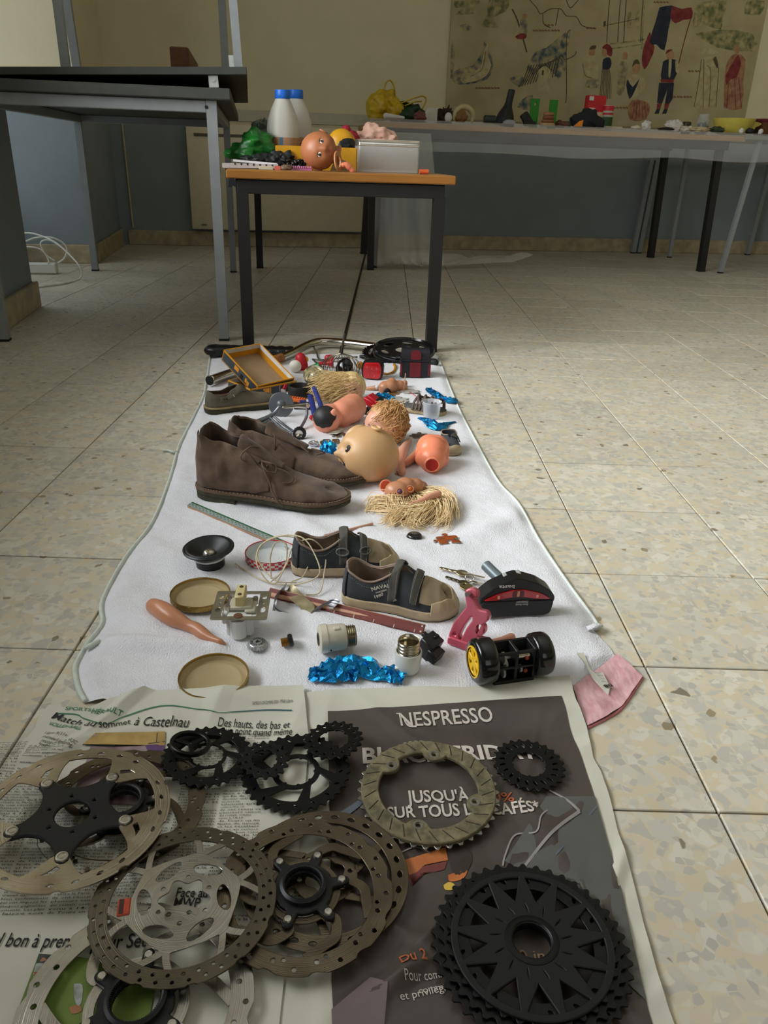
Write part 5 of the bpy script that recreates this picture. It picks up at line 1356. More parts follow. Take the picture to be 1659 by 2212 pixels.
rb = M('ribbon_silver', (186, 186, 190), .32, metal=.35, var=.05); rk = M('ribbon_stripe', (78, 80, 86), .4, metal=.2)
b = MB(); b.grid(V, nq, 9, mi=0); b.m = [1 if (i % 8) in (1, 4, 6) else 0 for i in range(len(b.f))]; b.obj('band', [rb, rk], t, 180)
path = [VP(618, 1280, 622, 1272), VP(630, 1296, 634, 1284), W(648, 1296, .018), W(664, 1312, .014), W(660, 1332, .010)]
V, nq = ribbon(path, .020, [Vector((.5, .3, .8)), Vector((.7, .5, .3)), Vector((.8, .6, .1)), Vector((1, .1, .2)), Vector((1, .2, .5))])
b = MB(); b.grid(V, nq, 9); b.obj('lining_band', M('ribbon_gold', (160, 150, 118), .35, metal=.5, var=.2, scale=80), t, 180)
# blue sweet wrappers
def wrapper(label, pts, w, seed, name='sweet_wrapper', group='blue foil sweet wrappers', hgt=.014, inn=False):
    O2 = G(*pts[0]); t = thing(name, label, 'wrapper', O2, group=group); Q = catmull([G(x, y)-O2 for x, y in pts], 5); n = len(Q); WW = catmull([Vector((q, 0, 0)) for q in w], 5) if len(w) > 2 else [Vector((w[0], 0, 0))]*n
    b = MB(); V = []; m = 12
    for i, q in enumerate(Q):
        d = (Q[min(i+1, n-1)]-Q[max(0, i-1)]).normalized(); s_ = Vector((-d.y, d.x, 0)); ww = WW[min(i, len(WW)-1)].x
        for j in range(m):
            u = j/(m-1)*2-1; p = q+s_*(u*ww)
            k1 = abs(NZ(Vector((i*.40, j*.5, seed)))); k2 = NZ(Vector((i*.95, j*.9, seed+5)))
            p.z = q.z+.0012+hgt*min(1, ww/.02)*(1-u*u*.8)*(.5+.8*k1)+.0055*k2*min(1, ww/.015)
            p.z = max(p.z, q.z+.0006); p += Vector((NZ(Vector((i*.9, j*.9, seed+9))), NZ(Vector((i*.9, j*.9, seed+11))), 0))*.006; V.append(p)
    b.grid(V, n, m); b.obj('foil', foil, t, 0)
    return t
t = wrapper('crumpled blue foil wrapper at the edge of the newspaper, largest of the blue ones', [(668, 1462), (700, 1462), (745, 1452), (785, 1452), (812, 1466), (845, 1464), (876, 1472)], [.012, .018, .026, .024, .010, .016, .013], 2, hgt=.018)
# blue wrapper tail flap
# small speaker driver
k = mpp(454, 1205)
t = thing('speaker_driver', 'small black loudspeaker cone with shiny dome standing on its magnet', 'loudspeaker', G(456, 1226), rot=Matrix.Rotation(radians(-3), 3, 'Y') @ Matrix.Rotation(radians(2), 3, 'X'))
b = MB(); b.lathe([(0, 0), (28*k, 0), (30*k, 2*k), (30*k, 18*k), (28*k, 20*k)], 40); b.obj('magnet', blackp, t, 40)
b = MB(); b.lathe([(28*k, 20*k), (33*k, 21*k), (33*k, 25*k), (28*k, 26*k)], 40); b.obj('white_ring', M('ring_white', (196, 198, 194), .4), t, 40)
b = MB(); b.lathe([(26*k, 25*k), (40*k, 34*k), (50*k, 40*k), (53*k, 41*k), (53.5*k, 44*k), (51*k, 46*k), (48*k, 45.5*k)], 48); b.obj('basket', M('basket_black', (26, 27, 27), .4, var=.1), t, 40)
b = MB(); b.lathe([(48*k, 45*k), (46*k, 47*k), (42*k, 46.5*k), (38*k, 42*k), (14*k, 30*k)], 48); b.obj('cone', M('cone_black', (22, 23, 24), .45, var=.2, scale=30), t, 60)
b = MB(); b.sph((0, 0, 30*k), (14*k, 14*k, 9*k), 28, 16); b.obj('dust_cap', M('dome_silver', (176, 170, 156), .16, metal=.9), t, 180)
# coiled string
t = thing('string_coil', 'loose coil of pale twine beside the far sneaker', 'string', G(610, 1270)); O_ = G(610, 1270); tw = M('twine', (206, 194, 160), .9, var=.12, scale=300)
def twine(pts, nm='twine'):
    b = MB(); b.tube(catmull([(p-O_) for p in pts], 8), .0011, 6); b.obj(nm, tw, t, 180)
twine([W(508, 1218, .012), W(530, 1232, .010), W(560, 1250, .010), W(600, 1262, .012), VP(640, 1268, 644, 1262), VP(700, 1280, 690, 1240), VP(700, 1262, 676, 1190), VP(690, 1250, 650, 1160), VP(620, 1240, 605, 1158), VP(585, 1240, 562, 1180), VP(580, 1260, 556, 1222), W(590, 1262, .016), VP(640, 1260, 618, 1220), VP(640, 1230, 634, 1180), VP(660, 1240, 672, 1165), VP(700, 1240, 702, 1195), VP(706, 1262, 700, 1240), W(690, 1280, .010), W(660, 1284, .010)])
twine([W(640, 1258, .012), W(600, 1256, .014), VP(590, 1250, 570, 1230), VP(592, 1240, 556, 1196), VP(600, 1230, 578, 1166), VP(620, 1228, 612, 1158), VP(650, 1230, 650, 1168), VP(668, 1240, 668, 1206), VP(662, 1256, 655, 1244), W(630, 1256, .012)])
twine([VP(600, 1250, 586, 1250), VP(596, 1240, 584, 1204), VP(606, 1236, 596, 1172), VP(630, 1240, 618, 1176), VP(640, 1244, 618, 1214), VP(634, 1250, 606, 1238), W(586, 1256, .012)])
b = MB(); rs = random.Random(5)
for i in range(30):
    p = W(rs.choice((508, 515, 690, 700, 640)), rs.uniform(1205, 1270), .02)-O_; p.z = rs.uniform(.008, .03) ; b.tube([p, p+Vector((rs.uniform(-.006, .006), rs.uniform(-.004, .004), rs.uniform(-.002, .007)))], .00018, 3)
o = b.obj('fray', tw, t); o['kind'] = 'stuff'
# green and grey perforated strip
t, L, o = bar3('green_strip', 'green edged grey strip with a row of dimples left of the sneakers', 'strip', (412, 1094), (634, 1188), .0130, .003, M('strip_green', (38, 92, 58), .5, var=.1), radians(14), .004)
b = MB(); b.box((L/2, -.0026, .0078), (L*.985, .0084, .0022), bev=.0004); b.obj('grey_face', M('strip_grey', (138, 150, 142), .5, var=.1), o)
b = MB(); nd = 26
for i in range(nd):
    for y in (-.0042, -.0010): b.sph((L*(.02+.95*(i+(.5 if y > -.002 else 0))/nd), y, .0089), (.0018, .0011, .0007), 8, 5)
q = b.obj('dimple', M('dimple_dark', (76, 96, 92), .5), o); q['kind'] = 'stuff'
b = MB(); b.box((L/2, -.0062, .0046), (L*.99, .003, .0034), bev=.0004); b.obj('wood_edge', M('edge_tan', (1, 1, 1)), o)
# puzzle piece
def puzzle(label, px, py, w, rz, mat, seed=0, name='puzzle_piece', group='jigsaw pieces', dz=0.0):
    t = thing(name, label, 'puzzle piece', G(px, py, dz), rz, group); s_ = w*mpp(px, py)*.5
    def side(p, q, o):
        p = Vector(p+(0,)); q = Vector(q+(0,)); d = q-p; n = Vector((d.y, -d.x, 0))*o; out = []
        for f_, g_ in ((0, 0), (.38, .02), (.42, .10), (.36, .20), (.42, .28), (.5, .30), (.58, .28), (.64, .20), (.58, .10), (.62, .02)): v = p+d*f_+n*g_; out.append((v.x, v.y))
        return out
    c = [(-s_, -s_*.75), (s_, -s_*.75), (s_, s_*.75), (-s_, s_*.75)]; rr2 = random.Random(seed); lp = []
    for i in range(4): lp += side(c[i], c[(i+1) % 4], rr2.choice((-1, 1)))
    put('cardboard', plate([smoothloop(lp, 3)], .0022, .0004, M('card_grey', (150, 146, 138), .8), 'cardboard', 40), t)
    o = put('picture', plate([[(x*.985, y*.985) for x, y in smoothloop(lp, 3)]], .0003, 0, mat, 'picture', 40), t, (0, 0, .0022)); return t
puzzle('orange brown jigsaw piece lying right of the black bottle cap', 968, 1172, 46, radians(14), M('puzzle_orange', (172, 84, 34), .4, rgb2=(116, 62, 36), scale=90), 3)
# keys
keym = M('key_nickel', (176, 162, 132), .3, metal=.9, var=.15, scale=50)
def key(label, p0, p1, hr, mat=keym, dz=.002, tilt=0):
    a, c = G(*p0, dz), G(*p1, dz); d = c-a; L = d.length; t = thing('key', label, 'key', a, rot=Vector((1, 0, 0)).rotation_difference(d.normalized()).to_matrix() @ Matrix.Rotation(tilt, 3, 'X'), group='bunch of keys')
    bow = [(L*.66+hr*1.05*cos(q)+hr*.6, hr*.92*sin(q)) for q in [radians(x) for x in range(160, -161, -16)]]
    saw = []
    for i in range(11): x = L*(.62-.06*i); saw.append((x, -hr*.32+hr*.28*((i*7) % 3)/2))
    lp = bow+saw+[(0, 0), (L*.03, hr*.32), (L*.62, hr*.34)]
    put('blade', plate([lp, circ(L*.66+hr*1.1, 0, hr*.30, 14)], .0020, .0003, mat, 'blade', 30), t); return t
km = mpp(1000, 1260)
key('long key pointing left at the top of the key bunch', (948, 1232), (1012, 1246), 13*km, dz=.004)
key('key pointing right at the top of the bunch', (1046, 1258), (1000, 1246), 12*km, dz=.007, tilt=.3)
key('key with dark blade lying left, under the ring', (962, 1250), (1012, 1270), 11*km, M('key_dark', (96, 88, 70), .35, metal=.8), dz=.003)
key('flat key lying toward the black lamp', (1056, 1274), (1012, 1262), 11*km, dz=.005, tilt=.5)
key('broad key at the bottom left of the bunch', (1024, 1290), (1004, 1272), 14*km, M('key_brass', (150, 132, 92), .35, metal=.85), dz=.003)
key('key hanging down behind the pink bracket', (1016, 1318), (1020, 1282), 12*km, M('key_brass', (1, 1, 1)), dz=.004)
t = thing('key_ring', 'small steel ring holding the bunch of keys together', 'ring', G(1013, 1262, .010)); b = MB(); q = Matrix.Rotation(radians(50), 3, 'X')
b.tube([q @ Vector((9*km*cos(u), 9*km*sin(u), 0)) for u in [2*pi*i/28 for i in range(28)]], .0008, 6, closed=True); b.tube([q @ Vector((9*km*cos(u), 9*km*sin(u), .0014)) for u in [2*pi*i/28 for i in range(28)]], .0008, 6, closed=True); b.obj('wire', chrome, t, 180)
# bicycle rear lamp, standing upside down on its two studs
k = mpp(1108, 1330); t = thing('bicycle_lamp', 'black bicycle rear lamp with red band and upside down lettering', 'lamp', G(1108, 1334), yaw((1035, 1328), (1185, 1322)))
top = [(-80, 24), (-76, 33), (-56, 52), (-20, 70), (-6, 75), (6, 74), (44, 61), (70, 44), (80, 31), (81, 22), (76, 12), (60, 6), (-60, 6), (-74, 12)]
base = [(-74, 22), (-76, 16), (-72, -8), (-60, -12), (62, -12), (74, -8), (78, 16), (77, 22)]
def ext(pts, y0, y1, mat, nm, sc=1.0, par=None, bev=1.6):
    me = plate([rounded([(x*k*sc, (z+16)*k) for x, z in pts], 5*k, 4)], (y1-y0), bev*k, mat, nm, 35); o = put(nm, me, par or t, (0, y1, 0)); o.rotation_euler = (pi/2, 0, 0); return o
ext(top, -14*k, 26*k, blackp, 'housing'); ext(base, -17*k, 30*k, M('black_base', (24, 24, 25), .5, var=.1), 'base')
red_l = M('red_lens', (176, 20, 26), .12, var=.2, scale=40, coat=.6)
ln = [(-72, 27), (-44, 41), (-12, 50), (12, 50), (48, 41), (72, 27), (44, 28), (14, 34), (-14, 34), (-44, 28)]
lens = ext(ln, -17*k, -10*k, red_l, 'lens', bev=.6)
ext([(-13, 34), (13, 34), (12, 50), (-12, 50)], -17.6*k, -12*k, M('lens_dark', (92, 20, 22), .2), 'lens_centre', par=t, bev=.3)
b = MB()
for x, z in ((-42, 35), (0, 42), (42, 35)): b.box((x*k, -17.9*k, (16+z)*k), (5*k, .8*k, (13 if x == 0 else 7)*k))
o = b.obj('led', M('led_amber', (226, 146, 120), .4), t); o['kind'] = 'stuff'
lamp_w = M('lamp_lettering', (206, 206, 202), .5)
def updown(s_, xc, zc, w, h, y, bold=0.01):
    V, F = text_geo(s_, 1, 2, bold); x0 = min(p.x for p in V); x1 = max(p.x for p in V); b = MB(); b.add([Vector((xc+w/2-(p.x-x0)/(x1-x0)*w, y, zc-p.y/.7*h)) for p in V], F); return b
b = updown('basta', -26*k, (16+62)*k, 34*k, 8*k, -14.4*k, .02); b.obj('lettering', lamp_w, t, 0)
updown('STANDLIGHT', 10*k, (16+25)*k, 26*k, 4.4*k, -17.8*k).obj('lettering', lamp_w, t, 0); updown('Zoom Steady', 10*k, (16+18)*k, 28*k, 4.4*k, -17.8*k).obj('lettering', lamp_w, t, 0)
for x in (-54, 58):
    b = MB(); b.cyl((x*k, 2*k, -2*k), (x*k, 2*k, 14*k), 3.4*k, n=12); b.cyl((x*k, 2*k, -2*k), (x*k, 2*k, 1*k), 4.2*k, n=12); b.obj('stud', st_l, t)
b = MB(); b.cyl((-26*k, 20*k, 68*k), (-52*k, 70*k, 82*k), 12*k, n=24, bev=1*k); b.obj('socket_tube', M('grey_tube', (110, 122, 126), .4, metal=.3), t, 40)
b = MB(); b.box((-8*k, 18*k, 84*k), (40*k, 18*k, 12*k), bev=3*k, rot=Matrix.Rotation(radians(-12), 3, 'Y')); b.obj('reflector_cap', M('clear_grey', (170, 172, 166), .15, coat=.5), t)
# pink anodised brake lever clamp
k = mpp(1005, 1395); pk_ = M('pink_anodised', (204, 84, 104), .3, metal=.45, rgb2=(222, 122, 136), scale=14)
t = thing('pink_bracket', 'pink anodised metal bracket with slot and bolt holes', 'bracket', G(1000, 1398), radians(-28))
lp = rounded([(-30, 0), (-30, 18), (-25, 44), (-12, 70), (-2, 88), (-8, 104), (-14, 120), (-2, 128), (8, 126), (12, 116), (4, 108), (12, 98), (22, 86), (40, 88), (46, 76), (36, 64), (30, 40), (24, 12), (18, -2)], 6, 4)
sl_ = rounded([(-8, 10), (-2, 10), (6, 40), (16, 62), (14, 74), (6, 72), (-6, 46), (-12, 22)], 3, 3)
mk = lambda L0: [(x*k, y*k) for x, y in L0]
o = put('body', plate([mk(lp), mk(sl_), circ(-20*k, 22*k, 6*k, 16), circ(10*k, 10*k, 4*k, 14), circ(32*k, 48*k, 9*k, 16, 12*k)], 22*k, 3.0*k, pk_, 'body', 40), t, (0, 10*k, 0)); o.rotation_euler = (radians(74), 0, 0)
o = put('clamp', plate([rounded([(-30*k, -14*k), (20*k, -16*k), (20*k, -3*k), (-30*k, -2*k)], 3*k, 3)], 24*k, 2.5*k, pk_, 'clamp', 40), t, (0, 11*k, 14*k)); o.rotation_euler = (radians(74), 0, 0)
b = MB(); b.cyl((-4*k, 22*k, 120*k), (-4*k, 8*k, 124*k), 5*k, n=12); b.obj('bolt', st_l, t)
b = MB(); b.box((34*k, 14*k, 14*k), (16*k, 18*k, 28*k), bev=3*k); b.obj('foot', M('red_anodised', (170, 40, 48), .35, metal=.4), t)
# two small doll legs behind the wheels
limb('doll_limb', 'small pink doll leg behind the toy axle, upper of two', [(1040, 1393, 8), (1062, 1389, 8), (1085, 1383, 8.5), (1104, 1377, 10)], skin_p, group='small doll legs')
limb('doll_limb', 'small pink doll leg behind the toy axle, lower of two', [(1062, 1408, 6), (1082, 1402, 7), (1098, 1394, 8), (1112, 1388, 9)], skin_p, group='small doll legs')
# toy car axle
k = mpp(1100, 1460); t = thing('toy_axle', 'black toy car axle with gearbox and one yellow spoked wheel showing', 'toy', G(1100, 1462), yaw((1030, 1468), (1165, 1448)))
gloss = M('gloss_black', (16, 16, 17), .16, var=.1, coat=.3); yel = M('wheel_yellow', (222, 176, 20), .35, var=.06)
def wheel(x, r, w, face):
    o = Vector((x*k, 0, r*k)); rt = Matrix.Rotation(radians(90), 3, 'Y')
    b = MB(); b.lathe([(r*.60*k, -w*.5*k), (r*.86*k, -w*.5*k), (r*.97*k, -w*.38*k), (r*k, -w*.15*k), (r*k, w*.2*k), (r*.96*k, w*.4*k), (r*.84*k, w*.5*k), (r*.60*k, w*.5*k)], 56, c=o, rot=rt); q = b.obj('tyre', gloss, t, 50)
    b = MB(); b.lathe([(0, -w*.30*k), (r*.62*k, -w*.30*k), (r*.62*k, w*.45*k), (0, w*.45*k)], 40, c=o, rot=rt); b.obj('disc', blackp, q, 40)
    if face:
        L_ = [circ(0, 0, r*.66*k, 48)]
        for i in range(6):
            a = 60*i; L_.append(rounded(arc(r*.56*k, a-17, a+17, 5)+[pol(r*.20*k, radians(a+10)), pol(r*.20*k, radians(a-10))], 2*k, 3))
        w_ = put('rim', plate(L_, 6*k, 1.5*k, yel, 'rim', 40), q, o+Vector((-w*.36*k, 0, 0))); w_.rotation_euler = (0, radians(-90), 0)
        b = MB(); b.lathe([(r*.62*k, -w*.56*k), (r*.69*k, -w*.54*k), (r*.69*k, -w*.4*k)], 48, c=o, rot=rt); b.obj('rim_edge', yel, q, 60)
wheel(-66, 50, 44, True); wheel(64, 47, 40, False)
fr = blackp
for (c, s_) in (((-2, -24, 76), (92, 6, 6)), ((-2, 18, 78), (92, 6, 6)), ((-2, -26, 6), (92, 6, 8)), ((-2, 18, 6), (92, 6, 8)), ((-2, -25, 40), (92, 5, 5))):
    b = MB(); b.box([q*k for q in c], [q*k for q in s_], bev=.8*k); b.obj('frame_bar', fr, t)
for x in (-46, 0, 42):
    b = MB(); b.box((x*k, -3*k, 42*k), (7*k, 48*k, 78*k), bev=1*k); b.obj('frame_plate', fr, t)
b = MB(); b.box((-2*k, -4*k, 3*k), (88*k, 46*k, 5*k)); b.box((-2*k, 16*k, 42*k), (88*k, 4*k, 70*k)); b.obj('gearbox_shell', M('dark_shell', (28, 28, 28), .5), t)
for x, z, rr_, mt in ((-26, 56, 13, 'w'), (-20, 40, 10, 'w'), (-24, 20, 12, 'w'), (16, 24, 8, 'w')):
    b = MB(); lp = gear(14, rr_*k); me = plate([lp], 5*k, .5*k, M('gear_white', (176, 176, 166), .45), 'gear', 30); q = put('gear', me, t, (x*k, -10*k, z*k)); q.rotation_euler = (0, radians(90), 0)
b = MB(); b.cyl((8*k, -8*k, 58*k), (34*k, -8*k, 58*k), 9*k, n=18); b.obj('motor', chrome, t)
for x, z in ((27, 54), (27, 22)):
    b = MB(); b.sph((x*k, -18*k, z*k), (5*k, 4*k, 5*k), 12, 8); b.obj('wire_joint', M('copper_red', (168, 72, 48), .5), t)
b = MB(); b.cyl((-64*k, 0, 49*k), (62*k, 0, 47*k), 4*k, n=12); b.obj('axle', st_l, t)
# ================================================================== SHOES
def table(T):
    def fn(s):
        for i in range(len(T)-1):
            if s <= T[i+1][0]:
                a, b = T[i], T[i+1]; t = (s-a[0])/max(1e-9, b[0]-a[0]); t = max(0, min(1, t)); return a[1]+(b[1]-a[1])*(t*t*(3-2*t)*.5+t*.5)
        return T[-1][1]
    return fn
OUT = table([(0, 0), (.012, .34), (.04, .58), (.10, .74), (.2, .80), (.35, .76), (.5, .80), (.65, .95), (.76, 1.0), (.87, .86), (.94, .62), (.985, .30), (1, 0)])
class Shoe:
    """an upper swept round the sole outline: t runs round the outline, v from welt to collar or ridge"""
    def __init__(s, L, hw, top, keep, base=.012, bulge=.0, rough=.0, flop=0.0, seed=0, spring=.0, lean=None):
        s.L, s.hw, s.top, s.keep, s.base, s.bulge, s.rough, s.flop, s.seed, s.spring = L, hw, table(top), table(keep), base, bulge, rough, flop, seed, spring
        s.lean = table(lean) if lean else (lambda q: 0)
    def ss(s, t): return (1-cos(t))/2
    def rim(s, t, off=0.0):
        q = s.ss(t); y = s.hw*OUT(q)*(1 if t <= pi else -1); x = q*s.L
        n = Vector((-(cos(t)), (1 if t <= pi else -1)*abs(sin(t))**.5, 0)); n.normalize()
        return Vector((x, y, 0))+n*off
    def zb(s, q): return s.base+s.spring*smooth01(.75, 1, q)**2
    def pt(s, t, v, off=0.0):
        q = s.ss(t); r = s.rim(t); k = s.keep(q); c = cos(v*pi/2)**.85 if v < 1 else 0; sn = sin(v*pi/2)
        y = r.y*(k+(1-k)*c)+(1 if t <= pi else -1)*s.bulge*sin(pi*v)
        zt = s.top(q); z = s.zb(q)+(zt-s.zb(q))*(v if k > .6 else sn)
        if k > .2 and k <= .6: z = s.zb(q)+(zt-s.zb(q))*(sn+(v-sn)*(k-.2)/.4)
        toe = smooth01(.80, 1.0, q); x = r.x-toe*s.L*.105*(1-c)+s.lean(q)*v*v
        heel = smooth01(.1, 0, q); x += heel*s.L*.035*v*v
        p = Vector((x, y, z))
        if s.rough:
            d = NZ(Vector((p.x*34, p.y*34+s.seed, p.z*34)))*s.rough+NZ(Vector((p.x*90, p.y*90, p.z*90+s.seed)))*s.rough*.35
            p += Vector((0, (1 if t <= pi else -1)*d*(1-v**3 if k < .1 else 1), (d*.6*v) if k > .1 else d*.4*(1-v)*v*4))
        if s.flop and v > .5: p.y += min(1, k*3)*s.flop*(v-.5)**2*4*NZ(Vector((q*7+s.seed, 1 if t > pi else 3, 0)))
        if off: p += s.nrm(t, v)*off
        return p
    def nrm(s, t, v):
        e = .01; t0, t1 = t-e, t+e
        a = s.pt(min(2*pi, t1), v)-s.pt(max(0, t0), v); b = s.pt(t, min(1, v+e))-s.pt(t, max(0, v-e))
        n = a.cross(b)
        if n.length < 1e-12: return Vector((0, 0, 1))
        n.normalize(); n = -n
        if n.dot(s.pt(t, v)-Vector((s.ss(t)*s.L*.98, 0, s.base))) < 0: n = -n
        return n
    def upper(s, nt=96, nv=18):
        b = MB(); R = []
        for i in range(nv):
            v = i/(nv-1); R.append([s.pt(2*pi*(j+.5)/nt, v) for j in range(nt)])
        b.rings(R, cap0=False, cap1=False); b.f = [f[::-1] for f in b.f]; return b
    def patch(s, ta, tb, va, vb, off, nt=24, nv=8, thick=0.0, vfn=None):
        b = MB(); P = []
        for i in range(nt):
            a = i/(nt-1); t = ta+(tb-ta)*a
            lo, hi = (va, vb) if vfn is None else vfn(a)
            for j in range(nv): P.append(s.pt(t, lo+(hi-lo)*j/(nv-1), off))
        b.grid(P, nt, nv); return b
    def strip(s, tv, w, off):
        """ribbon along a list of (t, v) points on the upper"""
        P = [s.pt(t, v, off) for t, v in tv]; return P
    def sole(s, h0, h1, o0, o1, n=96, toe_lift=True):
        b = MB(); R = []
        st = ((h0, o0-.0015), (h0+.001, o0), ((h0+h1)/2, (o0+o1)/2+.0004), (h1-.001, o1), (h1, o1-.0012))
        for h, o in st:
            ring = []
            for j in range(n):
                t = 2*pi*(j+.5)/n; q = s.ss(t); p = s.rim(t, o); p.z = h+s.spring*smooth01(.75, 1, q)**2; ring.append(p)
            R.append(ring)
        b.rings(R); return b
def solid(mb, name, mat, th, parent, sharp=60, sub=0, off=-1.0, loc=None):
    me = mb.mesh(name, mat, 180, weld=.0006)
    mods = [('SOLIDIFY', dict(thickness=th, offset=off))]
    if sub: mods.append(('SUBSURF', dict(levels=sub)))
    me2 = evalmesh(me, mods); me2.name = name; finish(me2, sharp)
    return put(name, me2, parent, loc)
def on_t(q, side=1):
    t = math.acos(1-2*q); return t if side > 0 else 2*pi-t

suede = M('brown_suede', (104, 84, 66), .95, rgb2=(70, 54, 42), scale=26, bump=.35, bscale=420, sheen=.15, detail=6)
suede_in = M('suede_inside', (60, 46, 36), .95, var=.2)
crepe = M('crepe_sole', (68, 66, 46), .85, rgb2=(50, 48, 34), scale=70, bump=.6, bscale=160)
stitch = M('welt_stitch', (128, 106, 84), .8, var=.1); lace_b = M('brown_lace', (92, 74, 58), .85, var=.15, scale=300)
def boot(label, heel, toe, seed, hs=1.0):
    h = W(*heel, .008); e = W(*toe, .008); a = atan2(e.y-h.y, e.x-h.x); L = (e-h).length
    t = thing('suede_boot', label, 'boot', (h.x, h.y, towel_z(h.x, h.y)+.0005), a, 'pair of brown suede boots')
    S = Shoe(L, L*.170, [(0, .134*hs), (.08, .130*hs), (.18, .114*hs), (.30, .112*hs), (.40, .100*hs), (.48, .084*hs), (.55, .069*hs), (.66, .053), (.78, .045), (.88, .040), (1, .032)],
             [(0, .86), (.15, .80), (.30, .62), (.42, .42), (.50, .22), (.56, .03), (.6, 0), (1, 0)], base=.023, bulge=.002, rough=.0055, flop=.024, seed=seed, spring=.004, lean=[(0, .004), (.3, -.012), (.5, 0), (1, 0)])
    solid(S.upper(110, 22), 'upper', suede, .0032, t, 60, 1)
    # raised quarter (ankle part) laid over the vamp
    for sd in (1, -1):
        q = S.patch(on_t(.02, sd), on_t(.53, sd), .05, 1.0, .0022, 34, 14, vfn=lambda x: (.04+.10*smooth01(.82, 1, x), 1.0 if x < .70 else 1.0-.45*smooth01(.70, 1, x)))
        solid(q, 'quarter', suede, .0026, t, 60, 1, 0)
    # welt, stitches, crepe sole with heel step
    S.sole(.0165, .0235, .005, .0055).obj('welt', M('welt', (92, 74, 56), .85, var=.2), t, 50)
    b = MB()
    for j in range(120):
        tt = 2*pi*(j+.5)/120; p = S.rim(tt, .0042); p2 = S.rim(tt+2*pi/120*.6, .0042); q = S.ss(tt); z = .0240+S.spring*smooth01(.75, 1, q)**2
        b.tube([Vector((p.x, p.y, z)), Vector((p2.x, p2.y, z+.0006))], .0009, 5)
    o = b.obj('welt_stitching', stitch, t, 180); o['kind'] = 'stuff'
    S.sole(.008, .0168, .0035, .0045).obj('sole', crepe, t, 50)
    b = MB(); hl = []
    for z in (0, .0012, .0086):
        hl.append([Vector((p.x, p.y, z)) for p in [S.rim(on_t(q, 1), .0035) for q in (.30, .24, .18, .12, .07, .03, .01)]]+[Vector((p.x, p.y, z)) for p in [S.rim(on_t(q, -1), .0035) for q in (.01, .03, .07, .12, .18, .24, .30)]])
    b.rings(hl); b.obj('heel', crepe, t, 50)
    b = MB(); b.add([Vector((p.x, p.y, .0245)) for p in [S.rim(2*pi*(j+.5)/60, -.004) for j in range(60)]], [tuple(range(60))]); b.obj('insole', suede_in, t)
    # tongue
    b = MB(); P = []
    for i in range(12):
        x = i/11
        for j in range(9):
            yy = (j/8-.5)*2; P.append(Vector((L*(.58-.28*x), yy*L*(.035+.045*x)+.004*NZ(Vector((i*.4, j*.3, seed))), .070*hs**.5+.054*hs*x-.018*yy*yy*x+.006*NZ(Vector((x*3, yy*2, seed))))))
    b.grid(P, 12, 9); solid(b, 'tongue', suede, .003, t, 60, 1, 0)
    return t, S, L
t, S, L = boot('near brown suede boot with loose laces, in front of its pair', (434, 1062), (752, 1100), 1)
# laces of the near boot: eyelet loops and one end hanging over the side
def laces(t, S, paths):
    for tv in paths:
        pts = [S.pt(on_t(q, sd), v, off) for q, sd, v, off in tv]; b = MB(); b.tube(catmull(pts, 8), .0019, 7, flat=.7, round_ends=True); b.obj('lace', lace_b, t, 180)
laces(t, S, [[(.47, -1, .80, .004), (.49, -1, .62, .008), (.54, -1, .42, .010), (.57, -1, .22, .008), (.60, -1, .10, .010), (.615, -1, .0, .010)],
             [(.46, -1, .86, .004), (.50, -1, .80, .014), (.53, -1, .74, .016), (.54, -1, .66, .012), (.51, -1, .60, .010), (.49, -1, .66, .012)],
             [(.55, -1, .85, .004), (.61, -1, .84, .008), (.66, -1, .80, .006), (.655, -1, .66, .004), (.61, -1, .52, .004)],
             [(.44, 1, .9, .004), (.40, -1, .97, .012), (.36, -1, .80, .010), (.38, -1, .7, .006)]])
b = MB()
for q, v in ((.45, .82), (.50, .76)):
    p = S.pt(on_t(q, -1), v, .003); b.sph(p, (.003, .003, .003), 8, 6)
o = b.obj('eyelet', M('eyelet', (60, 50, 40), .5), t); o['kind'] = 'stuff'
t, S, L = boot('far brown suede boot with upright lace end, behind its pair', (496, 1008), (793, 1046), 5, .84)
laces(t, S, [[(.40, -1, .62, .004), (.40, -1, .75, .008), (.39, -1, .9, .012), (.385, -1, 1.0, .010)], [(.60, 1, .95, .006), (.66, -1, .9, .014), (.70, -1, .95, .010), (.66, -1, .85, .006)], [(.5, 1, .9, .006), (.54, -1, .95, .010), (.60, -1, .85, .006)]])

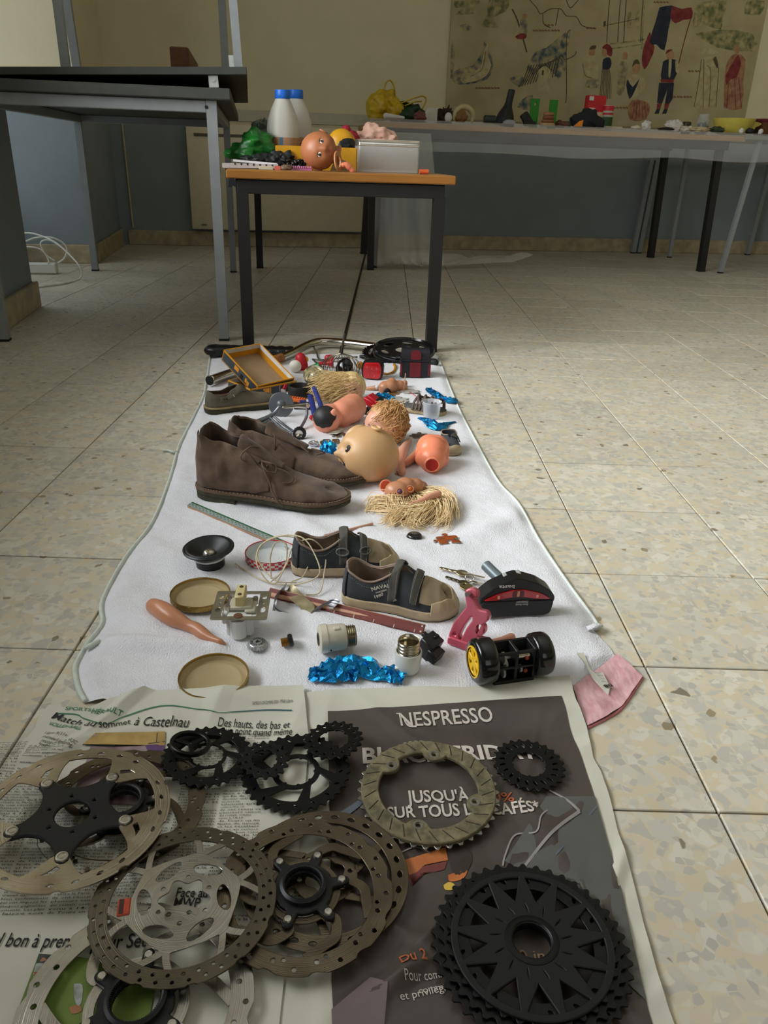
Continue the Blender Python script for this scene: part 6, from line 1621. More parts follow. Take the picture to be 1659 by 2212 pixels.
# ---- small canvas sneakers with straps
canvas = M('navy_canvas', (66, 70, 72), .9, rgb2=(46, 50, 54), scale=30, bump=.35, bscale=900, detail=6)
canvas_in = M('beige_lining', (148, 128, 112), .9, var=.08, bump=.3, bscale=700)
gum = M('aged_rubber', (194, 176, 144), .55, rgb2=(172, 152, 120), scale=14, detail=6)
strapm = M('strap_suede', (76, 74, 68), .95, var=.15, scale=60, bump=.3, bscale=600); thread = M('grey_thread', (140, 134, 120), .8); darkl = M('dark_line', (34, 28, 24), .7)
def sneaker(label, heel, toe, ring_side, logo, z_add=0.0):
    h = W(*heel, .006); e = W(*toe, .006); a = atan2(e.y-h.y, e.x-h.x); L = (e-h).length
    t = thing('canvas_sneaker', label, 'shoe', (h.x, h.y, towel_z(h.x, h.y)-.001+z_add), a, 'pair of small canvas sneakers')
    S = Shoe(L, L*.205, [(0, .062), (.10, .055), (.20, .047), (.30, .046), (.40, .055), (.48, .064), (.54, .064), (.62, .056), (.72, .047), (.84, .041), (.93, .036), (1, .024)],
             [(0, .88), (.2, .84), (.34, .78), (.44, .55), (.52, .22), (.58, .03), (.62, 0), (1, 0)], base=.0125, bulge=.0012, rough=.0007, seed=3)
    # body canvas with beige lining
    me = S.upper(110, 20).mesh('upper', [canvas, canvas_in], 180, weld=.0005)
    me2 = evalmesh(me, [('SOLIDIFY', dict(thickness=.0024, offset=-1.0, material_offset=1, material_offset_rim=1)), ('SUBSURF', dict(levels=1))]); me2.name = 'upper'; finish(me2, 60); put('upper', me2, t)
    S.sole(0, .0165, .0012, .0030).obj('sole', gum, t, 50)
    b = MB(); R = [[Vector((p.x, p.y, z)) for p in [S.rim(2*pi*(j+.5)/90, .0030) for j in range(90)]] for z in (.0026, .0036)]; b.rings(R, cap0=False, cap1=False); b.obj('sole_stripe', darkl, t, 180)
    tc = S.patch(on_t(.80, 1), on_t(.80, -1), 0, .66, .0026, 90, 12, vfn=lambda x: (0.0, .36+.34*sin(pi*x))); solid(tc, 'toe_cap', gum, .003, t, 60, 1, 0)
    vp = S.patch(on_t(.70, 1), on_t(.70, -1), 0, 1, .0012, 50, 10, vfn=lambda x: (.3, 1.0)); solid(vp, 'vamp', M('vamp_rubber', (150, 134, 106), .8, var=.15), .001, t, 60, 0, 0)
    b = MB(); b.add([Vector((p.x, p.y, .0145)) for p in [S.rim(2*pi*(j+.5)/60, -.003) for j in range(60)]], [tuple(range(60))]); b.obj('insole', canvas_in, t)
    col = [S.pt(on_t(q, 1), .985, .0004) for q in (.50, .44, .36, .28, .2, .12, .06, .02)]+[S.pt(0.02, .985, .0004)]+[S.pt(on_t(q, -1), .985, .0004) for q in (.02, .06, .12, .2, .28, .36, .44, .50)]
    b = MB(); b.tube(catmull(col, 4), .0017, 6); b.obj('collar_piping', canvas_in, t, 180)
    hp = S.patch(on_t(.045, 1), 0.001, 0, 1, .0012, 10, 8); o = solid(hp, 'heel_patch', canvas, .0012, t, 60, 0, 0); hp = S.patch(2*pi-.001, on_t(.045, -1), 0, 1, .0012, 10, 8); solid(hp, 'heel_patch', canvas, .0012, t, 60, 0, 0)
    for sd in (1, -1):
        b = MB(); b.tube([S.pt(on_t(.05, sd), v, .0014) for v in (0.02, .25, .5, .75, .98)], .0009, 5); b.obj('seam', darkl, t, 180)
        b = MB()
        for k in range(22):
            q = .07+.40*k/22; v = .80+.05*cos(k*.3); b.tube([S.pt(on_t(q, sd), v, .0006), S.pt(on_t(q+.010, sd), v, .0006)], .00045, 4)
        o = b.obj('stitching', thread, t, 180); o['kind'] = 'stuff'
    for (q0, q1, wdt) in ((.50, .47, .078), (.645, .655, .062)):
        # strap from far side over the ridge down the near side
        b = MB(); P = []; n = 30
        for i in range(n):
            w_ = i/(n-1)*2-1
            sd = 1 if w_ < 0 else -1; v = 1-abs(w_)*(.80 if sd < 0 else .42); dq = q0+(q1-q0)*(i/(n-1))
            ww = wdt*(1 if abs(w_) < .9 else sqrt(max(.05, 1-((abs(w_)-.9)/.1)**2*.9)))
            for j in range(7):
                q = dq+(j/6-.5)*ww; P.append(S.pt(on_t(q, sd), v, .0042+.0012*cos(w_*5)))
        b.grid(P, n, 7); solid(b, 'strap', strapm, .0026, t, 50, 1, 0)
        b = MB(); bn = []
        for i in range(26):
            v = 1-.74*i/25
            for sg in (-1, 1): bn.append((S.pt(on_t(q1+sg*wdt*.38, -1), v, .0068), S.pt(on_t(q1+sg*wdt*.38, -1), v-.018, .0068)))
        for p0, p1 in bn: b.tube([p0, p1], .0004, 4)
        o = b.obj('strap_stitching', thread, t, 180); o['kind'] = 'stuff'
        if ring_side:
            c = S.pt(on_t(q1, -1), .60, .006); n_ = S.nrm(on_t(q1, -1), .60); x_, y_, z_ = frame_from(n_)
            b = MB(); b.tube([c+x_*(.0095*cos(u))+y_*(.0055*sin(u))-y_*.004 for u in [2*pi*k/20 for k in range(20)]], .0014, 6, closed=True); b.obj('strap_ring', M('ring_grey', (96, 96, 90), .5), t, 180)
    if logo:
        b = MB(); q0 = S.pt(on_t(.30, -1), .52, .0009); q1 = S.pt(on_t(.46, -1), .52, .0009); n_ = S.nrm(on_t(.38, -1), .5); d = (q1-q0).normalized(); up = n_.cross(d).normalized(); up = up if up.z > 0 else -up
        def put_txt(s_, x0, x1, y, hh, arcd=0.0):
            V, F = text_geo(s_, 1.0, 2, .02); a0 = min(p.x for p in V); a1 = max(p.x for p in V); o_ = []
            for p in V:
                fx = (p.x-a0)/(a1-a0); o_.append(q0+d*(x0+(x1-x0)*fx)+up*(y+p.y/.7*hh-arcd*(fx-.3)**2)+n_*.0012)
            b.add(o_, F)
        put_txt('NAVAL', 0, .0285, .0045, .0052, .004); put_txt('ACADEMY', .004, .022, -.0005, .0024); put_txt('1990', .0005, .0145, -.0072, .0044, -.004)
        b.obj('printed_logo', M('logo_cream', (190, 184, 166), .8, var=.05), t, 0)
        b = MB(); c = S.pt(on_t(.475, -1), .16, .0012); b.add([c+d*x+up*y+n_*.0006 for x, y in ((0, 0), (.006, 0), (.006, .003), (.003, .003), (.003, .005), (0, .005))], [(0, 1, 2, 3, 4, 5)]); b.obj('printed_mark', M('logo_cream', (190, 184, 166), .8), t, 0)
    return t
sneaker('navy canvas sneaker with two straps lying open, printed on its side, nearer of the pair', (743, 1290), (986, 1326), False, True)
sneaker('navy canvas sneaker with grey strap rings, farther of the pair, beside the string', (632, 1232), (858, 1226), True, False)
# ---- grey worn shoe with red insole at the back left
grey_l = M('worn_grey_leather', (74, 72, 62), .75, rgb2=(104, 96, 78), scale=12, detail=6, bump=.15, bscale=300)
h = W(445, 893, .006); e = W(612, 872, .006); a = atan2(e.y-h.y, e.x-h.x); L = .192
t = thing('grey_shoe', 'worn grey leather shoe with red insole standing before the yellow box', 'shoe', (h.x, h.y, towel_z(h.x, h.y)-.001), a)
S = Shoe(L, L*.17, [(0, .056), (.12, .050), (.25, .048), (.36, .058), (.44, .064), (.52, .054), (.62, .042), (.75, .036), (.9, .032), (1, .026)],
         [(0, .86), (.2, .8), (.36, .62), (.46, .3), (.53, .04), (.58, 0), (1, 0)], base=.017, bulge=.0015, rough=.002, seed=8, spring=.006)
solid(S.upper(100, 18), 'upper', grey_l, .003, t, 60, 1)
S.sole(0, .0125, .002, .0045).obj('sole', crepe, t, 50); S.sole(.012, .0175, .0035, .0045).obj('welt', M('welt_tan', (140, 122, 84), .8, var=.2), t, 50)
b = MB(); b.add([Vector((p.x, p.y, .038)) for p in [S.rim(on_t(q, 1), -.0035) for q in (.5, .4, .3, .2, .12, .06, .02)]+[S.rim(on_t(q, -1), -.0035) for q in (.02, .06, .12, .2, .3, .4, .5)]], [tuple(range(14))]); b.obj('insole', M('red_leather', (130, 58, 42), .7, var=.15), t)
q = S.patch(on_t(.16, -1), on_t(.50, -1), .5, .95, .003, 24, 8, vfn=lambda x: (.50+.10*x, .78+.10*sin(pi*x))); solid(q, 'strap', grey_l, .003, t, 60, 1, 0)
q = S.patch(on_t(.30, -1), on_t(.52, -1), .7, 1, .004, 14, 8, vfn=lambda x: (.62, 1.0)); solid(q, 'tongue', grey_l, .003, t, 60, 1, 0)
b = MB(); c = S.pt(on_t(.33, -1), .72, .007); c2 = S.pt(on_t(.35, -1), .55, .007); b.tube([c, c2], .0012, 5); b.obj('buckle_pin', st_l, t)
b = MB()
for qq in (.20, .24): b.sph(S.pt(on_t(qq, -1), .62, .005), .0022, 8, 6)
o = b.obj('strap_hole', darkl, t); o['kind'] = 'stuff'
# ---- braided sandal and small grey shoe at the back right
t = thing('braided_sandal', 'grey and cream sandal with brown braided straps behind the medicine cup', 'sandal', W(866, 885, .006)+Vector((0, 0, towel_z(*W(866, 885)[:2])-.007)), atan2((W(950, 898)-W(866, 885)).y, (W(950, 898)-W(866, 885)).x))
L = dist((864, 888), (952, 898), .01)*1.15
S = Shoe(L, L*.22, [(0, .05), (1, .02)], [(0, .9), (1, 0)], base=.013)
S.sole(0, .012, 0, .001).obj('sole', M('cork_sole', (170, 152, 118), .8, var=.15), t, 50); S.sole(.0118, .0135, .0002, .0006).obj('footbed', M('grey_footbed', (88, 88, 84), .8, var=.1), t, 50)
bs = M('braid_brown', (74, 62, 54), .7, rgb2=(104, 88, 76), scale=60)
for k in range(7):
    b = MB(); x0 = L*(.32+.075*k); x1 = L*(.38+.07*k)+.010*(-1)**k
    pts = [Vector((x0, -L*.21, .010)), Vector((x0+.004, -L*.16, .030)), Vector(((x0+x1)/2, 0, .040+.004*(k % 2))), Vector((x1, L*.16, .030)), Vector((x1, L*.21, .010))]
    b.tube(catmull(pts, 6), .0042, 8, flat=.6); b.obj('braided_strap', bs, t, 180)
b = MB(); b.tube(catmull([Vector((L*.62, -L*.20, .016)), Vector((L*.80, -L*.19, .024)), Vector((L*.93, -L*.05, .034)), Vector((L*.95, L*.05, .034)), Vector((L*.80, L*.19, .024))], 6), .003, 6, flat=.6); b.obj('heel_strap', bs, t, 180)
h = W(955, 950, .006); e = W(978, 992, .006); a = atan2(e.y-h.y, e.x-h.x); L = .078
e2 = W(972, 990, .006); d = (e2-W(962, 935, .006)).normalized()
t = thing('small_grey_shoe', 'small grey shoe with beige rubber toe facing us at the towel edge', 'shoe', e2-d*L+Vector((0, 0, towel_z(e2.x, e2.y)-.007)), atan2(d.y, d.x))
S = Shoe(L, .0245, [(0, .038), (.2, .034), (.35, .034), (.5, .038), (.6, .034), (.75, .030), (.9, .027), (1, .020)], [(0, .88), (.3, .8), (.45, .5), (.56, .05), (.62, 0), (1, 0)], base=.008, bulge=.001)
solid(S.upper(80, 14), 'upper', M('slate_cloth', (62, 66, 70), .85, var=.12, bump=.2, bscale=900), .0018, t, 60, 1)
S.sole(0, .0085, .0008, .0018).obj('sole', gum, t, 50)
solid(S.patch(on_t(.74, 1), on_t(.74, -1), 0, .8, .0016, 40, 10, vfn=lambda x: (0, .25+.7*sin(pi*x))), 'toe_cap', gum, .0016, t, 60, 1, 0)
b = MB(); b.rings([[Vector((p.x, p.y, z)) for p in [S.rim(2*pi*(j+.5)/60, .002) for j in range(60)]] for z in (.0022, .0030)], cap0=False, cap1=False); b.obj('sole_stripe', darkl, t, 180)
b = MB(); b.tube(catmull([S.pt(on_t(q, s_), .98, .0006) for q, s_ in ((.52, 1), (.36, 1), (.2, 1), (.06, 1), (.01, 1), (.06, -1), (.2, -1), (.36, -1), (.52, -1))], 4), .0013, 6); b.obj('collar_piping', M('tan_piping', (150, 128, 108), .8), t, 180)
solid(S.patch(on_t(.40, 1), on_t(.60, 1), .35, 1.0, .003, 10, 8), 'strap', strapm, .002, t, 60, 0, 0)
# ================================================================== DOLLS
def basis(front, up):
    y = Vector(front).normalized(); z = Vector(up); z = (z-y*z.dot(y)).normalized(); x = y.cross(z)
    return Matrix(((x.x, y.x, z.x), (x.y, y.y, z.y), (x.z, y.z, z.z)))
def gs(d, c, w): c = Vector(c).normalized(); return math.exp(-((d-c).length/w)**2)
def head_fn(r, cheeks=1.0, sock=.06, nose=.13):
    def fn(d, p):
        k = 1.0
        k += nose*gs(d, (0, 1, -.16), .12)+.05*gs(d, (0, 1, .0), .10)                        # nose
        for s in (-1, 1):
            k += .055*cheeks*gs(d, (s*.5, .85, -.34), .28); k -= sock*gs(d, (s*.36, .93, .06), .15); k += .02*gs(d, (s*.10, 1, -.22), .06)
            k += .02*gs(d, (s*.34, .9, .24), .16)
        k += .06*gs(d, (0, .9, -.70), .20); k += .035*gs(d, (0, .97, -.37), .09)-.05*gs(d, (0, 1, -.43), .045)*1.0+.03*gs(d, (0, .95, -.50), .08)
        k -= .03*gs(d, (.16, .97, -.42), .05)+.03*gs(d, (-.16, .97, -.42), .05)
        k += .05*max(0, d.z)*max(0, -d.y)-.10*smooth01(-.55, -1, d.z)
        return Vector((p.x*k*(.93), p.y*k*1.02, p.z*k))
    return fn
eyew = M('eye_white', (226, 222, 214), .15, coat=.5); iris = M('eye_iris', (62, 46, 36), .1, coat=.6); lashm = M('lash', (46, 34, 26), .8); lipm = M('lip_pink', (176, 74, 70), .4); hollow = M('eye_hollow', (26, 16, 12), .6)
def doll_head(name, label, cat, pos, r, R, mat, eyes='open', neck=True, ears=True, hole=None, group=None):
    t = thing(name, label, cat, pos, rot=R, group=group); fn = head_fn(r, 1.1, .13, .24) if eyes == 'hole' else head_fn(r)
    b = MB(); b.sph((0, 0, 0), r, 72, 48, fn=fn)
    me = b.mesh('head', mat, 180); put('head', me, t)
    if ears:
        for s in (-1, 1):
            b = MB(); o = Vector((s*r*.92, -.08*r, -.08*r))
            b.tube([o+Vector((s*(.06+.05*sin(a))*r, (-.02+.12*cos(a))*r, .20*r*sin(a))) for a in [radians(q) for q in range(-100, 230, 22)]], .05*r, 8, round_ends=True); b.sph(o+Vector((s*.02*r, 0, -.02*r)), (.06*r, .12*r, .17*r), 14, 10); b.obj('ear', mat, t, 180)
    for s in (-1, 1):
        d = Vector((s*.36, .93, .06)).normalized(); c = fn(d, d*r); c = c*.985
        if eyes == 'hole':
            b = MB(); b.sph(c+d*r*.03, (.20*r, .075*r, .125*r), 22, 12, rot=basis(d, (0, 0, 1))); b.obj('eye_socket', hollow, t, 180)
            b = MB(); b.sph(c+d*r*.09+Vector((-s*.05*r, 0, -.03*r)), (.05*r, .035*r, .06*r), 12, 8); b.obj('eye_glint', M('eye_pinkish', (206, 172, 148), .25), t, 180)
        else:
            b = MB(); b.sph(c, (.15*r, .07*r, .10*r), 18, 10, rot=basis(d, (0, 0, 1))); q = b.obj('eye', eyew, t, 180)
            b = MB(); b.sph(c+d*r*.035, (.085*r, .05*r, .088*r), 16, 8, rot=basis(d, (0, 0, 1))); b.obj('iris', iris, q, 180)
            b = MB(); b.tube([c+Vector((s*.02*r+.16*r*cos(a), .05*r, .03*r+.10*r*sin(a))) for a in [radians(x) for x in range(15, 166, 15)]], .012*r, 5); b.obj('eyelid', lashm, q, 180)
    b = MB(); d = Vector((0, 1, -.43)).normalized(); c = fn(d, d*r)
    b.sph(c+Vector((0, .0, .035*r)), (.13*r, .04*r, .035*r), 14, 8); b.sph(c+Vector((0, 0, -.03*r)), (.11*r, .045*r, .035*r), 14, 8); b.obj('lips', lipm if eyes != 'hole' else mat, t, 180)
    if neck:
        b = MB(); b.lathe([(.44*r, -.80*r), (.46*r, -.96*r), (.52*r, -1.05*r), (.50*r, -1.10*r), (.42*r, -1.08*r), (.38*r, -.98*r), (.36*r, -.7*r)], 32, c=(0, -.06*r, 0)); b.obj('neck_ring', mat, t, 60)
    return t
Lf, Cm, Up = -AX_R, -Vector((AX_F.x, AX_F.y, 0)).normalized(), Vector((0, 0, 1))
def hair(t, roots, length, mat, n, r=.0006, nm='hair', seed=1, curl=.3, drop=None):
    """strands: roots(rnd) gives (start, direction); each wanders and settles"""
    rnd = random.Random(seed); b = MB()
    for i in range(n):
        p, d = roots(rnd); pts = [p]; d = Vector(d).normalized(); L = length*rnd.uniform(.6, 1.1); m = 9; ph = rnd.uniform(0, 50)
        for k in range(m):
            d = (d+Vector((NZ(Vector((ph, k*.5, 1))), NZ(Vector((ph, k*.5, 7))), NZ(Vector((ph, k*.5, 13)))*.7))*curl+(drop(p) if drop else Vector())).normalized()
            p = p+d*L/m; pts.append(p)
        b.tube(pts, [r]*m+[r*.3], 4)
    o = b.obj(nm, mat, t, 180); o['kind'] = 'stuff'; return o
blond = M('blond_hair', (236, 212, 156), .4, rgb2=(210, 178, 118), scale=120); ginger = M('sandy_hair', (224, 180, 124), .45, rgb2=(192, 146, 94), scale=120); pale_h = M('pale_blond', (248, 228, 186), .34, rgb2=(228, 196, 142), scale=110)
# big bald head lying on its side, crown toward us
rB = mpp(790, 990)*59
p = W(797, 983, rB*.9+.006)
doll_head('bald_doll_head', 'big bald doll head with hollow eyes lying behind the boot toes', 'doll head', Vector((p.x, p.y, towel_z(p.x, p.y)+rB*.93)), rB, basis((-.86, -.48, .08), (.48, -.84, -.24)), skin_y, eyes='hole')
# sandy haired head behind it
rH = mpp(835, 925)*40; p = W(830, 925, rH*.9)
t = doll_head('sandy_haired_doll_head', 'doll head with short sandy hair facing left behind the big bald head', 'doll head', Vector((p.x, p.y, towel_z(p.x, p.y)+rH*.92)), rH, basis((-1, -.35, -.05), (.15, .3, 1)), skin_p, neck=False)
R = basis((-1, -.35, -.05), (.15, .3, 1))
b = MB()
def hairf(d, p): return p*(1+.05*NZ(d*5)+.03*NZ(d*12))
b.sph((0, -.16*rH, .10*rH), (1.03*rH, 1.06*rH, 1.03*rH), 48, 30, fn=lambda d, p: p*(1+.04*NZ(d*5)+.025*NZ(d*13)-.55*max(0, gs(d, (0, 1, -.35), .62)))); b.obj('hair_cap', ginger, t, 180)
def roots_h(rn):
    while True:
        d = Vector((rn.gauss(0, 1), rn.gauss(-.4, 1), rn.gauss(.3, 1))).normalized()
        if d.y < .45 and d.z > -.75: break
    q = d*rH*1.06+Vector((0, -.16*rH, .10*rH)); tg = d.cross(Vector((rn.uniform(-1, 1), .3, 1))).normalized(); return q, tg+d*.12
hair(t, roots_h, rH*.95, ginger, 420, .0009, curl=.5, seed=4, drop=lambda q: -(q-Vector((0, -.16*rH, .1*rH))).normalized()*.42*((q-Vector((0, -.16*rH, .1*rH))).length/rH-1.04)*4)
# blond haired head farther back
rG = mpp(755, 845)*29; p = W(757, 846, rG*.8)
R = basis((.35, -.9, -.25), (.9, .3, .25))
t = doll_head('blond_doll_head', 'doll head buried in long blond hair beside the bicycle front lamp', 'doll head', Vector((p.x, p.y, towel_z(p.x, p.y)+rG*.95)), rG, R, skin_p, neck=False)
b = MB(); b.sph((0, -.12*rG, .05*rG), 1.08*rG, 40, 26, fn=lambda d, p: p*(1+.07*NZ(d*5)-.55*gs(d, (.1, 1, -.30), .50))); b.obj('hair_cap', blond, t, 180)
Ri = R.inverted()
def roots_g(rn):
    d = Vector((rn.gauss(0, 1), rn.gauss(-.4, 1), rn.gauss(0, 1))).normalized(); q = d*rG*1.07; lw = Ri @ Vector((-1, -.15, -.15))
    return q, d.cross(Vector((rn.uniform(-1, 1), 1, .2))).normalized()*.5+lw*1.0+d*.15
hair(t, roots_g, rG*2.2, blond, 800, .0007, curl=.42, seed=9, drop=lambda q: (Ri @ Vector((-.12, -.05, -.10 if (t.matrix_basis @ q).z > .014 else .16))))
# blond wig heap with half body in front
t = thing('hair_clump', 'heap of long blond doll hair spread on the towel below the pink doll parts', 'doll hair', G(890, 1105)); O_ = G(890, 1105); mm = mpp(890, 1105)
def strand_set(paths, n, wob, mat, r, seed, nm):
    rn = random.Random(seed); b = MB()
    for i in range(n):
        P = rn.choice(paths); ox, oy = rn.gauss(0, wob), rn.gauss(0, wob*.55); z0 = rn.uniform(.001, .016); pts = []
        a0 = rn.uniform(0, .25); a1 = rn.uniform(.7, 1)
        Q = catmull([Vector((x, y, 0)) for x, y in P], 6); Q = Q[int(len(Q)*a0):max(int(len(Q)*a0)+4, int(len(Q)*a1))]
        for k, q in enumerate(Q):
            s = sin(pi*k/max(1, len(Q)-1)); w_ = G(q.x+ox+9*NZ(Vector((i*.012, k*.16, 2+ox*.05))), q.y+oy+6*NZ(Vector((i*.012, k*.16, 5+oy*.05)))); pts.append(w_-O_+Vector((0, 0, .001+z0*(.3+s))))
        b.tube(pts, [r]*(len(pts)-1)+[r*.3], 4)
    o = b.obj(nm, mat, t, 180); o['kind'] = 'stuff'
strand_set([[(905, 1070), (930, 1100), (900, 1120), (850, 1112), (806, 1102)], [(900, 1066), (945, 1078), (972, 1100), (975, 1125)], [(900, 1070), (950, 1095), (958, 1130), (930, 1140)], [(890, 1080), (880, 1110), (850, 1130), (838, 1134)], [(900, 1075), (915, 1110), (890, 1138), (925, 1140)], [(870, 1075), (850, 1090), (858, 1110), (890, 1125)], [(860, 1080), (848, 1098), (812, 1094), (804, 1106)], [(905, 1068), (940, 1090), (910, 1130), (870, 1136)]], 760, 10, pale_h, .00065, 21, 'hair')
strand_set([[(900, 1066), (940, 1064), (968, 1090), (976, 1110)], [(925, 1060), (950, 1080), (965, 1105)]], 26, 5, pale_h, .00045, 8, 'loose_hair')
# headless half body with sockets on the hair
bk = mpp(880, 1055); t = thing('doll_half_body', 'orange tan doll half body with round limb sockets above the blond hair', 'doll body', G(880, 1070)); O_ = G(880, 1070)
b = MB(); V3 = lambda x, y, z: W(x, y, z)-O_
for c, r_ in ((V3(858, 1062, .020), 24), (V3(868, 1068, .014), 18), (V3(875, 1050, .026), 20), (V3(895, 1050, .022), 19), (V3(908, 1052, .014), 15), (V3(916, 1058, .010), 10), (V3(862, 1078, .008), 14)): b.sph(c, (r_*bk*1.15, r_*bk, r_*bk*.95), 18, 12)
me = fuse(b, .0022, 10, skin_tan, 'body'); put('body', me, t)
b = MB(); c = V3(834, 1050, .018); rt = basis((1, 0, 0), (-.35, -.9, .35)); b.lathe([(9*bk, -6*bk), (11.5*bk, 4*bk), (12.5*bk, 5*bk), (14*bk, 4*bk), (14.5*bk, 0), (13.5*bk, -12*bk), (10*bk, -18*bk), (0, -19*bk)], 28, c=c, rot=rt); b.lathe([(9*bk, -6*bk), (0, -7*bk)], 28, c=c, rot=rt); b.obj('limb_socket', skin_o, t, 60)
for (x, y, z, r_, m_, dx) in ((864, 1062, .033, 5.5, M('purple_peg', (96, 60, 84), .4), -.2), (886, 1056, .030, 5.5, M('orange_peg', (196, 98, 34), .4), .25)):
    c = V3(x, y, z); rt = basis((1, 0, 0), (dx, -.75, .6)); b = MB(); b.lathe([(r_*bk, -3*bk), (r_*1.05*bk, 1*bk), (r_*1.3*bk, 1.4*bk), (r_*1.5*bk, 0), (r_*1.5*bk, -4*bk)], 22, c=c, rot=rt); o = b.obj('socket_rim', skin_tan, t, 60)
    b = MB(); b.sph(c-rt.col[2]*1.2*bk, r_*.95*bk, 14, 10); b.obj('socket_peg', m_, t, 180)
limb('doll_limb', 'small pink doll arm lying across the blond hair', [(884, 1110, 2.5), (905, 1103, 4), (922, 1097, 6.5), (945, 1088, 8)], skin_p, dz=.019, group=None)
# orange bust with red neck hole
k = mpp(932, 1025); t = thing('orange_doll_torso', 'bright orange doll torso with round red hole toward us', 'doll body', G(932, 1016), rot=basis((.05, 1, 0), (0, 0, 1))); b = MB()
for x, y, z, r_ in ((0, 0, 26, 30), (0, 26, 34, 34), (-6, 46, 36, 30), (8, 44, 36, 30), (0, 8, 20, 28), (20, 10, 22, 18), (-20, 10, 22, 18), (0, -2, 14, 22)): b.sph((x*k, y*k, z*k), r_*k, 20, 14)
b.T = None; me = fuse(b, .0024, 12, skin_o, 'torso'); put('torso', me, t)
b = MB(); rt = basis((0, 0, 1), (0, -1, .12)); c = Vector((0, -29.5*k, 23*k)); b.lathe([(0, .3*k), (14*k, .3*k)], 32, c=c, rot=rt); b.obj('neck_hole', M('hole_red', (176, 34, 20), .6), t)
b = MB(); b.lathe([(13.5*k, 0), (14*k, 1.2*k), (15.6*k, 1.4*k), (17*k, -.5*k), (17.5*k, -3*k)], 36, c=c, rot=rt); b.obj('neck_rim', skin_o, t, 60)
for s in (-1, 1): b = MB(); b.sph((s*33*k, 30*k, 28*k), (5*k, 12*k, 14*k), 16, 10); b.obj('arm_socket', skin_o, t, 180)
limb('doll_limb', 'short pink doll arm right of the big bald head', [(868, 1022, 9), (864, 1005, 11), (866, 985, 12), (874, 966, 9), (882, 954, 7), (884, 949, 4)], skin_p)
limb('doll_limb', 'long brown pink doll leg behind the orange torso', [(862, 1010, 7), (878, 1003, 8), (900, 985, 10), (920, 969, 11), (938, 960, 10), (945, 957, 7)], skin_b, dz=.004)
limb('doll_limb', 'small tan doll hand poking out below the long leg', [(856, 1026, 3), (862, 1019, 6), (870, 1012, 6)], skin_tan)
# orange baby body with black painted hair
k = mpp(728, 905); t = thing('baby_doll', 'pink baby doll with painted black hair lying face away', 'doll', G(728, 908)); O_ = G(728, 908); V3 = lambda x, y, z: W(x, y, z*k)-O_
b = MB()
for x, y, z, r_ in ((705, 906, 30, 29), (712, 900, 30, 27), (726, 896, 32, 15), (738, 892, 34, 27), (743, 890, 34, 28), (748, 888, 34, 29), (753, 886, 34, 30), (758, 883, 34, 30), (762, 880, 34, 30), (742, 910, 16, 15), (735, 914, 12, 12), (766, 896, 14, 14), (772, 898, 9, 8)): b.sph(V3(x, y, z), r_*k, 20, 14)
b.sph(V3(722, 890, 52), (7*k, 5*k, 8*k), 12, 8)
me = fuse(b, .0019, 22, skin_p if False else M('doll_coral', (228, 150, 120), .36, var=.05, scale=8), 'body'); put('body', me, t)
b = MB(); c = V3(705, 906, 30)
dh = Vector((-.15, -.80, .58)).normalized()
Rh = basis(dh.orthogonal(), dh); V = []; F = []
for i in range(11):
    for j in range(36):
        th_ = (i/10)*(.92+.10*NZ(Vector((cos(j/36*6.28)*2.3, sin(j/36*6.28)*2.3, 1)))+.07*NZ(Vector((j*.9, 3, 1)))); ph = 2*pi*j/36; d = Rh @ Vector((sin(th_)*cos(ph), sin(th_)*sin(ph), cos(th_))); V.append(c+d*30.2*k)
for i in range(10):
    for j in range(36): F.append((i*36+j, (i+1)*36+j, (i+1)*36+(j+1) % 36, i*36+(j+1) % 36))
b.add(V, F); b.obj('painted_hair', M('painted_black', (26, 26, 28), .5, rgb2=(44, 42, 42), scale=60, streak=(1, 6, 1)), t, 180)
# small headless torso at the back with joint balls
k = mpp(838, 830); t = thing('headless_doll_body', 'small tan headless doll body with white joint balls', 'doll body', G(838, 840)); O_ = G(838, 840); V3 = lambda x, y, z: W(x, y, z*k)-O_; b = MB()
for x, y, z, r_ in ((832, 838, 14, 15), (842, 836, 16, 15), (852, 834, 15, 13), (862, 834, 14, 13), (870, 836, 12, 11), (874, 828, 14, 7), (828, 842, 10, 10), (846, 826, 24, 10)): b.sph(V3(x, y, z), r_*k, 18, 12)
put('body', fuse(b, .0018, 9, skin_tan, 'body'), t)
for x, y, z in ((815, 836, 16), (838, 848, 8)):
    b = MB(); b.sph(V3(x, y, z), 4.6*k, 14, 10); b.obj('joint_ball', M('joint_white', (224, 220, 212), .4), t, 180)
b = MB(); b.sph(V3(836, 846, 10), (7.5*k, 4*k, 7.5*k), 16, 10); b.obj('arm_hole', hollow, t, 180)
b = MB(); b.tube(catmull([V3(772, 843, 4), V3(790, 840, 6), V3(808, 838, 11), V3(816, 837, 13)], 5), [2.5*k]*5+[4*k]*5+[5*k]*6, 12, round_ends=True); b.obj('arm', skin_tan, t, 180)
# doll head on the small table
rT = .058; c = RB(690, 329, 3.10); R = basis((.22, -1, .14), (-1, -.12, .18))
doll_head('brown_doll_head', 'brown bald doll head with eyes open lying on the small table', 'doll head', Vector((c.x, c.y, TB+.0014+rT*.99)), rT, R, M('doll_deep_tan', (166, 104, 66), .42, var=.05, scale=7))
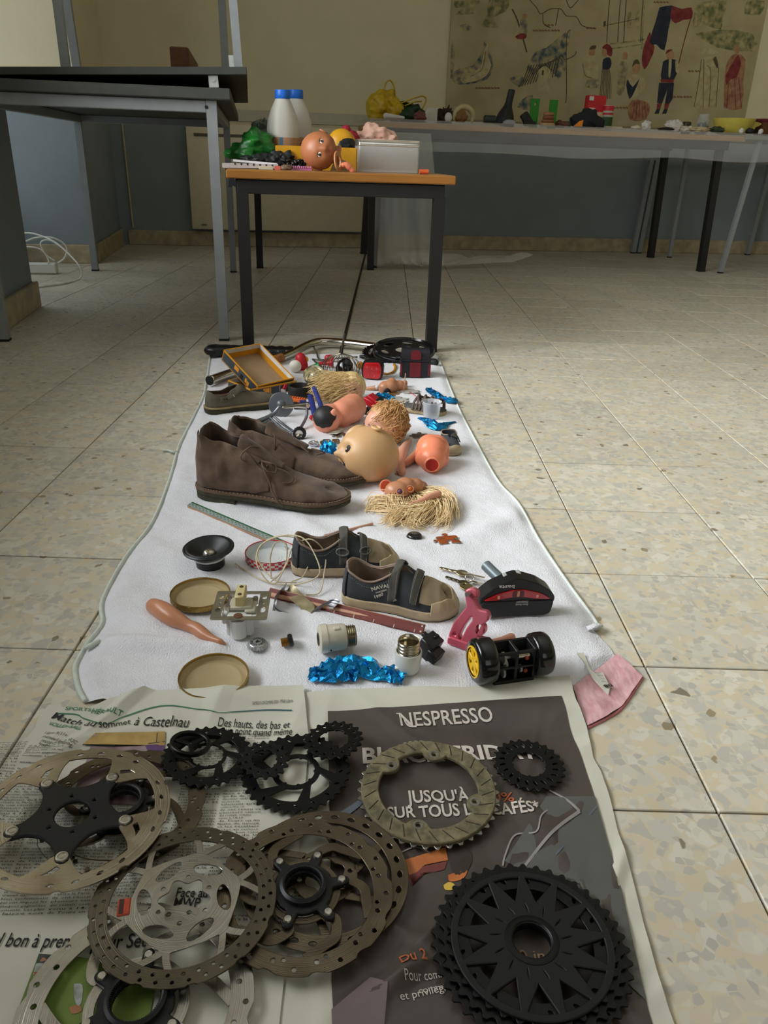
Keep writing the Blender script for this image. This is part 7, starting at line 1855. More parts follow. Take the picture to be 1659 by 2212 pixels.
# ================================================================== FINDS ON THE FAR HALF OF THE TOWEL
def PJ(p):
    d = p-Vector((0, 0, CAM_Z)); z = d.dot(AX_F); return 829.5+FOCAL*d.dot(AX_R)/z, 1106-FOCAL*d.dot(AX_U)/z
def at(name, label, cat, px, py, rz=0.0, group=None, rot=None, dz=0.0): return thing(name, label, cat, G(px, py, dz), rz, group, rot)
def tubes(t, nm, mat, paths, r, n=6, k=6):
    o = G(0, 0) if False else t.location
    for P in paths: b = MB(); b.tube(catmull([p-o for p in P], k), r, n); b.obj(nm, mat, t, 180)
# yellow cardboard boxes, one tilted inside the other
yb = M('box_yellow', (206, 142, 28), .5, var=.06); yd = M('box_print', (44, 48, 52), .5, rgb2=(72, 80, 88), scale=9); yt = M('box_card', (156, 130, 98), .8, var=.05); ywh = M('box_white', (206, 202, 196), .7)
def carton(t, lx, ly, h, prints):
    th = .0022; e = .0042
    b = MB(); b.box((lx/2, ly/2, th/2), (lx, ly, th)); b.obj('bottom', yt, t)
    for c, s, nm in (((lx/2, th/2, h/2), (lx, th, h), 'wall'), ((lx/2, ly-th/2, h/2), (lx, th, h), 'wall'), ((th/2, ly/2, h/2), (th, ly, h), 'wall'), ((lx-th/2, ly/2, h/2), (th, ly, h), 'wall')):
        b = MB(); b.box(c, s); b.obj(nm, yb, t)
        q = [x for x in s]; b = MB(); ins = Vector(((lx/2-c[0]), (ly/2-c[1]), 0)); ins = ins.normalized()*.0016
        b.box((c[0]+ins.x, c[1]+ins.y, h*.78), (s[0]*.97 if s[0] > th else th*.6, s[1]*.97 if s[1] > th else th*.6, h*.34)); b.obj('white_liner', ywh, t)
    for c, s in (((lx/2, -.0003, h/2), (lx-2*e, .0006, h-2*e)), ((-.0003, ly/2, h/2), (.0006, ly-2*e, h-2*e))):
        b = MB(); b.box(c, s); b.obj('printed_side', yd, t)
    for (x, z, w, hh, mt) in prints:
        b = MB(); b.box((x, -.0007, z), (w, .0006, hh)); b.obj('printed_patch', mt, t)
pB, pA, pC = G(542, 862), G(482, 843), G(641, 843); ax = (pC-pB); lx = ax.length; ang = atan2(ax.y, ax.x); ly = (pA-pB).length; hL = (VP(542, 862, 542, 840)-W(542, 862, .007)).z
yo = M('box_orange_print', (226, 150, 40), .5, var=.2, scale=60); yk = M('box_black_print', (22, 22, 24), .5); yw2 = M('box_white_print', (180, 176, 166), .6)
t = thing('yellow_box', 'open yellow edged cardboard box standing on the towel, lower of two', 'box', pB, ang)
carton(t, lx, ly, hL, [(lx*.33, hL*.55, lx*.13, hL*.5, yo), (lx*.24, hL*.45, lx*.10, hL*.34, yk), (lx*.42, hL*.5, lx*.02, hL*.6, yo), (lx*.62, hL*.55, lx*.015, hL*.6, yw2), (lx*.85, hL*.72, lx*.012, hL*.35, yw2)])
P4 = W(557, 834, hL+.010); P3 = W(636, 816, hL+.012); ux = (P3-P4).normalized(); nxy = Vector((-ux.y, ux.x, 0)).normalized(); best = None
for al in range(5, 46, 5):
    for L_ in [x*.004 for x in range(15, 60)]:
        p1 = P4+(nxy*cos(radians(al))+Vector((0, 0, 1))*sin(radians(al)))*L_; q = PJ(p1); p2 = p1+(P3-P4); q2 = PJ(p2); e = hypot(q[0]-483, q[1]-757)+hypot(q2[0]-562, q2[1]-742)
        if best is None or e < best[0]: best = (e, al, L_)
_, al, L2 = best; uy = nxy*cos(radians(al))+Vector((0, 0, 1))*sin(radians(al)); uz = ux.cross(uy).normalized(); uy = uz.cross(ux)
hU = (VP(542, 862, 542, 840)-W(542, 862, .007)).z*1.25; Rm = Matrix(((ux.x, uy.x, uz.x), (ux.y, uy.y, uz.y), (ux.z, uy.z, uz.z)))
t = thing('yellow_box', 'open yellow edged cardboard box tilted and resting inside another', 'box', P4-uz*hU, rot=Rm); lx2 = (P3-P4).length
carton(t, lx2, L2, hU, [])
for y, z, w, mt in ((.58, .62, .12, yo), (.42, .42, .07, yk), (.30, .45, .05, yo), (.24, .36, .06, yo)): b = MB(); b.box((-.0007, L2*y, hU*z), (.0006, L2*w, hU*.36)); b.obj('printed_patch', mt, t)
# chrome handlebar running behind the boxes
t = at('handlebar', 'bent chrome bicycle handlebar lying across the towel behind the yellow boxes', 'handlebar', 690, 745); r = mpp(690, 745)*8.2; O_ = t.location
b = MB(); b.tube(catmull([W(x, y, r+.010)-O_ for x, y in ((454, 822), (500, 806), (560, 787), (606, 773), (632, 762), (655, 750), (674, 742), (694, 738), (740, 740), (812, 749))], 8), r, 20); b.obj('tube', chrome, t, 180)
b = MB(); d = (W(454, 822, r)-W(500, 806, r)).normalized(); c = W(453, 822, r+.010)-O_; b.cyl(c-d*.004, c+d*.003, r*1.02, n=20, bev=.001); b.obj('end_plug', blackp, t)
b = MB(); c = W(600, 775, r+.010)-O_; d = (W(606, 773, r)-W(580, 781, r)).normalized(); b.cyl(c-d*.025, c+d*.02, r*1.03, n=20); b.obj('rust_band', M('rust', (150, 96, 44), .7, var=.3, scale=120), t)
t = at('bracket_rods', 'thin bent metal carrier rods lying in front of the handlebar', 'bracket', 700, 775)
tubes(t, 'rod', M('dull_rod', (120, 116, 106), .4, metal=.8), [[W(677, 748, .014), W(684, 762, .012), W(692, 777, .012), W(730, 774, .012), W(772, 771, .012)], [W(675, 776, .014), W(700, 779, .012), W(722, 778, .012)], [W(675, 776, .014), W(686, 786, .012), W(695, 793, .011)]], .0028)
t = at('black_saddle', 'black bicycle saddle lying behind the yellow boxes', 'saddle', 545, 768); O_ = t.location; k = mpp(545, 760); b = MB()
for i in range(9): x = 466+i*20; b.sph(W(x, 757, .026)-O_, ((22-1.2*i+4*(i < 2))*k, 20*k, (13-.5*i)*k), 18, 12)
put('cover', fuse(b, .004, 8, blackp, 'cover'), t)
# whisk
t = at('whisk', 'tangled wire whisk standing among the small finds', 'whisk', 735, 800); hub = VP(735, 800, 738, 762); wire = M('wire', (170, 160, 140), .3, metal=.9); O_ = t.location
rn = random.Random(4)
for i in range(11):
    a = pi*i/11; w = 42*cos(a); d = 30*sin(a)-4
    b = MB(); b.tube(catmull([hub-O_, VP(735, 800, 735+w*.8, 775+d*.15)-O_, W(735+w, 800+d*.5, .028)-O_, W(735+w*.4, 816+d*.35, .010)-O_, W(735-w*.5, 816-d*.2, .012)-O_, W(735-w*.9, 797-d*.5, .030)-O_, VP(735, 800, 735-w*.6, 772)-O_, hub-O_], 6), .0012, 5); b.obj('wire_loop', wire, t, 180)
b = MB(); b.tube([hub-O_, VP(735, 800, 740, 748)-O_, VP(735, 800, 744, 722)-O_], .0035, 8, round_ends=True); b.obj('handle', M('whisk_handle', (70, 66, 58), .5, metal=.3), t, 180)
# crank with black chain guard and grip
t = at('chain_guard', 'round black slotted chain guard with crank at the far end of the towel', 'chain guard', 872, 772, rot=Matrix.Rotation(radians(8), 3, 'X'), dz=.012); r = mpp(872, 770)*66
put('guard', plate([circ(0, 0, r, 60), circ(0, 0, r*.30, 30)]+[circ(*pol(r*.66, radians(60*i+20)), r*.24, 14, r*.12, radians(60*i+110)) for i in range(6)], .006, .0015, blackp, 'guard', 40), t, (0, 0, .008))
b = MB(); b.lathe([(r*.92, .014), (r*.97, .020), (r*1.0, .014), (r*1.0, .006)], 60); b.obj('outer_rim', gloss, t, 60)
o = put('sprocket_teeth', plate([gear(32, r*.86), circ(0, 0, r*.66, 40)], .003, .0004, blk_ox, 'sprocket_teeth', 30), t, (-r*.5, -.01, .003))
t = at('handlebar_grip', 'black rubber handlebar grip behind the toy chest', 'grip', 925, 782); O_ = t.location; b = MB(); b.tube([W(880, 777, .014)-O_, W(905, 778, .014)-O_, W(940, 783, .014)-O_], [.009, .0095, .0115], 14, round_ends=True); b.obj('rubber', M('grip_rubber', (24, 24, 24), .6), t, 180)
t = at('brake_levers', 'cluster of small black metal brake lever parts beside the whisk', 'levers', 805, 765); O_ = t.location
for P in ([(796, 757), (806, 764), (815, 775)], [(805, 758), (800, 768), (790, 774)], [(780, 770), (792, 772), (800, 780)]): b = MB(); b.tube(catmull([W(x, y, .014)-O_ for x, y in P], 4), .006, 8, round_ends=True); b.obj('lever', M('lever_dark', (48, 46, 42), .4, metal=.5), t, 180)
# toy chest
k = mpp(895, 818); t = at('toy_chest', 'black toy treasure chest with dark red front panels', 'toy chest', 895, 812, radians(2)); dr = M('dark_red', (104, 18, 28), .5, var=.1); kb = M('chest_black', (24, 24, 30), .45)
b = MB(); b.box((0, 0, 18*k), (60*k, 40*k, 36*k), bev=1.5*k); b.obj('chest_body', kb, t)
b = MB(); R_ = []
for x in (-30, 30): R_.append([Vector((x*k, (20*cos(a))*k, (38+24*sin(a))*k)) for a in [pi*i/12 for i in range(13)]])
b.rings(R_); b.obj('chest_lid', kb, t, 40)
for x, w in ((0, 24), (-30.5, 5), (30.5, 5)):
    b = MB(); b.box((x*k, -20.6*k, 18*k), (w*k, 2*k, 32*k), bev=.5*k); b.obj('front_panel', dr, t)
b = MB(); b.prism(rounded([(-11, 0), (11, 0), (11, 14), (6, 20), (-6, 20), (-11, 14)], 3, 3), 0, 1); b.v = [Vector((p.x*k, -20.4*k-p.z*1.6*k+ (p.y/20)**2*3*k, (40+p.y)*k)) for p in b.v]; b.obj('lid_panel', dr, t)
for z in (4, 33, 40):
    for s in (-1, 1): b = MB(); b.box((s*30*k, -10*k, z*k), (6*k, 24*k, 5*k), bev=1*k); b.obj('corner_bracket', kb, t)
b = MB(); b.box((0, -20*k, 37*k), (62*k, 4*k, 3.5*k), bev=.8*k); b.obj('band', kb, t)
# red rear lamp
k = mpp(806, 825); t = at('red_tail_lamp', 'red bicycle tail lamp in a black housing in front of the toy chest', 'lamp', 806, 818, radians(-10)); O_ = t.location; b = MB()
b.rings([[Vector((x*k*s, y*k, (z-26)*s*k+24*k)) for x, z in rounded([(-23, 4), (21, 4), (24, 30), (18, 48), (-20, 46), (-26, 28)], 8, 4)] for y, s in ((-9, .98), (0, 1.0), (12, .95), (22, .6))]); b.obj('housing', blackp, t, 40)
b = MB(); b.rings([[Vector((x*k, y*k, z*k)) for x, z in [(q[0]*s, (q[1]-22)*s+22) for q in rounded([(-20, 3), (18, 3), (21, 28), (16, 40), (-18, 38), (-22, 24)], 7, 4)]] for y, s in ((-8, 1), (-12, .98), (-14.5, .90))]); b.obj('lens', red_l, t, 40)
for x, z in ((-8, 12), (6, 10), (0, 26), (-11, 28), (10, 27)): b = MB(); b.sph((x*k, -14.4*k, z*k), (2.2*k, 1*k, 2.2*k), 10, 6); b.obj('led', M('led_red', (206, 40, 44), .1, coat=1), t, 180)
# reflector, ring piece, small toys
rd = M('toy_red', (188, 26, 40), .4, var=.06); gr_ = M('toy_green', (24, 120, 52), .4); blu = M('toy_blue', (38, 52, 122), .4, var=.08); org = M('toy_orange', (226, 104, 34), .45, var=.06); yl2 = M('toy_yellow', (216, 160, 30), .4)
t = at('red_tube', 'small red plastic tube standing behind the red tail lamp', 'tube', 812, 772); b = MB(); k = mpp(812, 772); b.cyl((0, 0, 0), (-3*k, 0, 16*k), 3.5*k, n=12, bev=.4*k); b.obj('tube', rd, t)
t = at('amber_reflector', 'small amber reflector dome beside the whisk', 'reflector', 778, 796); k = mpp(778, 796); b = MB(); b.sph((0, 0, 7*k), (8*k, 5*k, 9*k), 16, 10); b.obj('dome', M('amber', (208, 132, 26), .2, coat=.5), t, 180)
t = at('yellow_arc', 'broken yellow plastic ring lying before the toy chest', 'ring', 845, 800); k = mpp(845, 800); O_ = t.location; b = MB(); b.tube([W(836+18*cos(a), 794+14*sin(a), .010)-O_ for a in [radians(q) for q in range(-30, 150, 12)]], 3.2*k, 8, flat=.8); b.obj('arc', M('arc_yellow', (190, 132, 40), .5), t, 180)
k = mpp(638, 808); t = at('white_ball', 'white table tennis ball behind the yellow boxes', 'ball', 638, 806); b = MB(); b.sph((0, 0, 13.5*k), 13.5*k, 28, 18); b.obj('ball_shell', M('ball_white', (226, 222, 206), .4, var=.02), t, 180)
t = at('red_cup', 'small red egg cup shaped toy leaning behind the white ball', 'toy', 655, 800, rot=Matrix.Rotation(radians(-12), 3, 'Y')); k = mpp(655, 800); b = MB(); b.lathe([(0, 0), (11*k, 0), (12.5*k, 8*k), (12*k, 24*k), (9*k, 32*k), (4*k, 36*k), (0, 36.5*k)], 24); b.obj('cup', rd, t, 60); b = MB(); b.sph((12*k, 2*k, 20*k), (4*k, 4*k, 6*k), 10, 8); b.obj('yellow_spot', yl2, t, 180)
t = at('green_cone', 'small green toy cone beside the red horn', 'toy', 679, 802); k = mpp(679, 802); b = MB(); b.cyl((-9*k, 0, 6*k), (11*k, 0, 9*k), 4*k, 8.5*k, n=16, bev=.5*k); b.obj('cone', gr_, t, 40)
t = at('red_horn', 'red toy trumpet lying in front of the whisk', 'toy', 700, 796); k = mpp(700, 796); b = MB(); b.lathe([(3.5*k, 0), (4*k, 14*k), (6*k, 24*k), (9*k, 30*k), (9*k, 32*k), (0, 30*k)], 18, c=(-12*k, 0, 8*k), rot=Matrix.Rotation(radians(86), 3, 'Y')); b.obj('horn', rd, t, 60)
t = at('red_block', 'red toy piece beneath the whisk wires', 'toy', 712, 784); k = mpp(712, 784); b = MB(); b.box((0, 0, 8*k), (22*k, 14*k, 15*k), bev=4*k, rot=Matrix.Rotation(.4, 3, 'Z')); b.obj('block', rd, t)
t = at('black_bell', 'black rounded bell housing under the whisk', 'bell', 742, 806); k = mpp(742, 806); b = MB(); b.lathe([(18*k, 0), (20*k, 10*k), (16*k, 26*k), (7*k, 34*k), (0, 36*k)], 28, rot=Matrix.Rotation(radians(12), 3, 'Y')); b.obj('shell', gloss, t, 60)
t = at('black_rod', 'thin black rod lying left of the whisk', 'rod', 715, 808); O_ = t.location; b = MB(); b.tube([W(688, 815, .010)-O_, W(742, 801, .012)-O_], .004, 8, round_ends=True); b.obj('rod', blackp, t, 180)
# bicycle front lamp
k = mpp(680, 850); fr_ = Vector((.25, -.80, .55)).normalized(); t = at('bicycle_headlamp', 'black bicycle headlamp with clear domed glass facing us', 'lamp', 678, 838); rt = basis((1, 0, 0), fr_); c = Vector((0, .006, 25*k))
b = MB(); b.lathe([(0, -34*k), (14*k, -32*k), (18*k, -24*k), (17*k, -12*k), (20*k, -4*k), (23*k, 0), (22*k, 1.5*k)], 36, c=c, rot=rt); b.obj('shell', blackp, t, 50)
b = MB(); b.lathe([(22*k, 1.5*k), (23.5*k, 0), (23.5*k, 2.5*k), (20*k, 3*k), (15*k, -3*k), (6*k, -9*k), (0, -10*k)], 36, c=c, rot=rt); b.obj('reflector', M('lamp_reflector', (196, 190, 166), .12, metal=1.0, var=.05), t, 50)
b = MB(); b.sph(c+fr_*-4*k, (9*k, 9*k, 11*k), 24, 16, rot=rt); b.obj('bulb', M('bulb_glass', (214, 206, 180), .05, var=0, coat=.8, metal=.35), t, 180)
# black tape ring, orange comb, blue bits
k = mpp(646, 860); t = at('black_ring', 'black rubber ring standing before the headlamp', 'ring', 647, 856); b = MB(); b.lathe([(19*k, 0), (24*k, 0), (25*k, 3*k), (25*k, 22*k), (24*k, 24*k), (21*k, 24*k), (20*k, 20*k), (19*k, 0)], 36); b.obj('rubber_ring', M('matt_black', (26, 24, 22), .6), t, 50)
t = at('orange_rack', 'orange toothed toy strip before the black ring', 'toy', 641, 872, yaw((620, 866), (662, 872))); k = mpp(641, 872); b = MB(); b.box((0, 0, 8*k), (44*k, 6*k, 9*k), bev=1*k)
for i in range(8): b.box(((-19+5.4*i)*k, 0, 14*k), (3*k, 5*k, 5*k), bev=.5*k)
b.obj('rack', org, t); b = MB(); b.box((4*k, -2*k, 3*k), (52*k, 8*k, 4*k)); b.obj('rack_base', M('toy_black', (24, 24, 26), .5), t)
def toy_brick(name, label, px, py, sz, mat, rz, parts=()):
    t = at(name, label, 'toy', px, py, rz); k = mpp(px, py); b = MB(); b.box((0, 0, sz[2]*k/2), [q*k for q in sz], bev=1.5*k); b.obj('block', mat, t)
    for c, s, m, tilt in parts: b = MB(); b.box([q*k for q in c], [q*k for q in s], bev=1*k, rot=Matrix.Rotation(radians(tilt), 3, 'Y')); b.obj('piece', m, t)
    return t
kbk = M('toy_black', (24, 24, 26), .5)
toy_brick('blue_toy_part', 'dark blue and black toy part behind the grey disc', 652, 884, (34, 12, 12), kbk, .1, (((2, -2, 14), (14, 9, 12), blu, 0), ((-12, 0, 10), (10, 10, 9), kbk, 20), ((14, 2, 8), (10, 10, 14), kbk, 0)))
toy_brick('small_red_clip', 'small red and white toy clip beside the yellow box', 612, 850, (10, 6, 8), M('toy_white', (206, 204, 200), .5), .4, (((4, 0, 12), (7, 6, 12), rd, 30),))
t = at('blue_toy_figure', 'blue and red toy figure lying with legs apart before the headlamp', 'toy figure', 690, 893); O_ = t.location; k = mpp(690, 890)
for P, r, m, nm in (([(680, 896, 8), (676, 880, 14), (672, 862, 20), (671, 856, 22)], 6.5, blu, 'leg'), ([(696, 892, 10), (692, 872, 18), (684, 852, 30), (679, 838, 38)], 5.5, blu, 'leg'), ([(688, 898, 7), (682, 900, 7), (674, 902, 7)], 6.5, rd, 'waist'), ([(688, 896, 10), (700, 890, 10), (708, 884, 10)], 7.5, kbk, 'torso')):
    b = MB(); b.tube(catmull([W(x, y, .006+z*k)-O_ for x, y, z in P], 4), r*k, 8, round_ends=True, flat=.8); b.obj(nm, m, t, 60)
b = MB(); b.sph(W(674, 858, 24*k)-O_, 4*k, 10, 8); b.obj('foot_stud', M('stud_cyan', (90, 190, 216), .2), t, 180)
t = at('red_toy_truck', 'red toy dump truck tipped up behind the sandy haired head', 'toy truck', 804, 893, radians(-24)); k = mpp(804, 893)
b = MB(); b.box((0, 0, 24*k), (38*k, 24*k, 15*k), bev=2*k, rot=Matrix.Rotation(radians(20), 3, 'Y')); b.box((6*k, 0, 34*k), (30*k, 26*k, 5*k), bev=1.5*k, rot=Matrix.Rotation(radians(28), 3, 'Y')); b.obj('tipper', rd, t, 40); b = MB(); b.box((24*k, 2*k, 24*k), (5*k, 22*k, 34*k), bev=1*k, rot=Matrix.Rotation(radians(-38), 3, 'Y')); b.obj('ramp', kbk, t)
for x, y in ((-10, -13), (8, -13), (-10, 12)): b = MB(); b.lathe([(0, -4*k), (7*k, -4*k), (8*k, -2*k), (8*k, 2*k), (7*k, 4*k), (0, 4*k)], 18, c=(x*k, y*k, 8*k), rot=Matrix.Rotation(radians(90), 3, 'X')); b.obj('wheel', M('truck_wheel', (44, 42, 38), .5), t, 50)
# grey disc with chrome arms and one black wheel
k = mpp(606, 905); gm = M('grey_metal', (112, 116, 120), .35, metal=.75, var=.08); t = at('grey_disc_frame', 'grey plastic disc with chrome fork arms and small black wheel', 'axle', 607, 896); O_ = t.location; nrm = Vector((.12, -.95, .28)).normalized(); rt = basis((1, 0, 0), nrm); c = VP(607, 900, 607, 875)-O_+Vector((0, .004, 0))
b = MB(); b.lathe([(0, -3*k), (26*k, -3*k), (27.5*k, 0), (26*k, 1.5*k), (10*k, 2*k), (7*k, 6*k), (3*k, 8*k), (0, 8*k)], 44, c=c, rot=rt); b.obj('disc', M('disc_grey', (98, 102, 106), .4, metal=.3, var=.06), t, 40)
def seg(pts, r, m, nm, n=10):
    b = MB(); b.tube(catmull([VP(610, by, x, y)-O_ for x, y, by in pts], 5), r if not isinstance(r, tuple) else lin([r[0], r[1]], (len(pts)-1)*5), n, round_ends=True); b.obj(nm, m, t, 180)
seg([(612, 880, 914), (640, 877, 914), (663, 876, 914)], (2.5*k, 7*k), chrome, 'chrome_tube'); seg([(663, 878, 914), (662, 900, 918), (652, 920, 926), (646, 930, 934)], 3.2*k, gm, 'curved_arm')
seg([(590, 898, 912), (610, 915, 920), (632, 931, 936)], 2.6*k, gm, 'fork_rod'); seg([(584, 902, 914), (603, 920, 925), (628, 936, 940)], 2.6*k, gm, 'fork_rod'); seg([(604, 880, 910), (586, 898, 912), (552, 912, 916)], 5*k, gm, 'lever_arm'); seg([(552, 912, 918), (566, 916, 918), (584, 906, 914)], 3.5*k, gm, 'lever_arm')
wc = VP(647, 948, 647, 936)-O_; wn = Vector((.35, -.9, .12)).normalized(); rt = basis((1, 0, 0), wn); b = MB(); b.lathe([(6*k, -6*k), (12*k, -6*k), (13.5*k, -3*k), (13.5*k, 3*k), (12*k, 6*k), (6*k, 6*k)], 32, c=wc, rot=rt, wob=lambda a, z: .03*cos(16*a)); b.obj('small_wheel', M('wheel_black', (20, 20, 21), .5), t, 50)
b = MB(); b.lathe([(0, 4*k), (4*k, 5*k), (7.5*k, 6.4*k), (8*k, 5*k)], 24, c=wc, rot=rt); b.obj('wheel_cap', chrome, t, 50)
# blue wrappers at the back and beside the sandal
wrapper('blue foil wrapper twisted at the right edge of the towel, farthest back', [(924, 842), (938, 852), (955, 862), (975, 868), (983, 862)], [.008, .014, .012, .018, .006], 7, hgt=.016)
wrapper('blue foil wrapper pointing right beside the medicine cup', [(904, 906), (925, 914), (945, 926), (965, 918), (984, 914)], [.005, .014, .020, .008, .003], 12, hgt=.014)
wrapper('blue foil wrapper lying under the blond head beside the red truck', [(797, 860), (815, 858), (835, 858), (848, 866)], [.010, .016, .014, .010], 17, hgt=.016)
wrapper('round blue foil ball lying against the bald head', [(692, 982), (706, 982), (722, 980)], [.012, .024, .016], 23, hgt=.034)
t = at('silver_foil_twist', 'small crumpled silver foil twist beside the blue foil ball', 'foil', 678, 966); b = MB(); k = mpp(678, 966); b.sph((0, 0, 6*k), (12*k, 8*k, 7*k), 12, 8, fn=lambda d, p: p*(1+.5*NZ(d*3))); b.obj('foil', foil_in, t, 0)
# puzzle pieces, caps, clips and paper bits
pg_ = M('puzzle_grey', (176, 172, 164), .7)
for i, (x, y, w, lb) in enumerate(((858, 846, 34, 'grey backed jigsaw piece under the headless doll body, left of two'), (884, 848, 34, 'grey backed jigsaw piece right of the headless doll body'), (862, 866, 36, 'grey backed jigsaw piece behind the braided sandal'))): puzzle(lb, x, y, w, .5*i, pg_, 5+i)
puzzle('brown jigsaw piece lying under the headless doll body', 846, 852, 30, .3, M('puzzle_brown', (112, 84, 50), .5, var=.3, scale=80), 9)
puzzle('brown and white jigsaw piece lying flat right of the sandy haired head', 908, 944, 34, .1, M('puzzle_photo', (120, 98, 76), .5, rgb2=(60, 52, 44), scale=120), 14)
puzzle('dark jigsaw piece half under the bald doll head', 716, 955, 34, .2, M('puzzle_dark', (92, 72, 52), .5, var=.3, scale=90), 19)
puzzle('brown jigsaw piece tucked behind the bald doll head', 735, 941, 28, .6, M('puzzle_photo', (1, 1, 1)), 20)
bottle_cap('bottle cap lying upside down with pale liner left of the bald head', 706, 958, 15, M('cap_green_grey', (126, 124, 104), .4, metal=.5), 0, up=False)
t = at('paper_shreds', 'torn cream paper shreds behind the bald doll head', 'paper', 726, 934); O_ = t.location
for i, P in enumerate(([(708, 937), (724, 928), (744, 930), (726, 938)], [(716, 934), (732, 924), (742, 926), (728, 936)])):
    b = MB(); b.add([W(x, y, .010+.004*((j+i) % 2))-O_ for j, (x, y) in enumerate(P)], [(0, 1, 2, 3)]); b.obj('shred', paper, t, 0)
t = at('red_toy_car', 'small red toy car with black chassis behind the boots', 'toy car', 648, 978, radians(-20)); k = mpp(648, 978); b = MB(); b.box((0, 0, 9*k), (26*k, 12*k, 9*k), bev=2*k); b.box((2*k, 0, 16*k), (12*k, 11*k, 8*k), bev=2.5*k); b.obj('car_body', M('car_red', (206, 48, 34), .35), t)
b = MB(); b.box((-4*k, 2*k, 22*k), (18*k, 9*k, 3*k), bev=.6*k, rot=Matrix.Rotation(.5, 3, 'Y')); b.obj('roof_rack', kbk, t); b = MB(); b.tube([Vector((x*k, -6*k, z*k)) for x, z in ((2, 12), (10, 22), (14, 20), (15, 10))], 1.2*k, 6); b.obj('roll_bar', kbk, t, 180)
# clear medicine cup
k = mpp(931, 905); t = at('medicine_cup', 'small clear plastic medicine cup standing in front of the sandal', 'cup', 931, 905); b = MB(); b.lathe([(0, 1*k), (16*k, 1*k), (17*k, 2*k), (20.5*k, 36*k), (21.5*k, 36.5*k), (21.5*k, 37.5*k), (20*k, 37.5*k), (19.3*k, 35*k), (15.8*k, 3*k), (0, 2.4*k)], 40); b.obj('cup', M('clear_cup', (232, 236, 240), .12, alpha=.34, var=.01), t, 60)
b = MB(); b.box((12*k, -13.8*k, 18*k), (2*k, .6*k, 26*k), rot=Matrix.Rotation(.5, 3, 'Z')); b.obj('measure_mark', M('cup_mark', (220, 224, 228), .3, alpha=.5), t)
t = at('pale_stick', 'thin pale stick standing against the headless doll body', 'stick', 874, 846); O_ = t.location; b = MB(); b.tube([W(872, 847, .008)-O_, VP(872, 848, 876, 806)-O_], .0012, 6); b.obj('rod', M('pale_dowel', (1, 1, 1)), t, 180)
t = at('red_thread', 'thin red thread lying among the grey jigsaw pieces', 'thread', 888, 850); O_ = t.location; b = MB(); b.tube(catmull([W(x, y, .009)-O_ for x, y in ((878, 842), (890, 850), (902, 858), (906, 862))], 4), .0009, 5); b.obj('thread', rd, t, 180)
# ================================================================== THINGS ON THE TABLES
def on_table(name, label, cat, px, v, z, rz=PHI, group=None, rot=None):
    """standing on a table at height z, v metres before the wall, under photo column px"""
    d = AX_R*((px-829.5)/FOCAL)-AX_U*((300-1106)/FOCAL)+AX_F; t_ = (v+RC.dot(E2))/d.dot(E2)
    return thing(name, label, cat, Vector((t_*d.x, t_*d.y, z)), rz, group, rot)
def kv(v): return (RB(830, 300, v)-Vector((0, 0, CAM_Z))).dot(AX_F)/FOCAL
def crumple(mb, c, r, seed, amp=.35, f=2.2, seg=26, ring=16):
    n0 = len(mb.v); mb.sph(c, r, seg, ring, fn=lambda d, p: p*(1+amp*NZ(d*f+Vector((seed, 0, 0)))+amp*.6*(abs(NZ(d*f*2.3+Vector((0, seed, 0))))-.2)))
    for q in mb.v[n0:]: q.z = max(q.z, .0003)
Z1 = TB+.0012; k = kv(2.95)
mlk = M('milk_plastic', (196, 194, 182), .4, var=.02); mbl = M('cap_blue', (30, 106, 206), .4); lab = M('label_tan', (184, 140, 104), .6, rgb2=(166, 122, 88), scale=20)
def milk(label, px, v, ztop):
    t = on_table('milk_bottle', label, 'bottle', px, v, Z1, group='milk bottles'); k = kv(v); h = 145*k
    b = MB(); b.lathe([(0, 0), (32*k, 0), (34*k, 4*k), (34*k, 78*k), (32*k, 92*k), (25*k, 112*k), (17*k, 128*k), (14*k, 134*k), (14*k, 142*k)], 40); b.obj('body', mlk, t, 50)
    b = MB(); b.lathe([(14.6*k, 132*k), (15.6*k, 133*k), (15.6*k, 147*k), (14.8*k, 149*k), (0, 149*k)], 32); b.obj('cap', mbl, t, 50); b = MB(); b.lathe([(34.3*k, 20*k), (34.3*k, 60*k)], 40); o = b.obj('label', lab, t)
    for a0, a1, z0, z1, m in ((-96, -84, 44, 60, M('label_blue', (70, 112, 138), .6)), (-112, -100, 22, 46, M('label_cow', (36, 26, 24), .6)), (-96, -88, 22, 44, M('label_cow', (1, 1, 1)))):
        b = MB(); b.grid([Vector((34.5*k*cos(radians(a)), 34.5*k*sin(radians(a)), z*k)) for a in lin([a0-9.3, a1-9.3], 4) for z in (z0, z1)], 5, 2); b.obj('label_print', m, o, 180)
milk('white milk bottle with blue cap, left and nearer of two', 612, 2.87, 200); milk('white milk bottle with blue cap, half hidden behind the other', 640, 2.74, 205)
yp = M('carrier_yellow', (206, 150, 24), .4, var=.05); k = kv(3.0)
t = on_table('yellow_toy_garage', 'yellow plastic toy bridge with arches behind the brown doll head', 'toy', 683, 2.98, Z1)
lp = [(-87, 0), (-80, 0), (-72, 16), (-58, 24), (-44, 22), (-34, 12), (-30, 0), (30, 0), (36, 14), (52, 24), (66, 20), (76, 0), (87, 0), (87, 46), (-87, 46)]
o = put('arched_side', plate([rounded([(x*k, y*k) for x, y in lp], 2*k, 2)], .004, .0008, yp, 'arched_side', 40), t, (0, .002, 0)); o.rotation_euler = (pi/2, 0, 0)
b = MB(); b.box((0, .016, 44*k), (174*k, .026, 4*k), bev=.001); b.obj('deck', yp, t)
for x in (-60, 56): b = MB(); b.box((x*k, .022, 22*k), (5*k, .006, 42*k)); b.obj('pillar', M('carrier_dark', (150, 100, 20), .5), t)
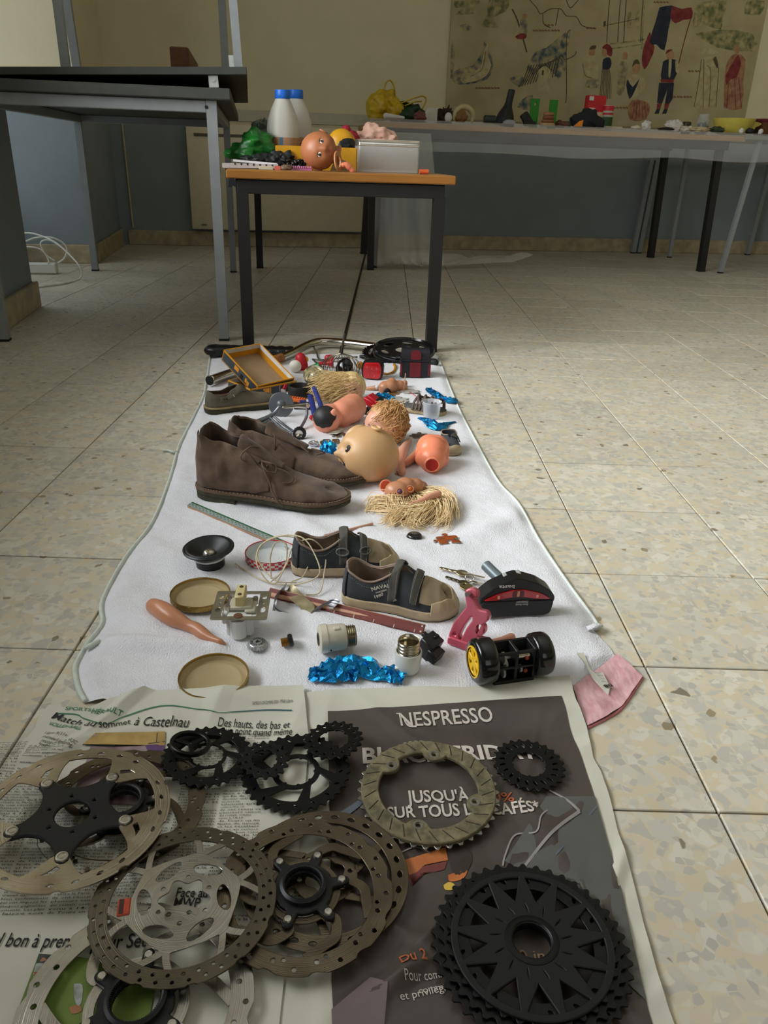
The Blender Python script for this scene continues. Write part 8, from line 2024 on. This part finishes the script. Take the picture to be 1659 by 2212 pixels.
t = on_table('yellow_black_cap', 'yellow and black curved toy helmet behind the doll head', 'toy', 738, 2.86, Z1+46*k); b = MB(); b.sph((0, 0, 4*k), (34*k, 26*k, 36*k), 30, 18, fn=lambda d, p: Vector((p.x, p.y, max(p.z, -4*k)))); b.obj('shell', yp, t, 180); b = MB(); b.sph((4*k, -3*k, 2*k), (30*k, 25.4*k, 29*k), 26, 16, fn=lambda d, p: Vector((p.x, p.y, max(p.z, -3*k)))); b.obj('black_visor', blackp, t, 180)
t = on_table('red_soft_toy', 'dark red soft toy shape beside the yellow helmet', 'toy', 755, 2.80, Z1+40*k); b = MB(); crumple(b, (0, 0, 20*k), (26*k, 20*k, 24*k), 3, .2); b.sph((-8*k, 0, 44*k), 11*k, 16, 10); b.obj('fabric', M('crimson', (150, 24, 44), .7, var=.1), t, 180)
t = on_table('spiky_toy', 'pale yellow spiky plastic crown behind the doll head', 'toy crown', 716, 2.68, Z1+30*k); b = MB(); pr_c = []
for i in range(9):
    a = pi*i/8; c = Vector((-56*k*cos(a), .03-.05*sin(a), 0)); b.add([c+Vector((-8*k, 0, 0)), c+Vector((8*k, 0, 0)), c+Vector((0, 0, 52*k)), c+Vector((0, .004, 0))], [(0, 1, 2), (1, 3, 2), (3, 0, 2), (0, 3, 1)])
b.tube([Vector((-56*k*cos(a), .03-.05*sin(a), 4*k)) for a in [pi*i/16 for i in range(17)]], 8*k, 6); b.obj('spikes', M('pale_yellow', (206, 200, 84), .5), t, 30)
t = on_table('red_disc', 'small dark red round lid behind the bald brown head', 'lid', 662, 2.84, Z1+46*k); b = MB(); b.cyl((0, 0, 0), (0, 0, 8*k), 14*k, n=22, bev=1*k); b.obj('disc', M('crimson', (1, 1, 1)), t)
# tin box
k = kv(3.08); t = on_table('tin_box', 'silver metal tin box without its lid at the right end of the small table', 'tin', 842, 3.02, Z1); tin = M('tin_silver', (190, 190, 184), .38, metal=.55, var=.03); tinb = M('tin_bright', (206, 204, 192), .2, metal=.85)
W_, D_, H_ = 137*k, .10, 66*k
def rrect(w, d, r): return rounded([(-w/2, -d/2), (w/2, -d/2), (w/2, d/2), (-w/2, d/2)], r, 5)
b = MB(); b.rings([[Vector((x, y+D_/2, z)) for x, y in rrect(W_-s, D_-s, .008)] for z, s in ((0, .002), (.001, 0), (H_*.10, 0), (H_*.12, -.0012), (H_*.80, -.0012))], cap1=False); b.obj('side', tin, t, 40)
b = MB(); b.rings([[Vector((x, y+D_/2, z)) for x, y in rrect(W_-s, D_-s, .008)] for z, s in ((H_*.80, -.0018), (H_*.82, -.003), (H_*.84, -.001), (H_*.97, -.001), (H_*.985, -.0024), (H_, -.001), (H_, .002), (H_*.4, .0025))], cap0=False, cap1=False); b.obj('rolled_rim', tinb, t, 40)
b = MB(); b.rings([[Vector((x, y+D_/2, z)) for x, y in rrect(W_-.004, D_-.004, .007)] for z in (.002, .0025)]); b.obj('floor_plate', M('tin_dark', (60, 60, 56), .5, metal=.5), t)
t = on_table('pink_fabric', 'crumpled pale pink fabric heaped behind the tin box', 'fabric', 808, 2.74, Z1); k = kv(2.74); b = MB()
for x, z, r_, s in ((-18, 60, 22, 1), (6, 66, 26, 2), (26, 60, 22, 3), (0, 40, 34, 4), (-6, 84, 13, 5)): crumple(b, (x*k, 0, z*k), (r_*k*1.3, r_*k, r_*k*.8), s, .5, 1.8)
b.sph((0, 0, 24*k), (40*k, 26*k, 26*k), 18, 12); put('cloth', fuse(b, .004, 2, M('pale_pink', (214, 176, 156), .8, rgb2=(196, 150, 130), scale=30), 'cloth'), t)
# green bags and dark net
t = on_table('green_bag', 'crumpled green plastic bag at the left end of the small table', 'bag', 546, 2.93, Z1); k = kv(2.85); b = MB()
for x, z, r_, s in ((6, 52, 26, 1), (-22, 30, 26, 2), (20, 40, 22, 3), (-6, 28, 26, 4)): crumple(b, (x*k, 0, z*k), (r_*k*1.25, r_*k, r_*k*.8), s, .45, 1.3)
put('film', fuse(b, .0035, 1, M('bag_green', (34, 120, 38), .35, rgb2=(18, 72, 26), scale=16), 'film'), t)
t = on_table('grey_bag', 'translucent grey green plastic bag behind the green bag', 'bag', 572, 2.66, Z1); b = MB(); crumple(b, (0, 0, 72*k), (28*k, 22*k, 24*k), 7, .6, 2); crumple(b, (4*k, 0, 38*k), (34*k, 24*k, 36*k), 8, .3); put('film', fuse(b, .004, 2, M('bag_grey', (104, 116, 100), .3, rgb2=(76, 90, 78), scale=20), 'film'), t)
t = on_table('dark_netting', 'heap of black netting before the milk bottles', 'netting', 568, 2.98, Z1); b = MB(); k = kv(2.98)
for x, z, s in ((-30, 8, 1), (0, 14, 2), (26, 12, 3), (40, 20, 4)): crumple(b, (x*k, 0, z*k), (26*k, 18*k, 15*k), s, .6, 3)
put('net', fuse(b, .003, 1, M('net_black', (24, 26, 26), .6, var=.4, scale=90), 'net'), t)
t = on_table('dark_beads', 'dark glossy bead cluster under the yellow toy bridge', 'beads', 640, 3.02, Z1); b = MB(); rn = random.Random(2)
for i in range(34): b.sph((rn.uniform(-20, 20)*k, rn.uniform(-.01, .02), rn.uniform(3, 20)*k), rn.uniform(3, 5.5)*k, 8, 6)
o = b.obj('bead', gloss, t, 180); o['kind'] = 'stuff'
t = on_table('paper_pad', 'white printed paper pad with dark squares at the left table end', 'paper pad', 545, 3.10, Z1); k = kv(3.1); b = MB(); b.box((-6*k, .02, 6*k), (118*k, .06, 9*k), bev=.0006, rot=Matrix.Rotation(radians(-1), 3, 'Y')); b.obj('pad', M('pad_grey', (180, 172, 168), .7, var=.06), t); b = MB(); b.box((4*k, .03, 13*k), (92*k, .05, 4*k), rot=Matrix.Rotation(radians(3), 3, 'Y')); b.obj('top_sheet', M('pad_white', (220, 216, 216), .7), t)
for i in range(7): b = MB(); b.box(((-38+13*i)*k, -.0105, (9.5-.3*i)*k), (3*k, .0008, 4*k)); b.obj('dark_square', M('label_cow', (1, 1, 1)), t)
t = on_table('pink_comb', 'pink toothed comb strip before the yellow toy bridge', 'comb', 650, 3.12, Z1); b = MB(); b.box((0, 0, 3*k), (46*k, 5*k, 5*k), bev=.0006); pnk = M('comb_pink', (214, 130, 180), .4); b.obj('back', pnk, t)
for i in range(11): b = MB(); b.box(((-20+4*i)*k, -2*k, 7*k), (2*k, 8*k, 4*k)); b.obj('tooth', pnk, t)
t = on_table('red_white_label', 'small red and white label scrap at the front table edge', 'label', 598, 3.14, Z1); b = MB(); b.box((0, 0, 4*k), (13*k, 8*k, 8*k), bev=.0006); b.obj('card', M('label_red', (200, 96, 80), .6), t); b = MB(); b.box((-24*k, 0, 3.5*k), (30*k, 8*k, 7*k), bev=.001); b.obj('paper', M('label_cream', (196, 186, 160), .7), t)
t = on_table('brown_pebble', 'small brown stone beside the pink comb', 'stone', 617, 3.14, Z1); b = MB(); crumple(b, (0, 0, 5*k), (13*k, 8*k, 6*k), 4, .3); b.obj('stone', M('pebble_brown', (104, 84, 58), .6, var=.2), t, 180)
t = on_table('wooden_ring', 'flat wooden ring standing on edge before the doll head', 'ring', 732, 3.16, Z1, rot=Matrix.Rotation(PHI+radians(62), 3, 'Z') @ Matrix.Rotation(radians(82), 3, 'X')); b = MB(); b.lathe([(12*k, 0), (20*k, 0), (20.5*k, 1.5*k), (20*k, 3*k), (12*k, 3*k), (12*k, 0)], 36, c=(0, 20.6*k, 0)); b.obj('ring', M('ring_wood', (176, 122, 76), .5), t, 50)
t = on_table('small_doll_hand', 'small coral doll arm lying between the wooden ring and tin', 'doll limb', 752, 3.14, Z1); b = MB(); b.tube(catmull([Vector((-13*k, 0, 12*k)), Vector((-4*k, 0, 14*k)), Vector((5*k, 0, 8*k)), Vector((10*k, 0, 3*k))], 5), [6*k]*5+[7*k]*5+[6*k]*6, 12, round_ends=True); b.obj('limb', skin_o, t, 180)
t = on_table('orange_tube', 'short orange tube lying at the right of the tin box', 'tube', 919, 3.12, Z1); b = MB(); b.lathe([(3*k, 10*k), (5*k, 10*k), (5*k, -10*k), (3*k, -10*k), (3*k, 10*k)], 18, c=(0, 0, 5*k), rot=Matrix.Rotation(radians(90), 3, 'Y')); b.obj('tube', M('tube_orange', (196, 84, 40), .5), t, 50)
t = thing('black_ribbon', 'black ribbon end hanging below the left corner of the table', 'ribbon', RB(502, 384, 3.24)); b = MB(); k = kv(3.24)
b.prism([(-6*k, 0), (4*k, 0), (9*k, -21*k), (2*k, -16*k), (-10*k, -20*k)], 0, .0008); b.v = [Vector((p.x, p.z, p.y)) for p in b.v]; b.obj('band', blackp, t)

# ------------------------------------------------------------------ long tables: a row of small finds against the mural
Z2 = BT+.0185
def row(name, label, cat, px, v=.72, rz=PHI, group=None, rot=None): return on_table(name, label, cat, px, v, Z2, rz, group, rot), kv(v)
ybag = M('bag_yellow', (206, 176, 20), .4, rgb2=(176, 140, 12), scale=14); dgr = M('bag_dark_green', (22, 54, 30), .45, var=.2)
t, k = row('shopping_bag', 'yellow and dark green carrier bag slumped at the left end of the long table', 'bag', 850); b = MB()
for x, z, r_, s in ((-32, 26, 30, 1), (-18, 40, 24, 2), (-40, 16, 22, 3), (2, 18, 24, 4)): crumple(b, (x*k, 0, z*k), (r_*k, r_*k*1.0, r_*k*.9), s, .4, 1.7)
put('yellow_film', fuse(b, .006, 2, ybag, 'yellow_film'), t); b = MB()
for x, z, r_, s in ((14, 18, 26, 5), (36, 16, 24, 6), (56, 12, 16, 7)): crumple(b, (x*k, .01, z*k), (r_*k, r_*k, r_*k*.85), s, .35, 1.8)
put('green_film', fuse(b, .006, 2, dgr, 'green_film'), t)
for P in ([(-26, 50), (-22, 70), (-12, 76), (-4, 64), (-2, 48)], [(10, 34), (36, 44), (58, 50), (66, 42), (58, 26)], [(20, 30), (40, 38), (56, 40)]):
    b = MB(); b.tube(catmull([Vector((x*k, -.03, z*k)) for x, z in P], 5), .014, 6, flat=.3); b.obj('handle', ybag, t, 180)
def lump(name, label, cat, px, r, mat, seed, v=.80, amp=.35, dz=0.0, f=2.4):
    t, k = row(name, label, cat, px, v); b = MB(); crumple(b, (0, 0, r[1]*k*.8+dz*k), (r[0]*k, r[0]*k*.8, r[1]*k), seed, amp, f); b.obj('lump', mat, t, 60); return t
brn = M('find_brown', (96, 60, 42), .6, var=.25); wht = M('find_white', (206, 204, 194), .6, var=.05); dk = M('find_dark', (36, 34, 30), .7, var=.3); pale = M('find_pale', (196, 188, 164), .7, var=.1); drk_gr = M('find_dark_green', (48, 62, 34), .6, var=.3)
t, k = row('white_tube', 'thin white tube before the yellow bag', 'tube', 852, 1.0); b = MB(); b.tube([Vector((-20*k, 0, 6*k)), Vector((18*k, 0, 4*k))], [6*k, 3*k], 12, round_ends=True); b.obj('tube', wht, t, 180)
lump('brown_lump', 'reddish brown lump in front of the dark green bag', 'find', 905, (13, 10), M('find_reddish', (112, 66, 54), .6), 2, .95)
t, k = row('white_card', 'bent white plastic sheet standing right of the carrier bag', 'card', 929, .9); b = MB(); b.grid([Vector((x*k, .02*sin(x/9), z*k*(1 if x > -8 else .6+.4*(x+16)/8))) for x in (-16, -8, 0, 8, 15) for z in (0, 12, 27)], 5, 3); b.obj('sheet', wht, t, 0)
lump('prickly_brown_ball', 'dark brown prickly ball behind the white egg shape', 'find', 958, (17, 15), M('find_prickly', (58, 42, 26), .8, var=.4), 4, .74, .9, 0, 5); lump('white_egg', 'small white egg shape with dark mouth on the long table', 'find', 966, (8, 10), wht, 6, 1.0, .05)
t, k = row('cream_arch', 'cream half ring shell standing on the long table', 'shell', 999, .78); b = MB(); b.tube([Vector((21*k*cos(a), .01, 14*k+19*k*sin(a))) for a in [radians(q) for q in range(-20, 201, 14)]], [6*k+4*k*sin(pi*i/15) for i in range(16)], 10, flat=.6, round_ends=True); b.obj('arch', M('shell_cream', (196, 180, 134), .5, var=.08), t, 180)
lump('ochre_lump', 'ochre brown lump in front of the cream arch', 'find', 994, (12, 13), M('find_ochre', (126, 90, 40), .6, var=.15), 9, .95)
t, k = row('black_funnel', 'black bottle shaped funnel leaning right on the long table', 'funnel', 1085, .80, rot=Matrix.Rotation(PHI, 3, 'Z') @ Matrix.Rotation(radians(10), 3, 'Y')); b = MB(); b.lathe([(0, 0), (22*k, 0), (23*k, 3*k), (17*k, 22*k), (9*k, 38*k), (7.5*k, 46*k), (7.5*k, 70*k), (6*k, 71*k), (0, 70*k)], 28); b.obj('cone', M('find_black', (20, 20, 22), .5), t, 50)
t, k = row('dark_cylinder', 'dark green grey cylinder lying beside the black funnel', 'cylinder', 1054, .9); b = MB(); b.cyl((-12*k, 0, 9*k), (13*k, 0, 9*k), 8.5*k, n=20, bev=1*k); b.obj('can', M('find_slate', (44, 52, 50), .5), t)
t, k = row('clear_dome', 'clear shallow plastic dome before the black funnel', 'dome', 1097, 1.05); b = MB(); b.lathe([(15*k, 0), (13*k, 5*k), (7*k, 8*k), (0, 8.5*k)], 24); b.obj('dome', M('dome_clear', (190, 196, 200), .1, alpha=.5), t, 60)
t, k = row('black_shoe_form', 'black wedge shaped object before the first green block', 'find', 1133, .85); b = MB(); b.box((0, 0, 14*k), (18*k, 12*k, 26*k), bev=2*k, rot=Matrix.Rotation(radians(-38), 3, 'Y')); b.box((8*k, 0, 5*k), (26*k, 14*k, 9*k), bev=2*k); b.obj('wedge', dk, t)
grn = M('block_green', (46, 132, 34), .5, var=.06)
t, k = row('green_block', 'bright green board with a hole standing upright, taller of two', 'block', 1147, .66); o = put('board', plate([[(-9*k, 0), (9*k, 0), (10*k, 56*k), (-9*k, 56*k)], circ(1*k, 46*k, 3.5*k, 14)], .012, .001, grn, 'board', 40), t); o.rotation_euler = (pi/2, 0, 0)
t, k = row('green_block', 'bright green board standing behind the stack of brown rings', 'block', 1188, .58); b = MB(); b.box((0, 0, 28*k), (18*k, .012, 58*k), bev=.001); b.obj('board', grn, t)
for i, (dx, z, r_, m) in enumerate(((0, 5, 17, M('ring_cream', (184, 150, 108), .5)), (0, 12, 13, M('ring_brown', (136, 84, 52), .5)), (1, 19, 12, M('ring_brown', (1, 1, 1))), (1, 26, 11, M('ring_light', (160, 112, 80), .5)))):
    t, k = row('brown_ring', ('cream ring at the bottom of the ring stack', 'brown ring second from the bottom of the stack', 'brown ring third from the bottom of the stack', 'light brown ring on top of the stack')[i], 'ring', 1179+dx, .86, group='stacked rings'); b = MB(); b.tube([Vector((r_*k*cos(a)*.8, r_*k*sin(a)*.6, (z-1)*k)) for a in [2*pi*j/20 for j in range(20)]], 3.8*k, 8, closed=True); b.obj('ring', m, t, 180)
lump('brown_stone', 'flat brown stone left of the black bag', 'stone', 1206, (14, 8), brn, 12); lump('green_stone', 'small dark green lump left of the black bag', 'find', 1224, (7, 7), M('find_teal', (36, 70, 56), .6), 13, .9)
t, k = row('juice_carton', 'red and cream drink carton behind the black bag', 'carton', 1276, .62); b = MB(); b.box((0, 0, 32*k), (40*k, .06, 64*k), bev=.001); b.obj('lower_half', M('carton_cream', (196, 168, 128), .6, rgb2=(206, 190, 160), scale=20), t); cr = M('carton_red', (186, 34, 40), .5)
b = MB(); b.box((0, 0, 52*k), (40.6*k, .062, 32*k), bev=.001); b.obj('red_half', cr, t); b = MB(); b.box((-14*k, -.0315, 62*k), (10*k, .001, 8*k)); b.obj('printed_corner', wht, t); b = MB(); b.box((-10*k, -.0315, 42*k), (14*k, .001, 4*k)); b.obj('printed_word', M('carton_pale', (220, 170, 160), .6), t)
t, k = row('vegetable_can', 'small can with red top and green fruit label beside the red carton', 'can', 1306, .66); b = MB(); b.cyl((0, 0, 0), (0, 0, 50*k), 11.5*k, n=28, bev=1*k); b.obj('can_body', M('can_white', (176, 176, 160), .5), t)
for z, h_, m in ((44, 10, cr), (33, 4, cr), (18, 18, M('can_green', (44, 84, 36), .5, var=.3, scale=60))): b = MB(); b.lathe([(11.7*k, (z-h_/2)*k), (11.7*k, (z+h_/2)*k)], 28); b.obj('printed_band', m, t)
t, k = row('black_bag', 'black cloth bag heaped in front of the red carton', 'bag', 1266, .9); b = MB()
for x, z, r_, s in ((-22, 14, 20, 1), (0, 22, 22, 2), (20, 10, 18, 3), (-2, 12, 26, 4)): crumple(b, (x*k, 0, z*k), (r_*k, r_*k*.8, r_*k*.75), s, .35, 2)
put('cloth', fuse(b, .005, 2, M('cloth_black', (20, 24, 28), .8, var=.2), 'cloth'), t)
t, k = row('orange_scrap', 'small orange triangular scrap before the black bag', 'scrap', 1246, 1.08); b = MB(); b.prism([(-11*k, 0), (9*k, 0), (10*k, 13*k), (2*k, 11*k)], 0, .003); b.v = [Vector((p.x, p.z, p.y)) for p in b.v]; b.obj('card', M('scrap_orange', (220, 132, 30), .6), t)
t, k = row('white_rod', 'flat white rod right of the can', 'rod', 1322, .8); b = MB(); b.tube([Vector((-18*k, 0, 4*k)), Vector((18*k, 0, 4*k))], 3.5*k, 10, round_ends=True); b.obj('rod', pale, t, 180)
for i, (px, r, m, lb, v) in enumerate(((1370, (12, 5), pale, 'flat pale fragment right of the white rod', .95), (1392, (10, 11), wht, 'upright white fragment right of the flat pale one', .9), (1451, (20, 14), M('find_pumice', (206, 200, 190), .8, var=.06), 'large white rounded stone before the flag bearer', .85), (1436, (18, 4), dk, 'flat dark fragment under the white rounded stone', 1.0), (1480, (16, 7), pale, 'cream cloth scrap right of the white stone', .9), (1508, (22, 6), M('find_beige', (186, 170, 130), .7), 'beige crumpled scrap before the jars', .98), (1545, (17, 7), drk_gr, 'dark green and white dried scrap before the yellow bowl', 1.0), (1598, (5, 6), wht, 'tiny white fragment before the yellow bowl', 1.05), (1640, (5, 6), wht, 'tiny white fragment at the right end of the row', 1.05), (1616, (9, 7), dk, 'small black lump under the bowl rim', 1.0), (1216, (10, 6), brn, 'small brown stone beside the black bag', 1.0))):
    lump('fragment', lb, 'fragment', px, r, m, 20+i, v, .4)
t, k = row('dark_jar', 'small dark green jar behind the cream scrap', 'jar', 1478, .62); b = MB(); b.lathe([(0, 0), (9*k, 0), (10*k, 3*k), (10*k, 22*k), (8.5*k, 25*k), (0, 25*k)], 22); b.obj('jar_body', M('jar_dark', (52, 48, 26), .3), t, 50)
t, k = row('plant_jar', 'clear glass jar with green plant bits beside the yellow bowl', 'jar', 1512, .62); b = MB(); b.lathe([(0, 0), (13*k, 0), (14*k, 3*k), (14*k, 30*k), (11*k, 36*k), (12*k, 42*k)], 26); b.obj('glass', M('jar_glass', (190, 196, 190), .1, alpha=.35), t, 60); b = MB(); crumple(b, (0, 0, 12*k), (11*k, 11*k, 12*k), 3, .6, 4); b.obj('leaves', drk_gr, t, 60)
t, k = row('yellow_bowl', 'chipped yellow bowl with broken handles at the right end of the row', 'bowl', 1578, .84); b = MB(); yb_ = M('bowl_yellow', (206, 190, 84), .4, var=.06); b.lathe([(0, 1*k), (30*k, 0), (38*k, 4*k), (46*k, 30*k), (47*k, 32*k), (44*k, 31*k), (36*k, 6*k), (0, 5*k)], 44); b.obj('bowl', yb_, t, 50)
for s, P in ((1, [(40, 28), (56, 27), (66, 24), (60, 20), (46, 14)]), (1, [(34, 26), (44, 14), (36, 8), (30, 14)])): b = MB(); lpz = [(x*k, z*k) for x, z in P]; me = plate([rounded(lpz, 2*k, 2)], .005, .001, yb_, 'handle_stub', 40); o = put('handle_stub', me, t, (0, -.05*(1 if P[0][0] < 40 else .3), 0)); o.rotation_euler = (pi/2, 0, 0)
t, k = row('brown_vessel', 'brown clay vessel with dark red rim at the far right', 'vessel', 1646, .78); b = MB(); b.lathe([(0, 0), (20*k, 0), (26*k, 14*k), (30*k, 28*k), (27*k, 28*k), (0, 24*k)], 30); b.obj('pot', M('pot_brown', (96, 60, 30), .5), t, 50); b = MB(); b.lathe([(30*k, 27*k), (32*k, 32*k), (30*k, 35*k), (26*k, 34*k)], 30); b.obj('rim', M('pot_rim', (86, 24, 28), .5), t, 50)
